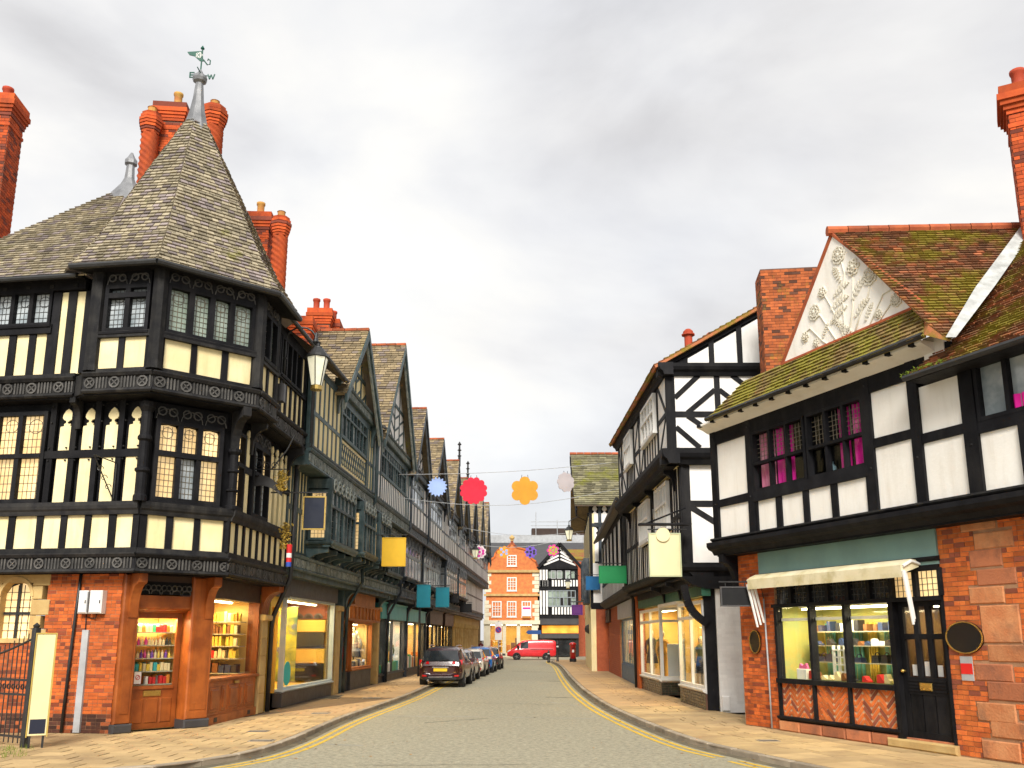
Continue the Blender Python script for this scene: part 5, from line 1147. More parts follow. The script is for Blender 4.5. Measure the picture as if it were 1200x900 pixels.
tuft(atY(331, 552, 22.5), .16, .5, gold, 'bunch of golden leaves hanging at the end of the arched sign')
tuft(atY(335, 612, 23.6), .14, .7, gold, 'golden leafy garland on the drainpipe above the corner shop')
bpz0, bpz1 = atY(338, 664, 23.5), atY(338, 638, 23.5); bpole = thing('striped_pole', 'small red, white and blue striped pole on the wall by the garland', 'barber pole', bpz0); hh = (bpz1.z - bpz0.z)
for k, m in enumerate((flat('pole_blue', (.03, .08, .4)), flat('pole_red', (.6, .02, .02)), whitep, bpy.data.materials['pole_red'], bpy.data.materials['pole_red'])): G().lathe(bpz0 + V((0, 0, hh * k / 5)), [(.07, 0), (.07, hh / 5)], 10).mk('stripe', m, bpole)
# ------------------------------------------------------------------ near right-hand building: brick below, timber above, plaster gable
RG = Fr((5.92, 20.94), (7.72, 16.45)); RU = RG.off(.38)
N1 = thing('timber_and_brick_shop', 'black and white timber house over an orange brick shop with an awning', 'house', RG.P(3, 0, .1))
def gu(px, py): return RG.at(px, py)[0]
def gz_(px, py): return RG.at(px, py)[1]
def uu(px, py): return RU.at(px, py)[0]
uS0, uS1, uD1 = gu(911, 760), gu(1048, 760), gu(1111, 760)       # shop frame, door post, brick jamb
zJ = 4.12
# masses behind
G().box(RG, -1.15, uS0, -3, -.02, 0, zJ).mk('brick_pier_core', mortar, N1)
wallr = G().box(RG, uD1, 14, -3, 0, 0, zJ).mk('brick_wall', mortar, N1)
blk = []
for x0, x1, y0, y1 in ((1125, 1167, 604, 622), (1141, 1188, 622, 643), (1136, 1175, 643.5, 665), (1145, 1192, 665.5, 686), (1136, 1178, 687, 708), (1150, 1197, 708.5, 754), (1158, 1232, 755, 777), (1143, 1188, 777.5, 799), (1158, 1230, 799.5, 823), (1146, 1192, 823.5, 847), (1162, 1230, 847, 868), (1152, 1197, 868.5, 893)):
    ym = (y0 + y1) / 2; xm = (x0 + x1) / 2; blk.append((RG.at(x0, ym)[0], RG.at(x1, ym)[0], max(.12, RG.at(xm, y1)[1]), min(zJ - .01, RG.at(xm, y0)[1])))
for a, b, c, d in blk: G().cbox(RG, a + .008, b - .008, -.1, .016 + RN.uniform(0, .012), c + .008, d - .008, .018).mk('stone_block', stone, wallr)
bricks(wallr, RG, uD1, 8.6, .12, zJ - .02, 0, brickr, holes=blk, bw=.235, bh=.083, single=300)
bricks(N1, RG, -1.12, uS0 - .02, .12, zJ - .02, -.02, brick, bw=.22, bh=.08)
pside = Fr(RG.P(-1.15, -2.5, 0).xy, RG.P(-1.15, -.02, 0).xy); bricks(N1, pside, 0, 2.48, .12, zJ, 0, brick, bw=.22, bh=.08)
mortarl = M('pale_mortar', (.6, .42, .26), (.5, .33, .2), 5, .95, .4, 50)
# shopfront
zs0, zs1, zl0, zl1, zt0 = 1.2, 2.78, 2.86, 3.36, 3.78                    # sill, glass top, lights, fascia bottom and top
G().box(RG, uS0 - .05, uD1, -.3, -.02, .1, .3).mk('stone_base', stone, N1)
for k in range(5):
    a = uS0 - .05 + k * (uS1 - uS0) / 5; G().cbox(RG, a, a + (uS1 - uS0) / 5 - .02, -.1, .05, .1, .32, .03).mk('stone_block', stone, N1)
G().cbox(RG, uS1 - .3, uD1 + .05, -.3, .09, .1, .27, .03).mk('door_step', ystone, N1)
moulding(N1, RG, uS0 - .05, uS1 + .05, .3, .42, -.2, .08, black, 'plinth_rail')
mul = [uS0 + .04] + [gu(x, 755) for x in (952, 993)] + [uS1]
for u in mul: G().box(RG, u - .04, u + .04, -.12, .05, .4, zs1 + .08).mk('shop_mullion', black, N1)
timber(N1, RG, uS0, uS1, zs0 - .07, zs0 + .03, 0, black, .09); timber(N1, RG, uS0 - .04, uD1, zs1, zl0, 0, black, .08); timber(N1, RG, uS0 - .04, uD1, zl1 - .04, zl1 + .06, 0, black, .06)
for q, (a, b) in enumerate(zip(mul, mul[1:])):
    G().box(RG, a + .04, b - .04, -.05, -.04, zs0, zs1).mk('shop_pane', cglass, N1)
    hp = G().box(RG, a + .04, b - .04, -.12, -.01, .4, zs0 - .06).mk('herringbone_panel', mortarl, N1)
    cp = [(a + .05, .42), (b - .05, .42), (b - .05, zs0 - .08), (a + .05, zs0 - .08)]; L, W = .3, .085
    cu, cz_ = (a + b) / 2, .78
    for i in range(-9, 10):
        for s in (-1, 1):
            for j in range(-6, 7):
                o_ = (cu + s * W * 1.7 + j * L * .98 * (1), cz_ + i * W * 1.42 + (0 if q != 1 else 0))
                if q == 1: o_ = (cu + s * (L * .36) + s * abs(j) * .6 * L if j >= 0 else cu + 9, cz_ + i * W * 1.42)
                an = s * pi / 4 * (1 if (j % 2 == 0 or q == 1) else -1)
                if q != 1: an = pi / 4 * (1 if j % 2 else -1); o_ = (a + (j + 6) * L * .7, cz_ + i * W * 1.42)
                if q != 1 and s < 0: continue
                ca, sa = math.cos(an), math.sin(an); h, w2 = L / 2 - .009, W / 2 - .009
                rc = [(o_[0] + x * ca - y * sa, o_[1] + x * sa + y * ca) for x, y in ((-h, -w2), (h, -w2), (h, w2), (-h, w2))]
                pc = clip_poly(rc, cp)
                if len(pc) >= 3: G().prism(RG, pc, -.03, -.002 + RN.uniform(0, .006)).mk('brick', brickr, hp)
nl = 8
lw = (uD1 - uS0) / nl
for k in range(nl):
    a, b = uS0 + k * lw, uS0 + (k + 1) * lw; G().box(RG, b - .045, b + .045, -.1, .05, zl0, zl1).mk('top_mullion', black, N1)
    G().box(RG, a + .04, b - .04, -.05, -.04, zl0, zl1).mk('top_light', dglass if k < 6 else aglass, N1)
    g = G()
    for x in range(1, 5): g.box(RG, a + lw * x / 5 - .006, a + lw * x / 5 + .006, -.04, -.03, zl0, zl1)
    for y in range(1, 4): g.box(RG, a, b, -.04, -.028, zl0 + .11 * y - .005, zl0 + .11 * y + .005)
    g.mk('leading', cameg, N1)
G().box(RG, -.25, uD1, -.3, .05, zl1 + .06, zJ).mk('fascia', sageg, N1)
moulding(N1, RG, -.25, uD1 + .02, zl1 + .12, zl1 + .2, 0, .12, black)
# door
uA, uB = uS1 + .06, uD1 - .04; G().box(RG, uS1 - .03, uS1 + .1, -.2, .06, .27, zs1).mk('door_post', black, N1); G().box(RG, uB, uD1 + .02, -.2, .03, .27, zl1).mk('door_post', black, N1)
dd = G(); D2 = -.06
dd.box(RG, uA + .04, uA + .16, D2 - .06, D2, .28, zs1); dd.box(RG, uB - .12, uB, D2 - .06, D2, .28, zs1); dd.box(RG, uA + .16, uB - .12, D2 - .06, D2 - .002, .28, .42); dd.box(RG, uA + .16, uB - .12, D2 - .06, D2 - .002, 1.08, 1.4); dd.box(RG, uA + .16, uB - .12, D2 - .06, D2 - .002, zs1 - .1, zs1); dd.box(RG, uA + .16, uB - .12, D2 - .06, D2 - .002, 2.08, 2.18)
door = dd.mk('shop_door', black, N1); wA, wB = uA + .16, uB - .12; cw_ = (wB - wA) / 3
for k in range(3):
    G().box(RG, wA + k * cw_ + .012, wA + (k + 1) * cw_ - .012, D2 - .05, D2 - .012, .42, 1.08).mk('door_board', black, door)
    for za, zb in ((1.4, 2.08), (2.18, zs1 - .1)): G().box(RG, wA + k * cw_ + .05, wA + (k + 1) * cw_ - .05, D2 - .04, D2 - .03, za, zb).mk('pane', cglass2, door)
    G().box(RG, wA + k * cw_ + .08, wA + (k + 1) * cw_ - .1, D2 - .06, D2 - .05, 1.42, 1.62 + .06 * (k % 2)).mk('notice', whitep, door)
for k in (1, 2): G().box(RG, wA + k * cw_ - .055, wA + k * cw_ + .055, D2 - .06, D2 - .001, 1.4, zs1 - .1).mk('door_mullion', black, door)
for z in (1.14, 1.2, 1.26, 1.32): G().box(RG, wA, wB, D2 - .01, D2 + .012, z, z + .025).mk('moulded_bead', black, door)
G().cbox(RG, (wA + wB) / 2 - .16, (wA + wB) / 2 + .12, D2, D2 + .03, 1.16, 1.3, .01).mk('letter_plate', brass, door); G().lathe(RG.P(uA + .1, D2 + .0, 1.5), [(.02, 0), (.02, .04), (.035, .06), (.02, .09)], 10, RG.n.to_3d()).mk('handle', brass, door)
closet(N1, RG, uA, uB, -1.4, -.2, .28, zs1, brownf, 'doorway_lobby')
lamp_strip(RG, uA + .2, uB - .2, -.8, zs1 - .05, 8, 'lamp inside the lobby behind the black shop door')
# window display
olivew = M('olive_display_wall', (.42, .38, .1), (.28, .33, .13), 1.4, .7, .03, moss=((.5, .34, .08), 1.0, .58))
closet(N1, RG, uS0 + .04, uS1 - .06, -1.3, -.16, zs0 - .02, zs1 + .05, olivew); lamp_strip(RG, uS0 + .3, uS1 - .4, -.5, zs1 - .02, 26, 'bright strip light inside the awning shop window', (1, .88, .6))
G().box(RG, uS0 + .06, uS1 - .08, -.14, -.1, zs1 - .3, zs1 - .24).mk('light_bar', flat('light_bar_white', (.85, .85, .8)), N1)
tealg = flat('teal_cloth', (.12, .36, .28), .8)
for k in range(7):
    u = uS0 + .25 + k * (uS1 - uS0 - .4) / 7; g = G(); n_ = 8
    for i in range(n_): g.box(RG, u + i * .035, u + i * .035 + .03, -1.2 + .03 * math.sin(i * 1.6 + k), -1.17 + .03 * math.sin(i * 1.6 + k), zs0, zs1 - .35)
    o = g.mk('draped_cloth', (tealg, olivew, tealg, bpy.data.materials['goods_yellow'])[k % 4], N1)
for i, (z, d_) in enumerate(((1.23, -.35), (1.6, -.75), (1.95, -.75), (2.25, -.95))):
    if i: B1('display_shelf', glass_shelf, N1, RG, uS0 + .3, uS1 - .3, d_ - .15, d_ + .15, z - .02, z)
    goods(RG, uS0 + .25, uS1 - .3, d_, z, (.2, .27, .19, .14)[i], (.2, .3, .18, .24)[i], [cK, cBrown, cNavy, cW, cK] if i else [cBrown, cR, cK, cC], f'on the {ORD[i]} level of the awning shop display', f'leather goods on the {ORD[i]} level of the awning shop display', ('shoe', 'handbag', 'shoe', 'carton')[i], .2, .85, .5)
t = thing('card_rack', 'white wire rack of cards in the awning shop window', 'rack', RG.P(mul[1] + .5, -.4, 1.22)); u = mul[1] + .15
for k in range(5): G().box(RG, u, u + .5, -.45, -.4, 1.24 + k * .15, 1.27 + k * .15).mk('wire_shelf', whitep, t)
for x in (0, .16, .33, .5): G().box(RG, u + x - .01, u + x + .01, -.46, -.39, 1.22, 1.95).mk('upright', whitep, t)
t = thing('paper_bag', 'white carton with pink tissue in the awning shop window corner', 'bag', RG.P(uS0 + .45, -.3, 1.2)); G().cbox(RG, uS0 + .3, uS0 + .62, -.4, -.25, 1.2, 1.44, .01).mk('bag', whitep, t); G().prism(RG, [(uS0 + .32, 1.44), (uS0 + .6, 1.44), (uS0 + .56, 1.56), (uS0 + .44, 1.5), (uS0 + .36, 1.55)], -.36, -.3).mk('tissue', flat('pink_tissue', (.7, .12, .3)), t)
# awning
aw = thing('awning', 'weathered cream shop awning folded on its arms above the shop window', 'awning', RG.P(2.5, 0, 3.3))
awm = M('weathered_awning', (.7, .63, .44), (.63, .55, .33), 2.2, .85, .2, 25, dirt=.8, dcol=(.3, .24, .06), dsc=2, dstr=(1, 1, 1)); uA0, uA1 = -.12, gu(1079, 660) + .0
G().uprism(RG, [(.05, 3.52), (.05, 3.4), (.42, 3.28), (.46, 3.28), (.47, 3.42), (.42, 3.47), (.25, 3.54)], uA0, uA1).mk('canvas', awm, aw)
G().uprism(RG, [(.465, 3.28), (.475, 3.2), (.485, 3.2), (.485, 3.42), (.465, 3.44)], uA0 + .01, uA1 - .01).mk('valance', awm, aw)
for u, s in ((uA0 - .02, 1), (uA1 + .02, -1)):
    for k in range(3): G().tube([RG.P(u + s * .04 * k, .46 - .06 * k, 3.32), RG.P(u + s * (.05 + .04 * k), .28 - .06 * k, 2.35 + .05 * k)], [.035, .025], 6).mk('folded_arm', whitep, aw)
    G().tube([RG.P(u, .05, 3.45), RG.P(u, .25, 3.5), RG.P(u, .46, 3.4)], .03, 6).mk('bracket', whitep, aw)
# plaques, notice, pipe
def plaque(fr, u, z, rx, rz_, label, d=.03):
    t = thing('plaque', label, 'plaque', fr.P(u, d, z - rz_)); n = 28
    el = lambda a, b: [(u + a * math.cos(2 * pi * k / n), z + b * math.sin(2 * pi * k / n)) for k in range(n)]
    G().prism(fr, el(rx, rz_), d - .02, d + .015).mk('face', sk, t); g = G(); o_, i_ = el(rx, rz_), el(rx * .94, rz_ * .94)
    for k in range(n):
        k2 = (k + 1) % n; g.add([fr.P(*x) for x in ((o_[k][0], d + .028, o_[k][1]), (o_[k2][0], d + .028, o_[k2][1]), (i_[k2][0], d + .028, i_[k2][1]), (i_[k][0], d + .028, i_[k][1]), (o_[k][0], d, o_[k][1]), (o_[k2][0], d, o_[k2][1]), (i_[k2][0], d + .01, i_[k2][1]), (i_[k][0], d + .01, i_[k][1]))], [(0, 1, 2, 3), (0, 4, 5, 1), (2, 6, 7, 3)])
    g.mk('gold_rim', brass, t)
pu, pz = RG.at(1132, 747); plaque(RG, pu, pz, .39, .275, 'large oval black plaque with gold rim on the orange brick wall')
pu, pz = RG.at(886.5, 752); plaque(RG, pu, pz, .2, .27, 'small dark oval plaque on the narrow brick pier')
a0, a1 = RG.at(1126, 769), RG.at(1143, 798); t = thing('wall_notice', 'grey and red notice plate below the oval plaque', 'notice', RG.P(a0[0], .02, a1[1]))
G().box(RG, a0[0], a1[0], .015, .03, a1[1], a0[1]).mk('plate', greyp, t); G().box(RG, a0[0] + .005, a1[0] - .005, .03, .035, a1[1] + .11, a0[1] - .12).mk('red_band', flat('notice_red_band', (.7, .02, .015)), t)
pp = RG.at(896, 700)[0]; pipe(N1, [RG.P(pp, .03, 3.0), RG.P(pp + .03, .03, 1.5), RG.P(pp + .05, .04, .12)], .02, greyp, 'conduit'); pipe(N1, [RG.P(pp - .6, .2, 3.2), RG.P(pp - .1, .05, 3.5), RG.P(pp, .03, 3.0)], .01, iron, 'cable')
# upper storey
zB, zE = 4.5, 7.18
G().box(RU, -1.42, 14, -4, -.13, zJ - .05, zE + .1).mk('upper_wall', black, N1)
moulding(N1, RU, -1.55, 14, zJ - .02, zB - .1, -.4, .2, black); moulding(N1, RU, -1.5, 14, zB - .12, zB, -.3, .12, oldblack)
G().box(RU, -1.42, 14, -.45, -.02, zJ - .06, zJ).mk('jetty_soffit', black, N1); bracket(N1, RG, -1.2, .18, 3.2, zJ - .02, 0, .42, black); 
lend = Fr(RU.P(-1.42, -3, 0).xy, RU.P(-1.42, 0, 0).xy)
G().box(lend, 0, 3, -.05, .02, zB, zE).mk('end_wall', white, N1)
pc_ = {x: uu(x, 520) for x in (846, 881, 945, 1016, 1076, 1141, 1190)}
zm = 5.42; w = .16
wl0, wl1 = pc_[881], pc_[1016]
timber(N1, RU, -1.42, -1.2, zB, zE, 0, black, .05)
timber(N1, RU, wl0 - .2, wl0 + .02, zB, zE, 0, black, .045); timber(N1, RU, wl1 - .02, wl1 + .2, zB, zE, 0, black, .045)
panel(N1, RU, -1.2, wl0 - .18, zm, zE - .3, 0, white); panel(N1, RU, -1.2, wl0 - .18, zB, zm - .15, 0, white)
timber(N1, RU, -1.2, wl0 - .2, zm - .17, zm + .02, 0, black, .03); timber(N1, RU, -1.42, 6.0, zE - .35, zE + .1, 0, black, .04)
timber(N1, RU, wl0, wl1, zm - .22, zm, 0, black, .05)
us = [wl0 + .02, uu(914, 600), uu(946, 600), uu(980, 600), wl1]
studwork(N1, RU, us, zB, zm - .22, .17, 0, black, white)
umid = pc_[945]
def wcas(a, b):
    w_ = window(N1, RU, a, b, zm, zE - .35, 3, 0, (zm + (zE - .35 - zm) * .46,), None, cglass2, black, .06, .07, .04, False, back=.1)
    lw_ = (b - a - .14) / 3; z0_, z1_ = zm + (zE - .35 - zm) * .5, zE - .44; g = G()
    for k in range(3):
        u_ = a + .07 + k * lw_ + .05
        for x in range(1, 4): g.box(RU, u_ + (lw_ - .1) * x / 4 - .006, u_ + (lw_ - .1) * x / 4 + .006, -.06, -.05, z0_, z1_)
        for y in range(1, 6): g.box(RU, u_, u_ + lw_ - .1, -.06, -.048, z0_ + (z1_ - z0_) * y / 6 - .005, z0_ + (z1_ - z0_) * y / 6 + .005)
    g.mk('leading', came, w_); return w_
# carve a recess so that the curtains stand behind real glass
N1w = [o for o in N1.children if o.name.startswith('upper_wall')][0]; bpy.data.objects.remove(N1w)
g = G(); g.box(RU, -1.42, wl0 - .1, -4, -.13, zJ - .05, zE + .1); g.box(RU, wl1 + .1, 14, -4, -.13, zJ - .05, zE + .1); g.box(RU, wl0 - .1, wl1 + .1, -4, -1.3, zJ - .05, zE + .1); g.box(RU, wl0 - .1, wl1 + .1, -1.3, -.13, zJ - .05, zm - .05); g.box(RU, wl0 - .1, wl1 + .1, -1.3, -.13, zE - .3, zE + .1); g.mk('upper_wall', black, N1)
wcas(wl0 + .02, umid - .03); wcas(umid + .03, wl1 - .02)
mag = M('magenta_curtain', (.85, .015, .36), (.72, .012, .3), 3, .8, .05, 20); palep = M('pink_white_curtain', (.7, .3, .38), (.7, .12, .28), 2.5, .8, .05, 20)
def curtain(u0, u1, m, label, z0=zm + .02, z1=zE - .4, fr=RU):
    n = max(6, int((u1 - u0) / .035)); g = G(); pts = [(u0 + (u1 - u0) * k / n, -.17 + .03 * math.sin(k * 1.5 + RN.uniform(-.3, .3))) for k in range(n + 1)]
    for (a, d0), (b, d1) in zip(pts, pts[1:]): g.poly([fr.P(a, d0, z0), fr.P(b, d1, z0), fr.P(b, d1, z1), fr.P(a, d0, z1)])
    o = g.mk('curtain', m); tag(o, label, 'curtain', 'pink curtains upstairs')
cU = lambda x: uu(x, 510)
curtain(cU(883), cU(900), palep, 'pale pink curtain in the leftmost pane upstairs'); curtain(cU(902), cU(923), mag, 'magenta curtain in the second pane of the left casement upstairs')
curtain(cU(976), cU(990), mag, 'narrow magenta curtain beside the bare pane upstairs'); curtain(cU(993), cU(1016), mag, 'wide magenta curtain at the right end of the upstairs window')
vz = thing('vase', 'small pale blue vase on the upstairs window sill', 'vase', RU.P(cU(961), -.25, zm)); G().lathe(RU.P(cU(961), -.25, zm + .04), [(.05, 0), (.1, .06), (.1, .16), (.04, .24), (.05, .28)], 12).mk('body', flat('pale_blue_glaze', (.35, .55, .6)), vz)
# panels to the right of the window
p2, p3 = pc_[1076], pc_[1141]
studwork(N1, RU, [wl1 + .12, p2], zB, zm + .3, .2, 0, black, white, (0, 0)); panel(N1, RU, wl1 + .18, p2 - .05, zm + .45, zE - .3, 0, white)
timber(N1, RU, wl1 + .18, p2, zm + .3, zm + .48, 0, black, .03); timber(N1, RU, p2 - .1, p2 + .12, zB, zE, 0, black, .05)
panel(N1, RU, p2 + .1, p3 - .08, zB, zm + .15, 0, white); timber(N1, RU, p2 + .1, p3 - .1, zm + .15, zm + .33, 0, black, .03); panel(N1, RU, p2 + .1, p3 - .08, zm + .33, zE - .55, 0, white)
timber(N1, RU, p3 - .14, p3 + .14, zB, zE - .2, 0, black, .05); timber(N1, RU, p3 + .14, 14, zm + .08, zm + .28, 0, black, .03)
panel(N1, RU, p3 + .14, p3 + .9, zB, zm + .08, 0, white); timber(N1, RU, p3 + .9, p3 + 1.06, zB, zm + .08, 0, black, .05); panel(N1, RU, p3 + 1.06, 13, zB, zm + .08, 0, white)
window(N1, RU, p3 + .16, p3 + 1.9, zm + .28, zE - .45, 3, .01, (), None, wglass, black, .07, .09, .03, False, alt=(dglass, .4))
curtain(p3 + .82, p3 + 1.2, mag, 'magenta curtain low in the window at the right edge', zm + .3, zm + .6, RU.off(.12))
timber(N1, RU, p2 - .1, 14, zE - .47, zE - .1, 0, black, .04)
for u_ in (-1.3, wl0 - .1, wl1 + .1, p2, p3):
    for z in (zm - .1, zE - .2): G().cbox(RU, u_ - .02, u_ + .02, .0, .065, z, z + .035, .008).mk('peg', oldblack, N1)
# eaves with cove and rafter ends
e0u, e1u = RG.at(830, 492, .83)[0], RG.at(1082, 386, .83)[0]
G().uprism(RU, [(-.1, zE - .02), (.04, zE - .02), (.2, zE + .06), (.38, zE + .12), (.38, zE + .17), (-.1, zE + .17)], -1.5, e1u - .15).mk('plaster_cove', white, N1)
n = 13
for k in range(n):
    u_ = -1.35 + k * (e1u + 1.0) / (n - 1); G().box(RU, u_ - .05, u_ + .05, .3, .43, zE + .1, zE + .16).mk('rafter_end', black, N1)
gutter(N1, RU, e0u - .05, e1u, zE + .2, .48); 
zR = zE + .16; triD = .12
tl, ta, tr2 = RG.at(922, 428, .38 + triD), RG.at(975, 275, .38 + triD), RG.at(1082, 355, .38 + triD)
zt_ = (tl[1] + tr2[1]) / 2
TL, TA, TR = RU.P(tl[0] - .15, triD, zt_), RU.P(ta[0], triD, ta[1]), RU.P(tr2[0], triD, zt_)
# pent roof below the plaster gable
pe = [RU.P(e0u, .5, zR), RU.P(e1u + .05, .5, zR), RU.P(tr2[0] + .02, triD - .02, zt_ + .02), RU.P(e0u + 1.1, triD - .02, zt_ + .02)]
po = G().plate(pe, .05).mk('pent_roof', tiler, N1); q = G(); slates(q, pe, .17, .1, .012, .035); q.mk('tiles', tiler, po, kind='stuff')
G().box(RU, e1u - .4, e1u + .05, -.8, .06, zE - .3, zE + .3).mk('gable_return', white, N1)
# left hip of the roof up to the ridge
lh = [RU.P(e0u, .5, zR), RU.P(e0u + 1.1, triD - .02, zt_ + .02), TL, TA + V((.6, .2, .0)), RU.P(e0u + .3, -3.5, zR + .6)]
G().poly([RU.P(e0u, .5, zR), pe[3], RU.P(e0u + .6, -3.6, zR + .9)]).mk('hip_roof', tiler, N1)
gab = G().plate([TL, TR, TA], .1).mk('plaster_gable', white, N1)
g = G()
for a, b in ((TL, TA), (TA, TR), (TL, TR)): g.tube([a + V((0, 0, .02)), b + V((0, 0, .02))], .045, 6)
g.mk('gable_edging', ridget, N1)
# flower relief in the plaster
GF = Fr(TL.xy, TR.xy); Lg = GF.L
def gq(px, py): return GF.at(px, py)
relm = M('plaster_relief', (.74, .7, .6), (.62, .57, .46), 4, .85, .15, 30)
def rel_stem(pts, r=.022): 
    P_ = [gq(*p) for p in pts]; G().tube([GF.P(u_, .01, z_) for u_, z_ in P_], [r] + [r * .8] * (len(P_) - 2) + [r * .5], 6).mk('relief_stem', relm, gab, True)
def rel_flower(px, py, r, n=8):
    u_, z_ = gq(px, py); c = GF.P(u_, .0, z_); g = G(); ax = GF.n.to_3d()
    for q_, (rr, hh, m) in enumerate(((r, .03, n), (r * .66, .045, n))):
        for k in range(m):
            an = 2 * pi * (k + .5 * q_) / m; g.ring(GF, u_ + rr * .62 * math.cos(an), z_ + rr * .62 * math.sin(an), rr * .38, rr * .16, 0, hh, 8)
    g.lathe(c, [(r * .25, 0), (r * .25, .04), (r * .1, .06)], 8, ax); g.mk('relief_flower', relm, gab)
def rel_leaf(px, py, an, l):
    u_, z_ = gq(px, py); g = G()
    for k in range(7):
        t_ = k / 6; x, y = u_ + math.cos(an) * l * t_, z_ + math.sin(an) * l * t_ + .1 * l * math.sin(pi * t_); w_ = l * .2 * math.sin(pi * (.15 + .8 * t_))
        for s in (-1, 1): g.beam(GF, (x, y), (x + w_ * math.cos(an + s * 1.1), y + w_ * math.sin(an + s * 1.1)), l * .075, 0, .03)
    g.mk('relief_leaf', relm, gab)
rel_stem([(993, 412), (990, 380), (988, 350), (990, 320), (986, 305)]); rel_stem([(993, 412), (1000, 360), (1000, 325)]); rel_stem([(996, 412), (1008, 370), (1018, 345), (1020, 330)]); rel_stem([(1000, 410), (1020, 380), (1035, 345), (1052, 335), (1068, 345)]); rel_stem([(990, 412), (975, 390), (962, 370), (955, 368)]); rel_stem([(985, 412), (965, 400), (950, 385), (942, 392)]); rel_stem([(990, 395), (975, 360), (966, 345)]); rel_stem([(1005, 405), (1025, 385), (1045, 355), (1053, 352)])
rel_flower(983, 299, .2); rel_flower(1000, 313, .19, 6); rel_flower(1020, 323, .2); rel_flower(955, 366, .18); rel_flower(964, 343, .13, 6); rel_flower(1051, 351, .15); rel_flower(944, 395, .12, 6); rel_flower(1030, 368, .1, 6); rel_flower(957, 402, .1, 6)
for a in ((985, 330, 2.0, .4), (978, 347, .3, .45), (975, 362, .2, .5), (975, 378, .4, .5), (1000, 350, .7, .5), (1003, 370, .5, .45), (990, 385, 2.4, .4), (1000, 390, 2.6, .4), (965, 395, .9, .3), (1015, 375, .9, .35), (985, 400, .6, .35)): rel_leaf(*a)
# main tiled slope to the right of the gable
ridge_d = V((1, -.05, 0)).normalized()
TA2 = TA + V((0, 0, .06))
S1 = lambda px, py: on3(px, py, TA2, TA2 + ridge_d, TR + V((.0, 0, .03)))
vt, vb, vm = S1(1200, 262), S1(1112, 399), S1(1076, 372)
rEnd = TA2 + ridge_d * 6
pol = [S1(1088, 381), S1(1113, 400), S1(1203, 266), TA2]
ro = G().poly(pol).mk('main_roof', tile, N1); q = G(); slates(q, pol, .18, .1, .012, .035, ex=ridge_d); q.mk('tiles', tile, ro, kind='stuff')
G().poly([pe[1] + V((0, 0, .02)), S1(1113, 400), S1(1088, 381), TR, pe[2]]).mk('roof_infill', tile, N1)
for k in range(14):
    a = TA2 + ridge_d * (.42 * k - .1); G().tube([a + V((0, 0, .02)), a + ridge_d * .405 + V((0, 0, .02))], [.11, .105], 8).mk('ridge_tile', ridget, N1)
wE0, wE1 = RU.P(RG.at(1062, 437, .83)[0], .45, 6.72), RU.P(11, .45, 6.72)
S2 = lambda px, py: on3(px, py, wE0, wE1, S1(1203, 266) + V((0, 0, .02)))
pol2 = [wE0, wE1, S2(1290, 270), S2(1203, 266), S2(1112, 402)]
ro2 = G().poly(pol2).mk('wing_roof', tile, N1); q = G(); exx = (wE1 - wE0).normalized(); slates(q, [pol2[4], wE1, pol2[2], pol2[3]], .18, .1, .012, .035, ex=exx); slates(q, [wE0, wE1, pol2[4]], .18, .1, .012, .035); q.mk('tiles', tile, ro2, kind='stuff')
fl_ = [S1(1107, 401), S1(1119, 401), S1(1165, 340), S1(1215, 268), S1(1197, 268), S1(1142, 342)]
G().poly([p + V((-.02, -.09, .06)) for p in fl_]).mk('lead_valley', leadp, N1)
gutter(N1, RU, RG.at(1062, 437, .83)[0] - .02, 11, 6.7, .5); G().box(RU, RG.at(1062, 437, .83)[0], 11, -.05, .45, 6.64, 6.69).mk('eaves_soffit', black, N1)
mg = G()
for k in range(700):
    u_ = wE0 + (wE1 - wE0) * RN.uniform(-.01, .16); p = u_ + V((RN.uniform(-.05, .25), RN.uniform(-.05, .2), RN.uniform(.0, .12))); a = V((RN.uniform(-1, 1), RN.uniform(-1, 1), RN.uniform(.2, 1))).normalized() * .05; b = V((RN.uniform(-1, 1), RN.uniform(-1, 1), 0)) * .015
    mg.poly([p - b, p + b, p + a])
ms = mg.mk('moss', M('bright_moss', (.2, .26, .02), (.12, .18, .02), 6, .9, 0), N1); ms['kind'] = 'stuff'
cq = atY(1200, 200, 16.6); chimney(N1, (cq.x + .42, 16.9), .74, .8, 9.2, atY(1200, 96, 16.5).z, -.5, ((-.1, .1),), pm=potr, capw=.13)

# ------------------------------------------------------------------ tall black and white house
S2f = Fr((4.45, 38.26), (4.62, 25.95)); S1f = Fr((4.86, 38.26), (5.0, 26.1)); F2f = Fr((4.62, 25.95), (8, 25.95)); F1f = Fr((5.0, 26.1), (8, 26.1)); SG = Fr((5.27, 38.26), (5.53, 26.25)); FG = Fr((5.53, 26.25), (8, 26.25))
REL = .5
N2 = thing('tall_timber_house', 'tall black and white timbered house with leaded white windows above a clothes shop', 'house', (6.5, 30, .1))
G().zprism([(4.75, 26.08), (9, 26.08), (9, 37.0), (4.6, 37.0)], 7.4, 10.15).mk('second_floor_wall', black, N2); G().zprism([(5.13, 26.23), (9, 26.23), (9, 38.2), (5.0, 38.2)], 4.0, 7.5).mk('first_floor_wall', black, N2)
G().zprism([(5.2, 26.3), (7.6, 26.3), (7.6, 38.2), (5.2, 38.2)], 3.6, 4.05).mk('bressummer', black, N2)
l2 = S2f.L; l1 = S1f.L
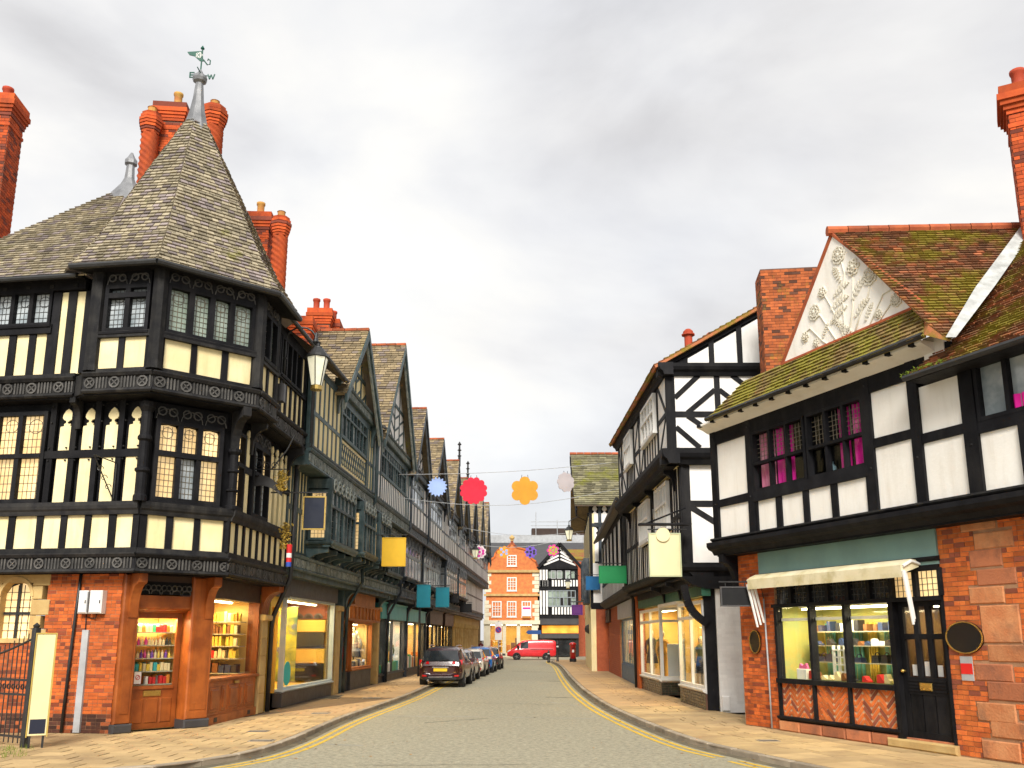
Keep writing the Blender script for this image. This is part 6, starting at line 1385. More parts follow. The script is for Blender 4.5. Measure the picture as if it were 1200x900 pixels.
# second floor front: crossing braces
e2 = 2.75; zl, zm2, zu = 7.62, 8.65, 9.85
timber(N2, F2f, -.02, .26, 7.5, 9.85, 0, black, .05); timber(N2, F2f, 1.45, 1.62, 7.5, 9.85, 0, black, .03); timber(N2, F2f, e2, e2 + .2, 7.5, 9.85, 0, black, .03)
timber(N2, F2f, 0, e2 + .2, zm2 - .1, zm2 + .08, 0, black, .028); timber(N2, F2f, 0, e2 + .2, 7.48, zl, 0, black, .03)
for a, b in ((.26, 1.45), (1.62, e2)):
    panel(N2, F2f, a, b, zl, zm2 - .1, 0, white2); panel(N2, F2f, a, b, zm2 + .08, zu, 0, white2)
W = .15
brace(N2, F2f, (.26, 9.15), (1.0, zu), W); brace(N2, F2f, (.62, zm2 + .04), (1.47, 9.4), W); brace(N2, F2f, (1.6, 9.4), (2.45, zm2 + .04), W); brace(N2, F2f, (2.0, zu), (2.8, 9.2), W)
brace(N2, F2f, (.62, zm2 - .06), (1.5, 7.95), W); brace(N2, F2f, (.26, 8.25), (.95, zl), W); brace(N2, F2f, (1.6, 8.0), (2.5, zm2 - .05), W)
moulding(N2, F2f, -.25, e2 + .3, 9.82, 10.18, -.2, .22, black); moulding(N2, S2f, 1.2, l2 + .25, 9.82, 10.18, -.2, .22, black)
# gable above the eaves
zr0, zr1 = 10.18, 12.0
gq_ = [(.0, zr0), (3.4, zr0), (3.4, zr0 + 1.9), (.25, zr0 + .08)]
G().prism(F2f, gq_, -8, -.06).mk('roof_block', black, N2)
for a, b in ((.7, 1.35), (1.5, 2.2), (2.36, 3.2)):
    h0 = lambda u_: zr0 + (u_) * .58 - .2
    G().prism(F2f, [(a, zr0 + .06), (b, zr0 + .06), (b, max(zr0 + .1, h0(b))), (a, max(zr0 + .1, h0(a)))], -.1, -.02).mk('plaster_panel', white2, N2)
for u_ in (1.42, 2.28): timber(N2, F2f, u_ - .08, u_ + .08, zr0, zr0 + u_ * .58, 0, black, .03)
brace(N2, F2f, (-.1, zr0 - .02), (3.6, zr0 + 2.06), .2, 0, black, .05)
ra, rb = F2f.P(-.35, .2, zr0 - .08), F2f.P(3.6, .2, zr0 + 2.21); rc, rd = F2f.P(3.6, -11, zr0 + 2.21), F2f.P(-.5, -11.2, zr0 - .08)
G().plate([rd, ra, rb, rc], .08).mk('roof', tile, N2)
g = G(); slates(g, [rd + V((0, 0, .01)), ra + V((0, 0, .01)), rb + V((0, 0, .01)), rc + V((0, 0, .01))], .3, .2); g.mk('tiles', tile, N2, kind='stuff')
# second floor side
us = [1.5, 2.4, 3.8, 5.7, 7.0, 8.1, 10.8, l2]
def brace_cell(fr, a, b, z0, z1, s, m=white2): panel(N2, fr, a, b, z0, z1, 0, m); brace(N2, fr, (a + .05, z0 if s > 0 else z1), (b - .05, z1 if s > 0 else z0), .14)
for i, (a, b) in enumerate(zip(us, us[1:])):
    timber(N2, S2f, a - .09, a + .09, 7.5, 9.85, 0, black, .04)
    if (a, b) in ((3.8, 5.7), (8.1, 10.8)): 
        window(N2, S2f, a + .1, b - .1, 8.5, 9.75, 4, .1, (9.2,), (2, 8), wglass, whitep, .08, .07, .08, True, came_m=whitep); n = 5; studwork(N2, S2f, [a + .1 + (b - a - .2) * k / n for k in range(n + 1)], 7.6, 8.45, .11, 0, black, white2)
    else: brace_cell(S2f, a + .09, b - .09, 8.75, 9.82, 1 if i % 2 else -1); brace_cell(S2f, a + .09, b - .09, 7.6, 8.6, -1 if i % 2 else 1)
timber(N2, S2f, 1.4, l2, 8.6, 8.74, 0, black, .035)
moulding(N2, S2f, 1.3, l2 + .22, 7.12, 7.56, -.3, .2, black); moulding(N2, F2f, -.22, e2 + .3, 7.12, 7.56, -.3, .2, black); G().box(S2f, 1.4, l2, -.5, 0, 7.14, 7.2).mk('jetty_soffit', cream, N2)
# first floor front
timber(N2, F1f, -.05, .25, 4.2, 7.2, 0, black, .05); timber(N2, F1f, 1.0, 1.18, 4.2, 7.2, 0, black, .03); timber(N2, F1f, 1.95, 2.15, 4.2, 7.2, 0, black, .03); timber(N2, F1f, .2, 2.2, 5.88, 6.06, 0, black, .028)
for a, b in ((.25, 1.0), (1.18, 1.95)): panel(N2, F1f, a, b, 4.25, 5.88, 0, white2); panel(N2, F1f, a, b, 6.06, 7.15, 0, white2)
brace(N2, F1f, (.2, 5.9), (2.0, 4.75), .17); 
panel(N2, F1f, 2.15, 3, 4.25, 7.15, 0, white2)
# first floor side
us = [.3, 1.6, 3.2, 4.6, 6.9, 8.2, 10.6, 11.4, l1]
for i, (a, b) in enumerate(zip(us, us[1:])):
    timber(N2, S1f, a - .1, a + .1, 4.2, 7.2, 0, black, .05)
    if (a, b) in ((4.6, 6.9), (8.2, 10.6)): 
        window(N2, S1f, a + .1, b - .1, 5.5, 6.95, 4, .12, (6.3,), (2, 8), wglass, whitep, .09, .08, .1, True, came_m=whitep); n = 5; studwork(N2, S1f, [a + .1 + (b - a - .2) * k / n for k in range(n + 1)], 4.25, 5.4, .11, 0, black, white2)
    else:
        n = max(1, round((b - a) / .45)); studwork(N2, S1f, [a + (b - a) * k / n for k in range(n + 1)], 4.25, 7.15, .13, 0, black, white2); timber(N2, S1f, a, b, 5.6, 5.75, 0, black, .04)
for u_ in (1.6, 4.5, 7.4, 11.2): bracket(N2, S1f, u_, .16, 6.5, 7.16, 0, .34, black)
moulding(N2, SG, 0, SG.L + .15, 3.85, 4.22, -.3, .62, black); moulding(N2, FG, -.6, 2.4, 3.85, 4.22, -.3, .25, black); G().box(SG, 0, SG.L, -.1, .45, 3.84, 3.9).mk('jetty_soffit', black, N2)
G().prism(F1f, [(-.1, 3.85), (2.4, 3.85), (2.4, 3.5), (.6, 3.5), (.2, 3.62)], -.3, .02).mk('carved_beam', black, N2)
# ground floor: corner post with curved brace, painted brick wall
post(N2, FG, .2, .32, .1, 3.6, -.3, .06, black, 'corner_post'); g = G()
for k in range(7):
    t0, t1 = k / 7, (k + 1) / 7; f0 = lambda t_: (.1 - .62 * math.sin(t_ * pi / 2), 3.62 - 1.1 * (1 - t_) ** 1.0 - .15 * math.sin(pi * t_))
    g.beam(FG, f0(t0), f0(t1), .2, -.2, .02)
g.mk('curved_brace', black, N2)
wb_ = G().box(FG, .36, 1.9, -.4, -.02, .05, 3.55).mk('white_brick_wall', white2, N2); bricks(wb_, FG, .37, 1.5, .12, 3.5, -.02, white2, bw=.23, bh=.08, gap=.006, proud=.005)
G().cbox(FG, .4, .62, -.02, .06, .1, .5, .02).mk('meter_cover', white2, N2)
G().box(SG, 0, 12.1, -4, -2.6, .0, 3.9).mk('shop_back', dkgrey, N2)
# clothes shop windows
tanw = M('tan_shop_wall', (.62, .44, .16), (.5, .33, .1), 1.2, .7, .03); dkbrick = M('black_glazed_brick', (.03, .032, .025), (.06, .06, .04), 4, .25, .1, 40, isl=.4, spec=.5)
def bigwin(u0, u1, nb, dz, lab, power, skip=''):
    G().box(SG, u0, u1, -.25, .0, .1, .55).mk('stall_riser', mortard, N2); bricks(N2, SG, u0, u1, .11, .54, 0, dkbrick, bw=.23, bh=.072)
    moulding(N2, SG, u0, u1, .53, .66, -.25, .08, whitep, 'sill'); window(N2, SG, u0, u1, .66, 3.2, nb, -.02, (2.72,), None, cglass, whitep, .1, .09, .06, False, name='shop_window')
    closet(N2, SG, u0 + .02, u1 - .02, -1.7, -.2, .6, 3.25, tanw, skip=skip); lamp_strip(SG, u0 + .3, u1 - .3, -.9, 3.18, power, lab)
bigwin(.6, 5.0, 2, 0, 'strip light in the far window of the right-hand clothes shop', 42, 'r'); bigwin(8.3, 11.8, 2, 0, 'strip light in the near window of the right-hand clothes shop', 36)
rs = Fr(SG.P(5.02, -1.5, 0).xy, SG.P(5.02, 0, 0).xy); rs = Fr(SG.P(5.02, .0, 0).xy, SG.P(5.02, -1.5, 0).xy)
G().box(rs, 0, 1.5, -.25, 0, .1, .55).mk('stall_riser', mortard, N2); bricks(N2, rs, 0, 1.5, .11, .54, 0, dkbrick, bw=.23, bh=.072); moulding(N2, rs, 0, 1.5, .53, .66, -.2, .06, whitep, 'sill'); window(N2, rs, .0, 1.5, .66, 3.2, 1, -.02, (2.72,), None, cglass, whitep, .1, .09, .05, False, name='return_window')
G().box(SG, 5.0, 8.3, -1.62, -1.55, .1, 3.3).mk('entrance_door', greenf, N2); G().box(SG, 5.0, 8.3, -1.6, .05, 3.2, 3.3).mk('entrance_ceiling', whitep, N2)
G().box(SG, 0, 12.1, -.2, .06, 3.3, 3.84).mk('fascia', greenf, N2); G().box(SG, .1, .6, -.4, .1, .1, 3.8).mk('brick_pier', brick, N2)
for u_ in (6.5, 9.2): bracket(N2, SG, u_, .16, 3.3, 3.86, .05, .55, black)
mannequin(SG.P(1.2, -.35, .62), 1.75, navyc, navyc, 'mannequin in navy coat in the far window of the right clothes shop'); mannequin(SG.P(2.6, -.5, .62), 1.75, olive, None, 'mannequin in olive coat in the far window of the right clothes shop')
mannequin(SG.P(8.7, -.8, .62), 1.8, tan, tan, 'mannequin in tan coat in the near window of the right clothes shop'); mannequin(SG.P(9.9, -.35, .62), 1.5, olive, navyc, 'mannequin in olive jacket in the near window of the right clothes shop')
t = thing('display_board', 'plain white board standing in the right clothes shop window', 'board', rs.P(.7, -.5, .6)); G().cbox(rs, .35, 1.0, -.55, -.5, .75, 1.9, .01).mk('panel', flat('pale_blue_board', (.6, .66, .78)), t); G().box(rs, .3, 1.05, -.62, -.45, .6, .75).mk('foot', whitep, t)
mannequin(rs.P(.25, -.9, .62), 1.7, tan, None, 'mannequin in tan coat behind the white display board'); mannequin(rs.P(1.15, -1.0, .62), 1.7, greyc, navyc, 'mannequin in grey coat behind the white display board')
t = thing('clothes_rail', 'rail of hanging jackets in the near window of the right clothes shop', 'clothes rail', SG.P(10, -.9, .62)); G().tube([SG.P(8.6, -1.2, 2.0), SG.P(11.4, -1.2, 2.0)], .02).mk('bar', iron, t)
for u_ in (8.6, 11.4): G().tube([SG.P(u_, -1.2, .62), SG.P(u_, -1.2, 2.0)], .02).mk('upright', iron, t)
for k in range(11):
    u_ = 8.7 + k * .24; G().prism(Fr(SG.P(u_, -1.45, 0).xy, SG.P(u_, -.95, 0).xy), [(.02, .95), (.48, .95), (.46, 1.75), (.3, 1.95), (.2, 1.95), (.04, 1.75)], -.05, .05).mk('jacket', (tan, olive, navyc, tan, greyc)[k % 5], t)
t = thing('display_plinth', 'grey-green plinth at the front of the near clothes shop window', 'plinth', SG.P(11.2, -.4, .62)); G().cbox(SG, 10.9, 11.4, -.55, -.25, .62, 1.35, .02).mk('box', flat('plinth_green', (.2, .26, .22)), t); G().box(SG, 10.85, 11.45, -.6, -.2, 1.35, 1.39).mk('top', whitep, t)
lf = G()
for k in range(260):
    u_ = RN.choice((RN.uniform(.8, 4.9), RN.uniform(8.5, 11.9))); p = SG.P(u_, RN.uniform(-.7, -.25), .63 + RN.uniform(0, .06)); a = V((RN.uniform(-1, 1), RN.uniform(-1, 1), RN.uniform(-.3, .6))) * .06; b = V((RN.uniform(-1, 1), RN.uniform(-1, 1), 0)) * .04
    lf.poly([p - a, p + b, p + a, p - b])
o = lf.mk('autumn_leaves', M('orange_leaves', (.6, .18, .02), (.5, .08, .02), 8, .8, 0, isl=.4)); tag(o, 'scatter of orange autumn leaves on the clothes shop window floor', 'leaves'); o['kind'] = 'stuff'
t = thing('door_mat', 'bright blue mat on the pavement beside the white brick wall', 'mat', gp(902, 838, .11)); q = gp(902, 839, .11); f = Fr((q.x, q.y), (q.x + .95, q.y - .1)); G().cbox(f, -.35, .3, -.35, .3, .108, .13, .01).mk('mat', flat('blue_mat', (.03, .3, .5), .9), t)
g = G()
for k in range(6): g.box(f, -.33, .28, -.3 + k * .1, -.27 + k * .1, .13, .136)
g.mk('ribs', flat('blue_mat_rib', (.02, .24, .42), .9), t)
# red clay pots and brick stack between the houses
a = atY(807, 410, 33); 
for px, z_ in ((807, 386), (842, 386), (833, 390)):
    q = atY(px, 405, 33.5); q2 = atY(px, z_, 33.5); h = q2.z - q.z; G().lathe(q + V((0, 0, -.4)), [(.16, 0), (.16, h * .6 + .4), (.26, h * .62 + .4), (.26, h * .7 + .4), (.2, h * .72 + .4), (.2, h + .3), (.1, h + .4)], 10).mk('chimney_pot', potr, N2)
q = atY(925, 320, 23.6); q2 = atY(925, 313, 23.6); mossb = M('mossy_brick', (.45, .12, .035), (.3, .08, .03), 5, .9, .5, 50, isl=.3, alt=((.12, .05, .03), .2), moss=((.25, .18, .02), 1.1, .56), dirt=.4)
chimney(N2, (q.x + .15, 24.1), 1.75, .9, 6.5, q2.z, -.12, (), mossb, capw=.02)
# hanging signs on the right
cr = flat('cream_sign', (.76, .68, .4), .5); crf = flat('pale_green_frame', (.5, .55, .34), .5)
t, f, x0, x1, zb, zt = hang_sign(S1f, 761, 626, 796, 675, .25, cr, 'large blank cream hanging sign with a round disc on top', crf)
G().lathe(f.P((x0 + x1) / 2 - .05, .02, zt - .02), [(.2, 0), (.2, .03)], 20, (0, -1, 0)).mk('disc', cr, t); G().box(f, x0 - .3, x1 + .35, -.2, .1, zt + .26, zt + .31).mk('sign_hood', black, t); pipe(t, [f.P(x0 - .1, 0, zt + .3), f.P(x1 + .2, 0, zt + .75)], .025, black, 'stay')
hang_sign(RG, 845.5, 689, 878, 709, .35, sk, 'blank black hanging sign with dark frame in front of the white brick wall', dkgrey)
# ------------------------------------------------------------------ low house and slate-roofed house further along on the right
R3f = Fr((5.98, 56.4), (5.29, 38.4)); R3u = R3f.off(.35); L3 = R3f.L
REL = .12
N3 = thing('low_timber_house', 'low black and white house with brick piers and blue shopfronts', 'house', R3f.P(9, -2, .1))
G().box(R3f, 0, L3, -6, .2, 3.9, 7.95).mk('upper_wall', black, N3)
n = 26
for k in range(n + 1):
    u = .1 + (L3 - .2) * k / n
    if k < n and k % 4 in (1, 2): 
        if k % 4 == 1: window(N3, R3u, u, u + 2 * (L3 - .2) / n, 5.3, 7.5, 4, -.05, (6.6,), None, dglass, black, .07, .07, .04)
    elif k < n: panel(N3, R3u, u + .05, u + (L3 - .2) / n - .05, 4.3, 7.6, 0, white2)
    timber(N3, R3u, u - .08, u + .08, 4.2, 7.7, 0, black, .04)
studwork(N3, R3u, [.1 + (L3 - .2) * k / n for k in range(n + 1)], 4.25, 5.15, .12, 0, black, white2)
timber(N3, R3u, 0, L3, 5.12, 5.27, 0, black, .05); timber(N3, R3u, 0, L3, 7.6, 7.95, 0, black, .05)
gutter(N3, R3u, -.3, L3 + .1, 8.0, .42, iron, .08); a, b = R3u.P(-.3, .45, 8.0), R3u.P(L3, .45, 8.0); upv = V((4.2, .2, 2.6))
G().plate([a, b, b + upv, a + upv], .08).mk('roof', slate2, N3)
moulding(N3, R3f, 0, L3, 3.85, 4.25, -.2, .5, oldblack)
G().box(R3f, 0, L3, -4, -1.8, 0, 3.9).mk('ground_floor_back', dkgrey, N3)
brickm = M('red_pier_brick', (.42, .11, .05), (.33, .085, .04), 4, .88, .3, 50)
def r3u_(px): return R3f.at(px, 770)[0]
piers = [(0.0, 2.2), (r3u_(702.5), r3u_(706)), (r3u_(716.5), r3u_(727.5)), (r3u_(744), L3)]
for a, b in piers:
    p = G().box(R3f, a, b, -1.8, .0, .05, 3.85).mk('brick_pier', mortar, N3); bricks(p, R3f, a, b, .1, 3.8, 0, brickm, bw=.3, bh=.11)
for (a, b), q in zip(((2.2, piers[1][0]), (piers[1][1], piers[2][0]), (piers[2][1], piers[3][0])), range(3)):
    G().box(R3f, a, b, -.5, .12, 3.05, 3.8).mk('fascia', greyp if q else brownf, N3)
    G().box(R3f, a, b, -.3, -.05, .1, .85).mk('stall_riser', bluep, N3)
    window(N3, R3f, a, b, .85, 3.05, max(2, round((b - a) / .9)), -.1, (), None, cglass, bluep, .1, .14, .06, True, name='shop_window')
    closet(N3, R3f, a + .03, b - .03, -1.3, -.3, .8, 3.1, (warmw, yellowp, warmw)[q]); lamp_strip(R3f, a + .2, b - .2, -.7, 3.04, 25, ('strip light in the brown-fronted shop farthest along the low house', 'strip light in the far blue shopfront of the low house', 'strip light in the near blue shopfront of the low house')[q])
pipe(N3, [R3u.P(L3 - .1, .4, 7.9), R3u.P(L3 - .1, .1, 7.4), R3u.P(L3 - .1, .1, 4.3), R3f.P(L3 - .05, .15, 3.7), R3f.P(L3 - .05, .12, .1)], .07)
REL = .6
# slate-roofed house end-on to the street
Y4 = 57.5; f4 = Fr((5.0, Y4), (9, Y4)); s4 = Fr((5.9, 74), (5.0, Y4))
N4 = thing('slate_roofed_house', 'timbered house with a big mossy slate roof behind the low house', 'house', (6.5, 65, .1))
G().box(f4, 0, 4, -.13, .0, .05, 3.9).mk('ground_floor_wall', brickm, N4); G().box(f4, 0, 4, -.13, .03, 3.9, 4.3).mk('bressummer', black, N4); panel(N4, f4, .16, 4, 4.3, 6.8, .06, white2)
G().zprism([(5.1, Y4 + .13), (10, Y4 + .13), (10, 73), (6.0, 73)], 0, 10.6).mk('wall', black, N4)
zE4, zR4 = atY(690, 592, Y4 - .5).z, 14.5
for k in range(7):
    u = .35 + k * .62; fleur(N4, f4, u, .4, 9.4, 10.5, 0, white2); fleur(N4, f4, u, .4, 6.9, 9.1, 0, white2); timber(N4, f4, u + .23, u + .39, 4, 10.6, 0, slatebl, .03)
timber(N4, f4, 0, 5, 9.12, 9.36, 0, slatebl, .04); timber(N4, f4, -.02, .16, 4, 10.6, 0, black, .05)
ry = 62.5; zR4 = atY(700, 533, ry).z; xl = atY(671, 560, 60).x
ro4 = [V((xl - .1, Y4 - .55, zE4)), V((10.5, Y4 - .55, zE4)), V((10.5, ry, zR4)), V((xl + .05, ry, zR4))]
r4 = G().plate(ro4, .08).mk('roof', slate2, N4); q = G(); sm4 = M('mossy_grey_slates', (.22, .2, .12), (.15, .14, .09), 5, .85, .4, 30, isl=.4, moss=((.2, .2, .03), .5, .52)); slates(q, ro4, .5, .26, .02, .06); q.mk('slates', sm4, r4, kind='stuff')
G().plate([V((xl + .05, ry, zR4)), V((10.5, ry, zR4)), V((10.5, 72, zE4)), V((xl + .6, 72, zE4))], .08).mk('roof', slate2, N4)
for k in range(12): 
    a = V((xl + k * .5, ry, zR4 + .06)); G().tube([a, a + V((.47, 0, 0))], .13, 8).mk('ridge_tile', ridget, N4)
G().plate([V((xl - .02, Y4 - .5, zE4 - .3)), V((xl - .02, ry, zR4 - .1)), V((xl - .02, ry, zR4 - .6)), V((xl - .02, Y4 - .3, zE4 - .7))], .1).mk('bargeboard', black, N4)
G().box(s4, 2, s4.L, -.3, .02, .05, 10).mk('street_wall', cream, N4)
for k in range(6): timber(N4, s4, 4 + k * 2.4, 4.2 + k * 2.4, 7.4, 10.4, 0, black, .06)
window(N4, s4, 12.5, 15.5, 4.6, 7.0, 4, .5, (6,), None, dglass, slatebl, .1, .1, .06); G().box(s4, 12.4, 15.6, 0, .42, 4.3, 7.2).mk('oriel', slatebl, N4)
# cream fronts beyond
N5 = thing('cream_fronted_building', 'pale yellow stone front on the right, nearest the post box', 'building', (7, 80, .1)); f5 = Fr((7.6, 92), (5.75, 70)); 
G().box(f5, 0, f5.L, -6, 0, 0, 8.8).mk('wall', M('cream_stone', (.66, .52, .26), (.58, .43, .2), 1, .85, .1, 20, dirt=.3), N5)
for z in (3.6, 6.2): G().box(f5, 0, f5.L, 0, .18, z, z + .25).mk('string_course', ystone, N5)
for k in range(4):
    for z in (4.2, 6.7): window(N5, f5, 2.5 + k * 5, 4 + k * 5, z, z + 1.6, 2, .05, (), None, dglass, whitep, .1, .08, .06)
for k in range(6): G().box(f5, 1 + k * 3.6, 1.4 + k * 3.6, 0, .15, .1, 3.6).mk('pilaster', brickm if k > 2 else ystone, N5)
for k in range(5): G().box(f5, 1.6 + k * 3.6, 4.4 + k * 3.6, -.02, .04, .3, 3.0).mk('shop_panel', (dkgrey, brownf, ystone)[k % 3], N5)
# more signs, lanterns
hang_sign(R3u, 702.5, 664, 733, 683, .15, flat('green_sign', (.01, .22, .07), .4), 'blank green hanging sign on the low house', None)
hang_sign(R3u, 687, 676, 702, 691, .15, flat('blue_sign', (.01, .12, .3), .4), 'blank blue hanging sign left of the green sign', None)
hang_sign(f5, 671, 710, 681.5, 719, .1, flat('purple_sign', (.08, .01, .12), .4), 'small blank purple hanging sign near the end of the street', None)
def wall_lantern(px, pt, pb, Y, label, armto):
    b, t_ = atY(px, pb, Y), atY(px, pt, Y); h = t_.z - b.z; o = thing('wall_lantern', label, 'street lamp', b); lantern(o, b, h * .9, h * .27)
    G().tube([b + V((0, 0, h * .85)), b + V((0, 0, h * 1.1)), b + V((armto * .5, 0, h * 1.35)), b + V((armto, 0, h * 1.1))], h * .025, 6).mk('bracket', iron, o, True)
wall_lantern(667, 613, 634, 60, 'lantern on a curved bracket below the slate-roofed gable', 1.2); wall_lantern(665.5, 676, 690, 80, 'small lantern in front of the far timbered house', 1.0); wall_lantern(557, 637, 655, 70, 'lantern on the left row beside the far flowers', -1.2)

# ------------------------------------------------------------------ the end of the street
YE = 104.
fe = Fr((atY(568, 700, YE).x, YE), (atY(631.5, 700, YE).x, YE)); ex0 = fe.A.x
def eu(px): return atY(px, 700, YE).x - ex0
def ez(py): return atY(600, py, YE).z
N6 = thing('dutch_gabled_house', 'orange brick house with curved gable and white sash windows at street end', 'house', (0, YE + 3, 0))
WE = fe.L; mid = eu(600)
outl = [(569.5, 664), (572, 658), (576, 655), (579, 653), (580.5, 648), (584, 644), (590, 642.5), (594, 641.5), (597, 639), (600, 634.5)]
gp_ = [(eu(x), ez(y)) for x, y in outl]; gp_ = gp_ + [(2 * mid - u, z) for u, z in reversed(gp_[:-1])]
poly = [(.15, 0), (WE - .15, 0), (WE - .15, ez(668))] + list(reversed(gp_)) + [(.15, ez(668))]
zsh = ez(731)
G().box(fe, .15, WE - .15, -8, 0, zsh, ez(668)).mk('wall', bricke, N6); G().prism(fe, [(gp_[0][0], ez(669)), (gp_[-1][0], ez(669))] + list(reversed(gp_)), -.5, 0).mk('curved_gable', bricke, N6)
cop = G()
for a, b in zip(gp_, gp_[1:]): cop.beam(fe, a, b, .18, -.55, .1)
cop.mk('coping', brickr, N6); G().lathe(fe.P(mid, -.2, ez(634.5)), [(.12, 0), (.25, .1), (.12, .2), (.3, .35), (.3, .55), (.1, .7), (0, .8)], 10).mk('ball_finial', ystone, N6)
stonew = M('pale_stone_trim', (.72, .66, .5), (.64, .57, .42), 2, .8, .1)
for y0, y1, o in ((671, 668, .25), (698.5, 696, .2), (731.5, 727, .35)): G().box(fe, -.1, WE + .1, -.1, o, ez(y0), ez(y1)).mk('cornice', ystone if y0 < 720 else stonew, N6)
z = ez(727); k = 0
while z < ez(672):
    w = .75 if k % 2 else .5
    if not (ez(698.5) - .5 < z < ez(696)):
        G().cbox(fe, -.02, w, -.1, .05, z + .01, z + .43, .02).mk('quoin', stonew, N6); G().cbox(fe, WE - w, WE + .02, -.1, .05, z + .01, z + .43, .02).mk('quoin', stonew, N6)
    z += .45; k += 1
for x0, x1, y0, y1, m in ((594, 605.5, 650.5, 663.5, dglass), (594, 605.5, 676.5, 692.5, gglass), (576.5, 587.8, 704.5, 723, dglass), (594, 605.2, 704.5, 723, dglass), (611.2, 622.4, 704.5, 723, dglass)):
    wq = window(N6, fe, eu(x0), eu(x1), ez(y1), ez(y0), 3, .02, (ez((y0 * .67 + y1 * .33)), ez((y0 + y1) / 2), ez(y0 * .33 + y1 * .67)), None, m, whitep, .12, .06, .08, True, back=.1)
t = thing('estate_board', 'white and magenta banner in the right window of the curved-gable house', 'banner', fe.P(eu(612), .15, ez(722))); G().box(fe, eu(611.5), eu(622), .12, .16, ez(722), ez(711)).mk('board', whitep, t); G().box(fe, eu(612.5), eu(621.5), .16, .17, ez(714), ez(711.8)).mk('band', flat('banner_magenta', (.6, .02, .3)), t)
G().box(fe, eu(612), eu(621.5), .1, .3, ez(724.5), ez(722.2)).mk('window_box', flat('window_box_orange', (.5, .2, .03)), N6)
for px, w in ((571, .75), (591, .4), (607.5, .4), (627, .8)): G().cbox(fe, eu(px) - w / 2, eu(px) + w / 2, -.4, .15, 0, zsh, .03).mk('pier', stonew, N6)
closet(N6, fe, .3, WE - .3, -2.5, -.3, .05, zsh - .02, yellowp, 'shop_interior'); G().box(fe, .2, WE - .2, -.15, -.12, .5, zsh).mk('shop_pane', cglass, N6); G().box(fe, .2, WE - .2, -.3, -.05, 0, .5).mk('stall_riser', stonew, N6)
lamp_strip(fe, .6, WE - .6, -1.0, zsh - .1, 25, 'strip light in the shop under the curved gable')
goods(fe, .5, WE - .5, -1.2, .6, .5, 1.6, [cO, cY, cBrown, cR, cK], 'in the shop under the curved gable', 'goods in the shop under the curved gable', 'carton', .4, .8, .6)
# timbered house at the end
ft = Fr((fe.P(WE, 0, 0).x + .05, YE + .3), (12, YE + .3)); t0 = ft.A.x
def tu(px): return atY(px, 700, YE).x - t0
N7 = thing('far_timbered_house', 'black and white timbered house with chevron gable at street end', 'house', (6, YE + 4, 0))
WT = tu(678); zg = ez(664)
G().box(ft, 0, WT, -8, -.1, ez(728), zg).mk('wall', black, N7); G().prism(ft, [(0, zg), (WT, zg), (tu(656.5), ez(638))], -6, -.1).mk('gable', black, N7)
ax = tu(656.5); zt7 = ez(641)
for s in (-1, 1):
    for k in range(5):
        a = (ax + s * (.12 + k * .1), zg + .12 + k * .45); b = (ax + s * min(1.9 - k * .38, 1.6), zg + .12 + k * .45 - .0)
    for k in range(5):
        cz0 = zg + .15 + k * .42; x1 = max(.2, 1.85 - k * .36)
        G().beam(ft, (ax + s * .1, cz0 + .75 if cz0 + .75 < zt7 else zt7), (ax + s * x1, cz0 + .05), .2, -.12, -.04).mk('plaster_panel', white2, N7)
    G().beam(ft, (ax, ez(636.5)), (ax + s * (WT * .5 + .35), ez(666)), .3, -.2, .35).mk('bargeboard', black, N7)
G().poly([ft.P(ax, .3, ez(636)), ft.P(ax, -8, ez(636)), ft.P(-.3, -8, ez(664)), ft.P(-.3, .3, ez(664))]).mk('roof', slate2, N7)
for k in range(13): 
    u = tu(632.5) + k * (tu(675) - tu(632.5)) / 12
    if k != 3: panel(N7, ft, u + .04, u + .25, ez(687), ez(679.5), .03, white2); panel(N7, ft, u + .04, u + .25, ez(720), ez(711), .03, white2)
for k in range(3): u = tu(632.5) + k * .36; panel(N7, ft, u, u + .25, ez(687), ez(667.5), .03, white2); panel(N7, ft, u, u + .25, ez(711), ez(692), .03, white2)
window(N7, ft, tu(642), tu(675), ez(678.5), ez(668), 7, 0, (), None, gglass, black, .1, .1, .05, True, alt=(dglass, .4)); window(N7, ft, tu(642), tu(675), ez(710.5), ez(691.5), 7, 0, (ez(700),), None, gglass, lframe, .1, .1, .05, True, alt=(dglass, .4))
for x in (646, 653, 663): window(N7, ft, tu(x), tu(x) + .55, ez(678), ez(668.5), 1, .08, (), None, gglass, greyp, .07, .05, .02, False)
for y in (690, 665.5, 723): timber(N7, ft, 0, WT, ez(y) - .12, ez(y) + .12, 0, black, .12)
G().box(ft, 0, WT, -.4, .0, ez(732), ez(724)).mk('fascia', dkgrey, N7); G().box(ft, 0, WT, -3, -2.4, 0, ez(730)).mk('shop_back', dkgrey, N7)
G().box(ft, .3, WT, -.6, -.5, ez(742), ez(733)).mk('lit_lightbox', M('lit_orange_display', (.75, .32, .04), (.6, .18, .02), 1.2, .6, 0, emit=.5), N7); G().box(ft, 0, WT, -.5, -.1, ez(748), ez(742.5)).mk('shop_canopy', dkgrey, N7); G().box(ft, 0, WT, -.45, -.4, .1, ez(748)).mk('shop_front', dglass, N7)
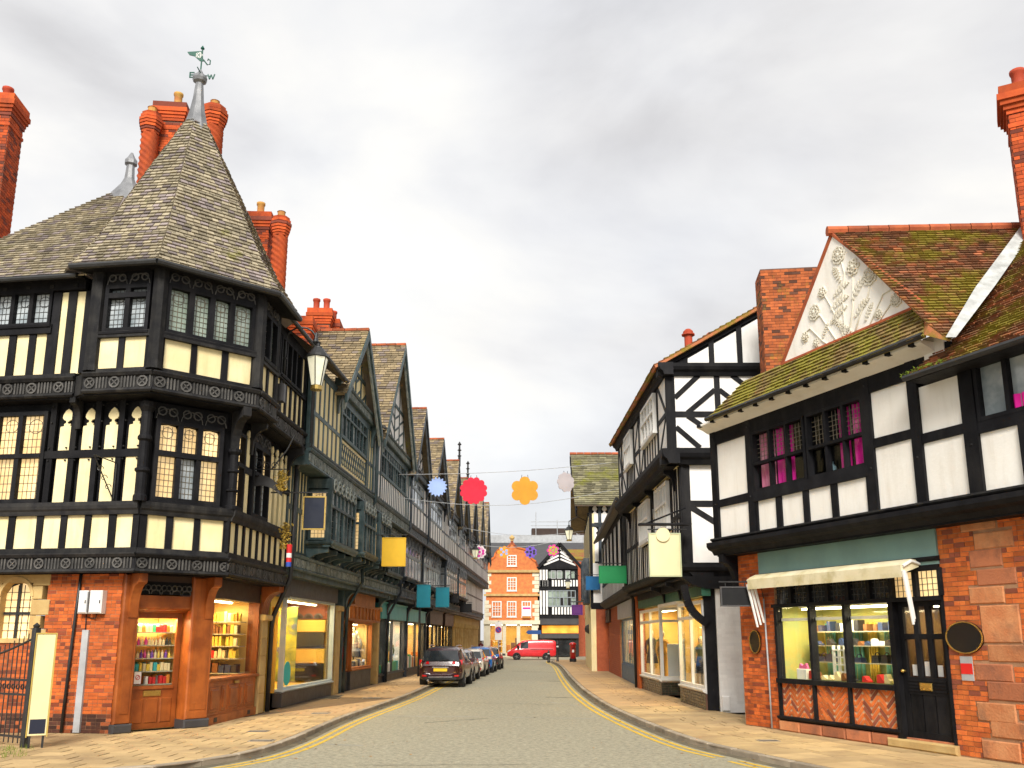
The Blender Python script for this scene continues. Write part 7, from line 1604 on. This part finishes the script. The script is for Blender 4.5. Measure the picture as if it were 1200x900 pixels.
# grey roofs and scaffold rails beyond, side buildings that close the gaps
N8 = thing('grey_roofed_hall', 'large hall with dark pitched roof behind the street-end houses', 'building', (0, 130, 0)); x0, x1 = atY(570, 650, 122).x, atY(700, 650, 122).x; fz = Fr((x0, 122), (x1, 122))
zA, zB_, zC = atY(600, 662, 122).z, atY(600, 636, 128).z, atY(600, 627, 131).z
G().box(fz, 0, fz.L, -14, 0, 0, zA).mk('wall', dkgrey, N8); G().plate([fz.P(-.2, .3, zA), fz.P(fz.L, .3, zA), fz.P(fz.L, -6, zB_), fz.P(-.2, -6, zB_)], .2).mk('roof', dkgrey, N8)
G().box(fz, -.2, fz.L, -9.2, -9, zB_ - .3, zC).mk('upper_roof_face', greyp, N8); G().box(fz, 0, fz.L, -14, -6.1, zA, zB_).mk('roof_block', dkgrey, N8); G().box(fz, 6.4, fz.L, -14, -11, zC - .2, atY(600, 620, 134).z).mk('plant_room', brownf, N8)
N9 = thing('scaffold_rail', 'thin scaffold rails and pole on the roof behind the street end', 'scaffold', (6, 132, zC)); f9 = Fr((atY(622, 620, 132).x, 132), (atY(680, 620, 132).x, 132))
for y in (611.5, 616): G().tube([f9.P(0, 0, atY(600, y, 132).z), f9.P(f9.L, 0, atY(600, y, 132).z)], .05, 5).mk('rail', greyp, N9)
for px, y in ((628, 600), (653, 609), (676, 609)): G().tube([f9.P(atY(px, 620, 132).x - f9.A.x, 0, zC), f9.P(atY(px, 620, 132).x - f9.A.x, 0, atY(px, y, 132).z)], .06, 5).mk('upright', greyp, N9)
for lab, xa, xb, ya, h, m in (('plain pale building beyond the left row', -16, -4.0, 108, 8.0, ystone), ('plain brown-roofed building beyond the far timbered house', 11.5, 24, 106, 11.5, brickm)):
    t = thing('side_building', lab, 'building', ((xa + xb) / 2, ya, 0)); f = Fr((xa, ya), (xb, ya)); G().box(f, 0, xb - xa, -8, 0, 0, h).mk('wall', m, t); G().box(f, -.2, xb - xa + .2, -8, .2, h, h + .3).mk('parapet', stonew, t)
    for k in range(3):
        for z in (1, 4): window(t, f, 1.5 + k * 3.2, 3 + k * 3.2, z, z + 1.8, 2, .03, (), None, dglass, whitep, .1, .08, .05)
q = [atY(660, 641, 110), atY(690, 641, 110), atY(690, 655, 109), atY(667, 655, 109)]; t = thing('red_tiled_roof', 'patch of brown tiled roof right of the chevron gable', 'roof', q[3]); G().plate([q[3], q[2], q[1] + V((0, 3, 0)), q[0] + V((0, 3, 0))], .2).mk('tiled_slope', tile, t); G().zprism([(q[3].x, 109.2), (q[2].x, 109.2), (q[2].x, 113), (q[3].x, 113)], 0, q[3].z - .3).mk('wall', brickm, t)
# ------------------------------------------------------------------ vehicles
tyrem = M('tyre', (.012, .012, .013), (.02, .02, .02), 6, .85, .2); rimm = M('alloy', (.45, .45, .47), (.35, .35, .37), 4, .3, .03, metal=.8)
carglass = M('car_glass', (.012, .015, .018), (.03, .034, .038), 1, .05, 0, spec=.9); plastic = M('black_plastic', (.015, .015, .016), (.02, .02, .021), 5, .6, .05)
redl = M('red_lamp', (.5, .008, .01), (.4, .006, .01), 4, .15, 0, spec=.8, coat=.5); whl = M('clear_lamp', (.7, .7, .7), (.55, .55, .55), 4, .1, 0, spec=.8); platem = flat('yellow_plate', (.75, .5, .02), .5)
def paint(n, c): return M(n, c, tuple(x * .85 for x in c), 3, .3, .02, 60, spec=.5, coat=.8)
SUVP = [(0, .5, .86, .88, .78, .7), (.05, .36, .98, 1.05, .87, .78), (.14, .3, 1.04, 1.28, .9, .72), (.34, .27, 1.06, 1.6, .91, .66), (.75, .25, 1.06, 1.69, .915, .66), (1.7, .25, 1.04, 1.72, .915, .66), (2.5, .25, 1.02, 1.68, .915, .65), (2.95, .25, 1.0, 1.56, .915, .64), (3.6, .25, 1.0, 1.1, .91, .78), (4.2, .27, .95, 1.0, .9, .75), (4.52, .33, .82, .86, .84, .66), (4.64, .4, .66, .7, .72, .55)]
def scaled(prof, sl, sw, sh): return [(y * sl, b * sh, e * sh, r * sh, w * sw, wr * sw) for y, b, e, r, w, wr in prof]
VANP = [(0, .45, 1.0, 1.75, .88, .8), (.06, .3, 1.05, 1.9, .95, .82), (.5, .27, 1.1, 1.96, .96, .83), (2.6, .27, 1.1, 1.96, .96, .83), (3.3, .27, 1.08, 1.9, .96, .8), (3.62, .27, 1.06, 1.7, .96, .78), (4.15, .27, 1.02, 1.2, .95, .8), (4.6, .3, .86, .95, .92, .76), (4.85, .38, .68, .72, .8, .6)]
def car(name, label, cat, x, y, ang, prof, pm, group=None, van=False, wy=(.85, 3.6), wr=.34, front=False):
    t = thing(name, label, cat, (x, y, 0), group); ca, sa = math.cos(ang), math.sin(ang)
    C = lambda a, b, z: V((x + a * ca - b * sa, y + a * sa + b * ca, z))
    rings = []
    for (yy, zb, ze, zr, w, wr_) in prof:
        h = [(0, zb), (w * .7, zb), (w * .96, zb + .06), (w, zb + .2), (w, (zb + ze) / 2 + .05), (w * .985, ze - .04), (w * .95, ze), (wr_ + (w * .95 - wr_) * .12, zr - .1 * min(1, (zr - ze) * 4)), (wr_ * .86, zr - .015), (0, zr)]
        rings.append([C(a, yy, z) for a, z in h] + [C(-a, yy, z) for a, z in reversed(h[1:-1])])
    n = len(rings[0]); g = G(); vs = [p for r in rings for p in r]
    fs = [(i * n + k, i * n + (k + 1) % n, (i + 1) * n + (k + 1) % n, (i + 1) * n + k) for i in range(len(rings) - 1) for k in range(n)] + [tuple(range(n)), tuple((len(rings) - 1) * n + k for k in range(n - 1, -1, -1))]
    g.add(vs, fs); body = g.mk('body', pm, t, True); sd = body.modifiers.new('s', 'SUBSURF'); sd.levels = 2; sd.render_levels = 2
    def lerp(yy):
        for a, b in zip(prof, prof[1:]):
            if a[0] <= yy <= b[0]: f = (yy - a[0]) / (b[0] - a[0]); return [p + (q - p) * f for p, q in zip(a, b)]
        return prof[-1] if yy > prof[-1][0] else prof[0]
    L = prof[-1][0]
    # side windows
    segs = [(.55, 1.35), (1.42, 2.2), (2.27, 3.02)] if not van else [(2.75, 3.5)]
    k_ = L / 4.64 if not van else 1
    for s in (-1, 1):
        for a, b in segs:
            a, b = a * k_, b * k_; A, B_ = lerp(a), lerp(b); lo = []
            for P_, yy in ((A, a), (B_, b)):
                zl_, zh = P_[2] + .03, P_[3] - .13; t_ = lambda z: P_[4] * .955 + (P_[5] - P_[4] * .955) * (z - P_[2]) / max(.05, P_[3] - .1 - P_[2])
                lo.append((C(s * (t_(zl_) + .012), yy, zl_), C(s * (t_(zh) + .016), yy, max(zh, zl_ + .05))))
            q = [lo[0][0], lo[1][0], lo[1][1], lo[0][1]]; G().plate(q if s > 0 else q[::-1], .03).mk('side_window', carglass, t)
    # rear window and windscreen
    def cross(y0, z0, y1, z1, f0, f1, nm, off):
        A, B_ = lerp(y0), lerp(y1); w0, w1 = A[5] * f0, B_[5] * f1
        q = [C(-w0, y0 + off, z0), C(w0, y0 + off, z0), C(w1, y1 + off, z1), C(-w1, y1 + off, z1)]; G().plate(q if off < 0 else q[::-1], .03).mk(nm, carglass, t)
    H = max(p[3] for p in prof)
    if not van:
        cross(.07 * k_, prof[2][2] + .06, .3 * k_, H * .89, 1.02, .98, 'rear_window', -.045); cross(3.55 * k_, prof[8][3] + .02, 2.98 * k_, H * .885, .92, .98, 'windscreen', .05)
    else: cross(4.12, 1.22, 3.62, 1.68, .92, .95, 'windscreen', .05)
    w = prof[4][4]
    for s in (-1, 1):
        for yy in wy:
            yy *= k_
            c = C(s * (w - .2), yy, wr); axs = (C(s, 0, 0) - C(0, 0, 0))
            G().lathe(C(s * (w - .24), yy, wr), [(wr + .07, 0), (wr + .07, .235), (wr + .05, .245)], 24, axs).mk('wheel_arch', plastic, t)
            wh = G().lathe(c, [(wr * .6, 0), (wr * .97, 0), (wr, .03), (wr, .2), (wr * .96, .225), (wr * .68, .23), (wr * .66, .21)], 24, axs).mk('wheel', tyrem, t, True)
            g = G().lathe(c, [(wr * .66, .19), (wr * .6, .2), (wr * .55, .17), (.06, .2)], 20, axs)
            for q in range(5):
                an = 2 * pi * q / 5; d = V((0, 0, 1)) * math.sin(an) + (C(0, 1, 0) - C(0, 0, 0)) * math.cos(an); p = c + axs * .2; g.tube([p, p + d * wr * .6], .03, 5)
            g.mk('rim', rimm, wh)
        # rear lamps, mirror
        if not van:
            zl_ = prof[2][2]; q = [C(s * w * .52, -.01, zl_ - .06), C(s * w * .97, .1, zl_ - .1), C(s * w * .985, .2, zl_ + .12), C(s * w * .55, .05, zl_ + .05)]; G().plate(q if s > 0 else q[::-1], .05).mk('tail_lamp', redl, t)
            G().cbox(Fr(C(-.1 + s * w * .72, .03, 0).xy, C(.1 + s * w * .72, .03, 0).xy), 0, .2, -.02, .03, prof[0][1] - .05, prof[0][1] + .03, .01).mk('reflector', redl, t)
            A = lerp(3.05 * k_); c = C(s * (w + .1), 3.0 * k_, A[2] + .06); g = G(); f = Fr(c.xy - (C(.11, 0, 0) - C(0, 0, 0)).xy, c.xy + (C(.11, 0, 0) - C(0, 0, 0)).xy); g.cbox(f, 0, .22, -.1, .04, c.z - .07, c.z + .09, .03); g.mk('mirror', pm, t)
            for yy in (1.6, 2.5): G().tube([C(s * (w * .995 + .01), yy * k_, prof[4][2] - .1), C(s * (w * .995 + .02), (yy + .16) * k_, prof[4][2] - .09)], .016, 5).mk('door_handle', pm, t)
        else:
            G().plate([C(s * .6, 4.83, .8), C(s * .8, 4.72, .82), C(s * .86, 4.5, .95), C(s * .68, 4.62, .97)][::1 if s < 0 else -1], .04).mk('headlamp', whl, t)
            c = C(s * 1.08, 3.75, 1.25); f = Fr(c.xy - V((.08, .08)), c.xy + V((.08, .08))); G().cbox(f, 0, .22, -.08, .08, c.z - .14, c.z + .16, .02).mk('mirror', plastic, t)
            G().box(Fr(C(s * .965, 2.6 if s > 0 else .3, 0).xy, C(s * .965, .3 if s > 0 else 2.6, 0).xy) if s < 0 else Fr(C(s * .965, .3, 0).xy, C(s * .965, 2.6, 0).xy), 0, 2.3, -.01, .006, 1.0, 1.03).mk('side_moulding', plastic, t)
    fb = Fr(C(-w * .8, 0, 0).xy, C(w * .8, 0, 0).xy); W = w * 1.6; zb0 = prof[0][1]
    if not van:
        G().cbox(fb, .05, W - .05, -.1, .03, zb0 - .2, zb0 - .06, .03).mk('rear_bumper_trim', plastic, t)
        G().box(fb, .25, W - .25, -.05, .045, zb0 - .08, zb0 - .055).mk('bumper_strip', rimm, t)
        zp = prof[0][2] - .2; pl_ = G().cbox(fb, W / 2 - .3, W / 2 + .3, -.02, .03, zp, zp + .13, .008).mk('number_plate', platem, t)
        G().box(fb, W / 2 - .36, W / 2 + .36, -.02, .035, zp + .15, zp + .2).mk('tailgate_handle', rimm, t)
        G().tube([C(-.05, -.02, prof[2][2] + .1), C(.35, .0, prof[2][2] + .13)], .012, 5).mk('wiper', plastic, t)
        for s in (-1, 1): G().tube([C(s * w * .62, .6 * k_, H - .02), C(s * w * .66, 1.5 * k_, H + .035), C(s * w * .64, 2.5 * k_, H - .01)], .018, 6).mk('roof_rail', rimm, t)
        G().lathe(C(-w * .55, -.0, zb0 - .2), [(.045, 0), (.045, .1)], 10, tuple(C(0, -1, 0) - C(0, 0, 0))).mk('tailpipe', rimm, t)
    return t
ra = -math.atan(.0508) - .012
def onrow(px, py): q = gp(px, py); return q
cars = [('maroon car parked nearest, seen from behind with yellow plate', (488, 545), 808, scaled(SUVP, 1.0, 1.06, 1.03), (.038, .009, .011), 'maroon'), ('silver grey car parked second, behind the maroon one', None, 45.6, scaled(SUVP, .9, .94, .92), (.34, .33, .35), 'silver'), ('cream white car parked third in the line', None, 51.3, scaled(SUVP, .88, .93, .9), (.62, .58, .5), 'cream_white'), ('bright blue car parked fourth in the line', None, 56.8, scaled(SUVP, .86, .93, .94), (.01, .12, .4), 'blue'), ('dark grey car parked last, nearest the red van', None, 62.6, scaled(SUVP, .9, .95, .9), (.02, .021, .024), 'dark_grey')]
q = gp(519, 806); x0, y0 = q.x - .12, q.y
for i, (lab, _, yy, pr, colr, nm) in enumerate(cars):
    y = y0 if i == 0 else yy; x = x0 + (y - y0) * .0625 + (0, -.02, .0, .02, .0)[i]
    car('parked_car', lab, 'car', x, y, ra, pr, paint('paint_' + nm, colr), 'cars parked along the left kerb')
q = gp(652, 773); car('red_van', 'red delivery van crossing the end of the street', 'van', q.x - .1, q.y - .6, pi / 2, VANP, paint('paint_red', (.62, .012, .02)), None, True, (.95, 3.9), .33)

# ------------------------------------------------------------------ flower bunting over the street
def blossom(px, py, r_px, Y, n, depth, m, label, m2=None, spread=.18, kind='round', tilt=0):
    c = atY(px, py, Y); R = r_px / FPX * Y; f = Fr((c.x, c.y), (c.x + math.cos(tilt), c.y + math.sin(tilt))); t = thing('hanging_flower', label, 'flower decoration', c - V((0, 0, R)), 'paper flowers strung across the street')
    pts = []; N_ = n * 10
    for k in range(N_):
        an = 2 * pi * k / N_; ph = (k % 10) / 10
        rr = R * (1 - depth * (abs(2 * ph - 1) ** (2.2 if kind == 'round' else 1.0))); pts.append((rr * math.cos(an), c.z + rr * math.sin(an)))
    G().prism(f, pts, -.015, .015).mk('petals', m, t)
    if m2:
        for k in range(n):
            an = 2 * pi * (k + .5) / n; G().ring(f, R * .55 * math.cos(an), c.z + R * .55 * math.sin(an), R * .22, R * .2, .014, .02 + .002 * (k % 3), 8).mk('petal_spot', m2[k % len(m2)], t)
        G().lathe(f.P(0, .0, c.z), [(R * .22, 0), (R * .2, .03)], 12, f.n.to_3d()).mk('flower_centre', m2[0], t)
    for s in (-.25, .25): G().tube([f.P(R * s, 0, c.z + R * .8), f.P(R * s * .8, 0, c.z + R * 1.12)], .012, 5).mk('hook', iron, t)
fm = lambda n, c: flat('petal_' + n, c, .6)
pk, gd, bl, gy = fm('crimson', (.62, .0, .03)), fm('gold', (.6, .28, .01)), fm('pale_blue', (.3, .42, .75)), fm('pale_grey', (.5, .45, .46))
YB = 39.0
blossom(512.5, 570.5, 12, YB, 16, .22, bl, 'pale blue paper flower with narrow petals, leftmost of the near string', kind='sharp')
blossom(555, 575, 16.5, YB, 12, .13, pk, 'large crimson paper flower on the near string'); blossom(615, 575, 17, YB, 6, .24, gd, 'large golden paper flower with six petals on the near string'); blossom(663, 565, 12, YB, 9, .14, gy, 'pale grey paper flower, rightmost of the near string', tilt=.5)
YC = 74.0; wh_, mg_, or_, vi_, gn_ = fm('white', (.75, .68, .68)), fm('magenta', (.6, .02, .3)), fm('orange', (.75, .3, .02)), fm('violet', (.16, .08, .5)), fm('lime', (.3, .5, .03))
blossom(562, 647, 8, YC, 9, .2, wh_, 'white and pink paper flower, leftmost of the far string', [mg_, fm('pink', (.7, .35, .5))]); blossom(590, 647, 7.3, YC, 7, .3, or_, 'orange and blue paper flower on the far string', [bl, or_]); blossom(622, 647, 7.3, YC, 9, .25, vi_, 'violet and black paper flower on the far string', [fm('black', (.02, .02, .02)), vi_]); blossom(648, 645, 7.3, YC, 7, .3, mg_, 'magenta and lime paper flower, rightmost of the far string', [gn_, or_])
def wire(pts, label, sag=.25, r=.012):
    t = thing('bunting_wire', label, 'wire', pts[0], 'wires strung across the street'); P_ = []
    for a, b in zip(pts, pts[1:]):
        for k in range(9): P_.append(a.lerp(b, k / 8) + V((0, 0, -sag * math.sin(pi * k / 8))))
    G().tube(P_, r, 5).mk('cable', greyp, t)
wl_p = lambda py, Y: atY(600, py, Y).z
wire([V((-5.0, YB, wl_p(556, YB))), V((4.55, YB - 1.5, wl_p(549, YB)))], 'upper wire holding the near paper flowers', .15); wire([V((-5.0, YB, wl_p(583, YB))), V((4.8, YB, wl_p(572, YB)))], 'lower wire behind the near paper flowers', .55)
wire([V((-4.0, YC, wl_p(636, YC))), V((5.6, YC, wl_p(626, YC)))], 'wire holding the far paper flowers', .7, .02); wire([V((-4.0, YC - 6, wl_p(628, YC))), V((5.6, YC - 6, wl_p(632, YC)))], 'loose second wire beside the far paper flowers', .5, .02)

# ------------------------------------------------------------------ street furniture at the far end
q = gp(671.5, 775.5, .1); t = thing('post_box', 'red pillar post box on the right pavement at street end', 'post box', q); pbm = paint('pillar_red', (.6, .012, .015))
G().lathe(q, [(.3, 0), (.3, .25), (.26, .27)], 20).mk('plinth', plastic, t); G().lathe(q, [(.26, .25), (.26, 1.42), (.31, 1.45), (.32, 1.52), (.25, 1.6), (.12, 1.66), (0, 1.68)], 20).mk('body', pbm, t, True); f = Fr((q.x - .14, q.y - .27), (q.x + .14, q.y - .27)); G().box(f, .03, .25, -.02, .015, 1.22, 1.28).mk('slot', plastic, t); G().box(f, .05, .23, -.02, .014, .9, 1.12).mk('notice_plate', whitep, t)
for px, py, l in ((643, 776.5, 'black bollard at the right kerb end, beside the red van'), (653.5, 776.5, 'black bollard at the right kerb end, nearer the post box')):
    q = gp(px, py, .0); t = thing('bollard', l, 'bollard', q, 'bollards at the end of the right kerb'); h = 1.05 if px < 650 else 1.9
    G().lathe(q, [(.13, 0), (.13, .15), (.1, .2), (.085, h * .8), (.11, h * .82), (.11, h * .86), (.085, h * .88), (.09, h * .96), (.03, h)], 14).mk('shaft', iron, t, True); G().lathe(q, [(.105, h * .7), (.105, h * .76)], 14).mk('white_band', whitep, t)
q = V((atY(584, 770, 92).x, 92, .1)); t = thing('traffic_sign', 'round red and blue no-waiting sign on a pole behind the parked cars', 'traffic sign', q); zc_ = atY(584, 738, 92).z; G().tube([q, V((q.x, q.y, zc_ + .9))], .04, 8).mk('pole', greyp, t); f = Fr((q.x - .4, q.y - .05), (q.x + .4, q.y - .05)); G().box(f, .05, .75, -.02, .0, zc_ - 1.0, zc_ + .75).mk('backing', whitep, t); G().lathe((q.x, q.y - .05, zc_), [(.3, 0), (.3, .02)], 20, (0, -1, 0)).mk('blue_disc', flat('sign_blue', (.03, .06, .35)), t)
G().ring(f, .4, zc_, .32, .07, .0, .03, 20).mk('red_ring', flat('sign_red', (.6, .02, .03)), t); G().beam(f, (.2, zc_ + .2), (.6, zc_ - .2), .06, 0, .03).mk('red_bar', bpy.data.materials['sign_red'], t)
q = V((atY(631, 770, 98).x, 98, 0)); t = thing('finger_post', 'blue direction sign on a dark pole above the red van', 'direction sign', q); zc_ = atY(625, 741, 98).z; G().tube([q, V((q.x, q.y, zc_ + .5))], .06, 8).mk('pole', iron, t); f = Fr((atY(616.5, 741, 98).x, 97.9), (atY(634, 741, 98).x, 97.9)); G().prism(f, [(0, zc_), (.2, zc_ - .2), (f.L, zc_ - .2), (f.L, zc_ + .22), (.2, zc_ + .22)], -.03, .03).mk('finger_board', flat('direction_blue', (.01, .06, .22)), t)
q = V((atY(694, 760, 62).x - .2, 62.0, 2.7)); t = thing('wall_globe_lamp', 'small dark round lamp on the right-hand wall', 'wall lamp', q); c = atY(690, 737, 62); G().lathe(c, [(.05, -.32), (.25, -.18), (.3, 0), (.22, .2), (.05, .3)], 14).mk('globe', dkgrey, t, True); G().tube([c, c + V((.9, 0, .1))], .03, 6).mk('arm', iron, t)
# a passer-by in dark clothes by the far shops
def person(px, py, Y, h, label, jacket, trousers):
    c = atY(px, py, Y); b = V((c.x, Y, .1)); t = thing('person', label, 'person', b); s = h / 1.75
    J = {'pel': (0, 0, .95), 'ch': (0, .0, 1.3), 'nk': (0, 0, 1.5), 'hd': (0, -.01, 1.58), 'hd2': (0, -.02, 1.68), 'shL': (-.18, 0, 1.43), 'elL': (-.25, .0, 1.15), 'haL': (-.24, -.1, .9), 'shR': (.18, 0, 1.43), 'elR': (.25, .0, 1.15), 'haR': (.22, -.12, .92), 'hiL': (-.09, 0, .9), 'knL': (-.11, -.04, .5), 'anL': (-.11, .04, .08), 'toL': (-.12, -.12, .03), 'hiR': (.09, 0, .9), 'knR': (.1, -.1, .5), 'anR': (.1, -.06, .08), 'toR': (.11, -.22, .03)}
    Rr = {'pel': .15, 'ch': .17, 'nk': .06, 'hd': .085, 'hd2': .09, 'shL': .075, 'elL': .055, 'haL': .04, 'shR': .075, 'elR': .055, 'haR': .04, 'hiL': .1, 'knL': .07, 'anL': .05, 'toL': .035, 'hiR': .1, 'knR': .07, 'anR': .05, 'toR': .035}
    E = [('pel', 'ch'), ('ch', 'nk'), ('nk', 'hd'), ('hd', 'hd2'), ('ch', 'shL'), ('shL', 'elL'), ('elL', 'haL'), ('ch', 'shR'), ('shR', 'elR'), ('elR', 'haR'), ('pel', 'hiL'), ('hiL', 'knL'), ('knL', 'anL'), ('anL', 'toL'), ('pel', 'hiR'), ('hiR', 'knR'), ('knR', 'anR'), ('anR', 'toR')]
    ks = list(J); me = bpy.data.meshes.new('body'); me.from_pydata([V(J[k]) * s for k in ks], [(ks.index(a), ks.index(b_)) for a, b_ in E], []); me.materials.append(jacket)
    o = link('body', me, t); sk_ = o.modifiers.new('skin', 'SKIN'); sd = o.modifiers.new('sub', 'SUBSURF'); sd.levels = sd.render_levels = 1
    for k, v in zip(ks, me.skin_vertices[0].data): v.radius = (Rr[k] * s, Rr[k] * s)
    me.skin_vertices[0].data[0].use_root = True
    G().lathe(b, [(.1 * s, 1.5 * s), (.115 * s, 1.62 * s), (.11 * s, 1.72 * s), (.05 * s, 1.77 * s), (0, 1.78 * s)], 12).mk('hair', flat('dark_hair', (.03, .02, .015), .7), t, True)
    fcm = flat('skin_tone', (.45, .26, .18), .6); G().lathe(b + V((0, -.035 * s, 0)), [(.04 * s, 1.5 * s), (.085 * s, 1.56 * s), (.09 * s, 1.64 * s), (.06 * s, 1.7 * s)], 12).mk('face', fcm, t, True)
    G().lathe(b, [(.2 * s, .88 * s), (.19 * s, 1.1 * s), (.21 * s, 1.3 * s), (.2 * s, 1.42 * s), (.08 * s, 1.5 * s)], 14).mk('jacket', jacket, t, True)
person(563.5, 750, 92.0, 1.72, 'person in a dark red jacket standing by the sandstone columns', flat('dark_red_jacket', (.12, .02, .025), .85), navyc)
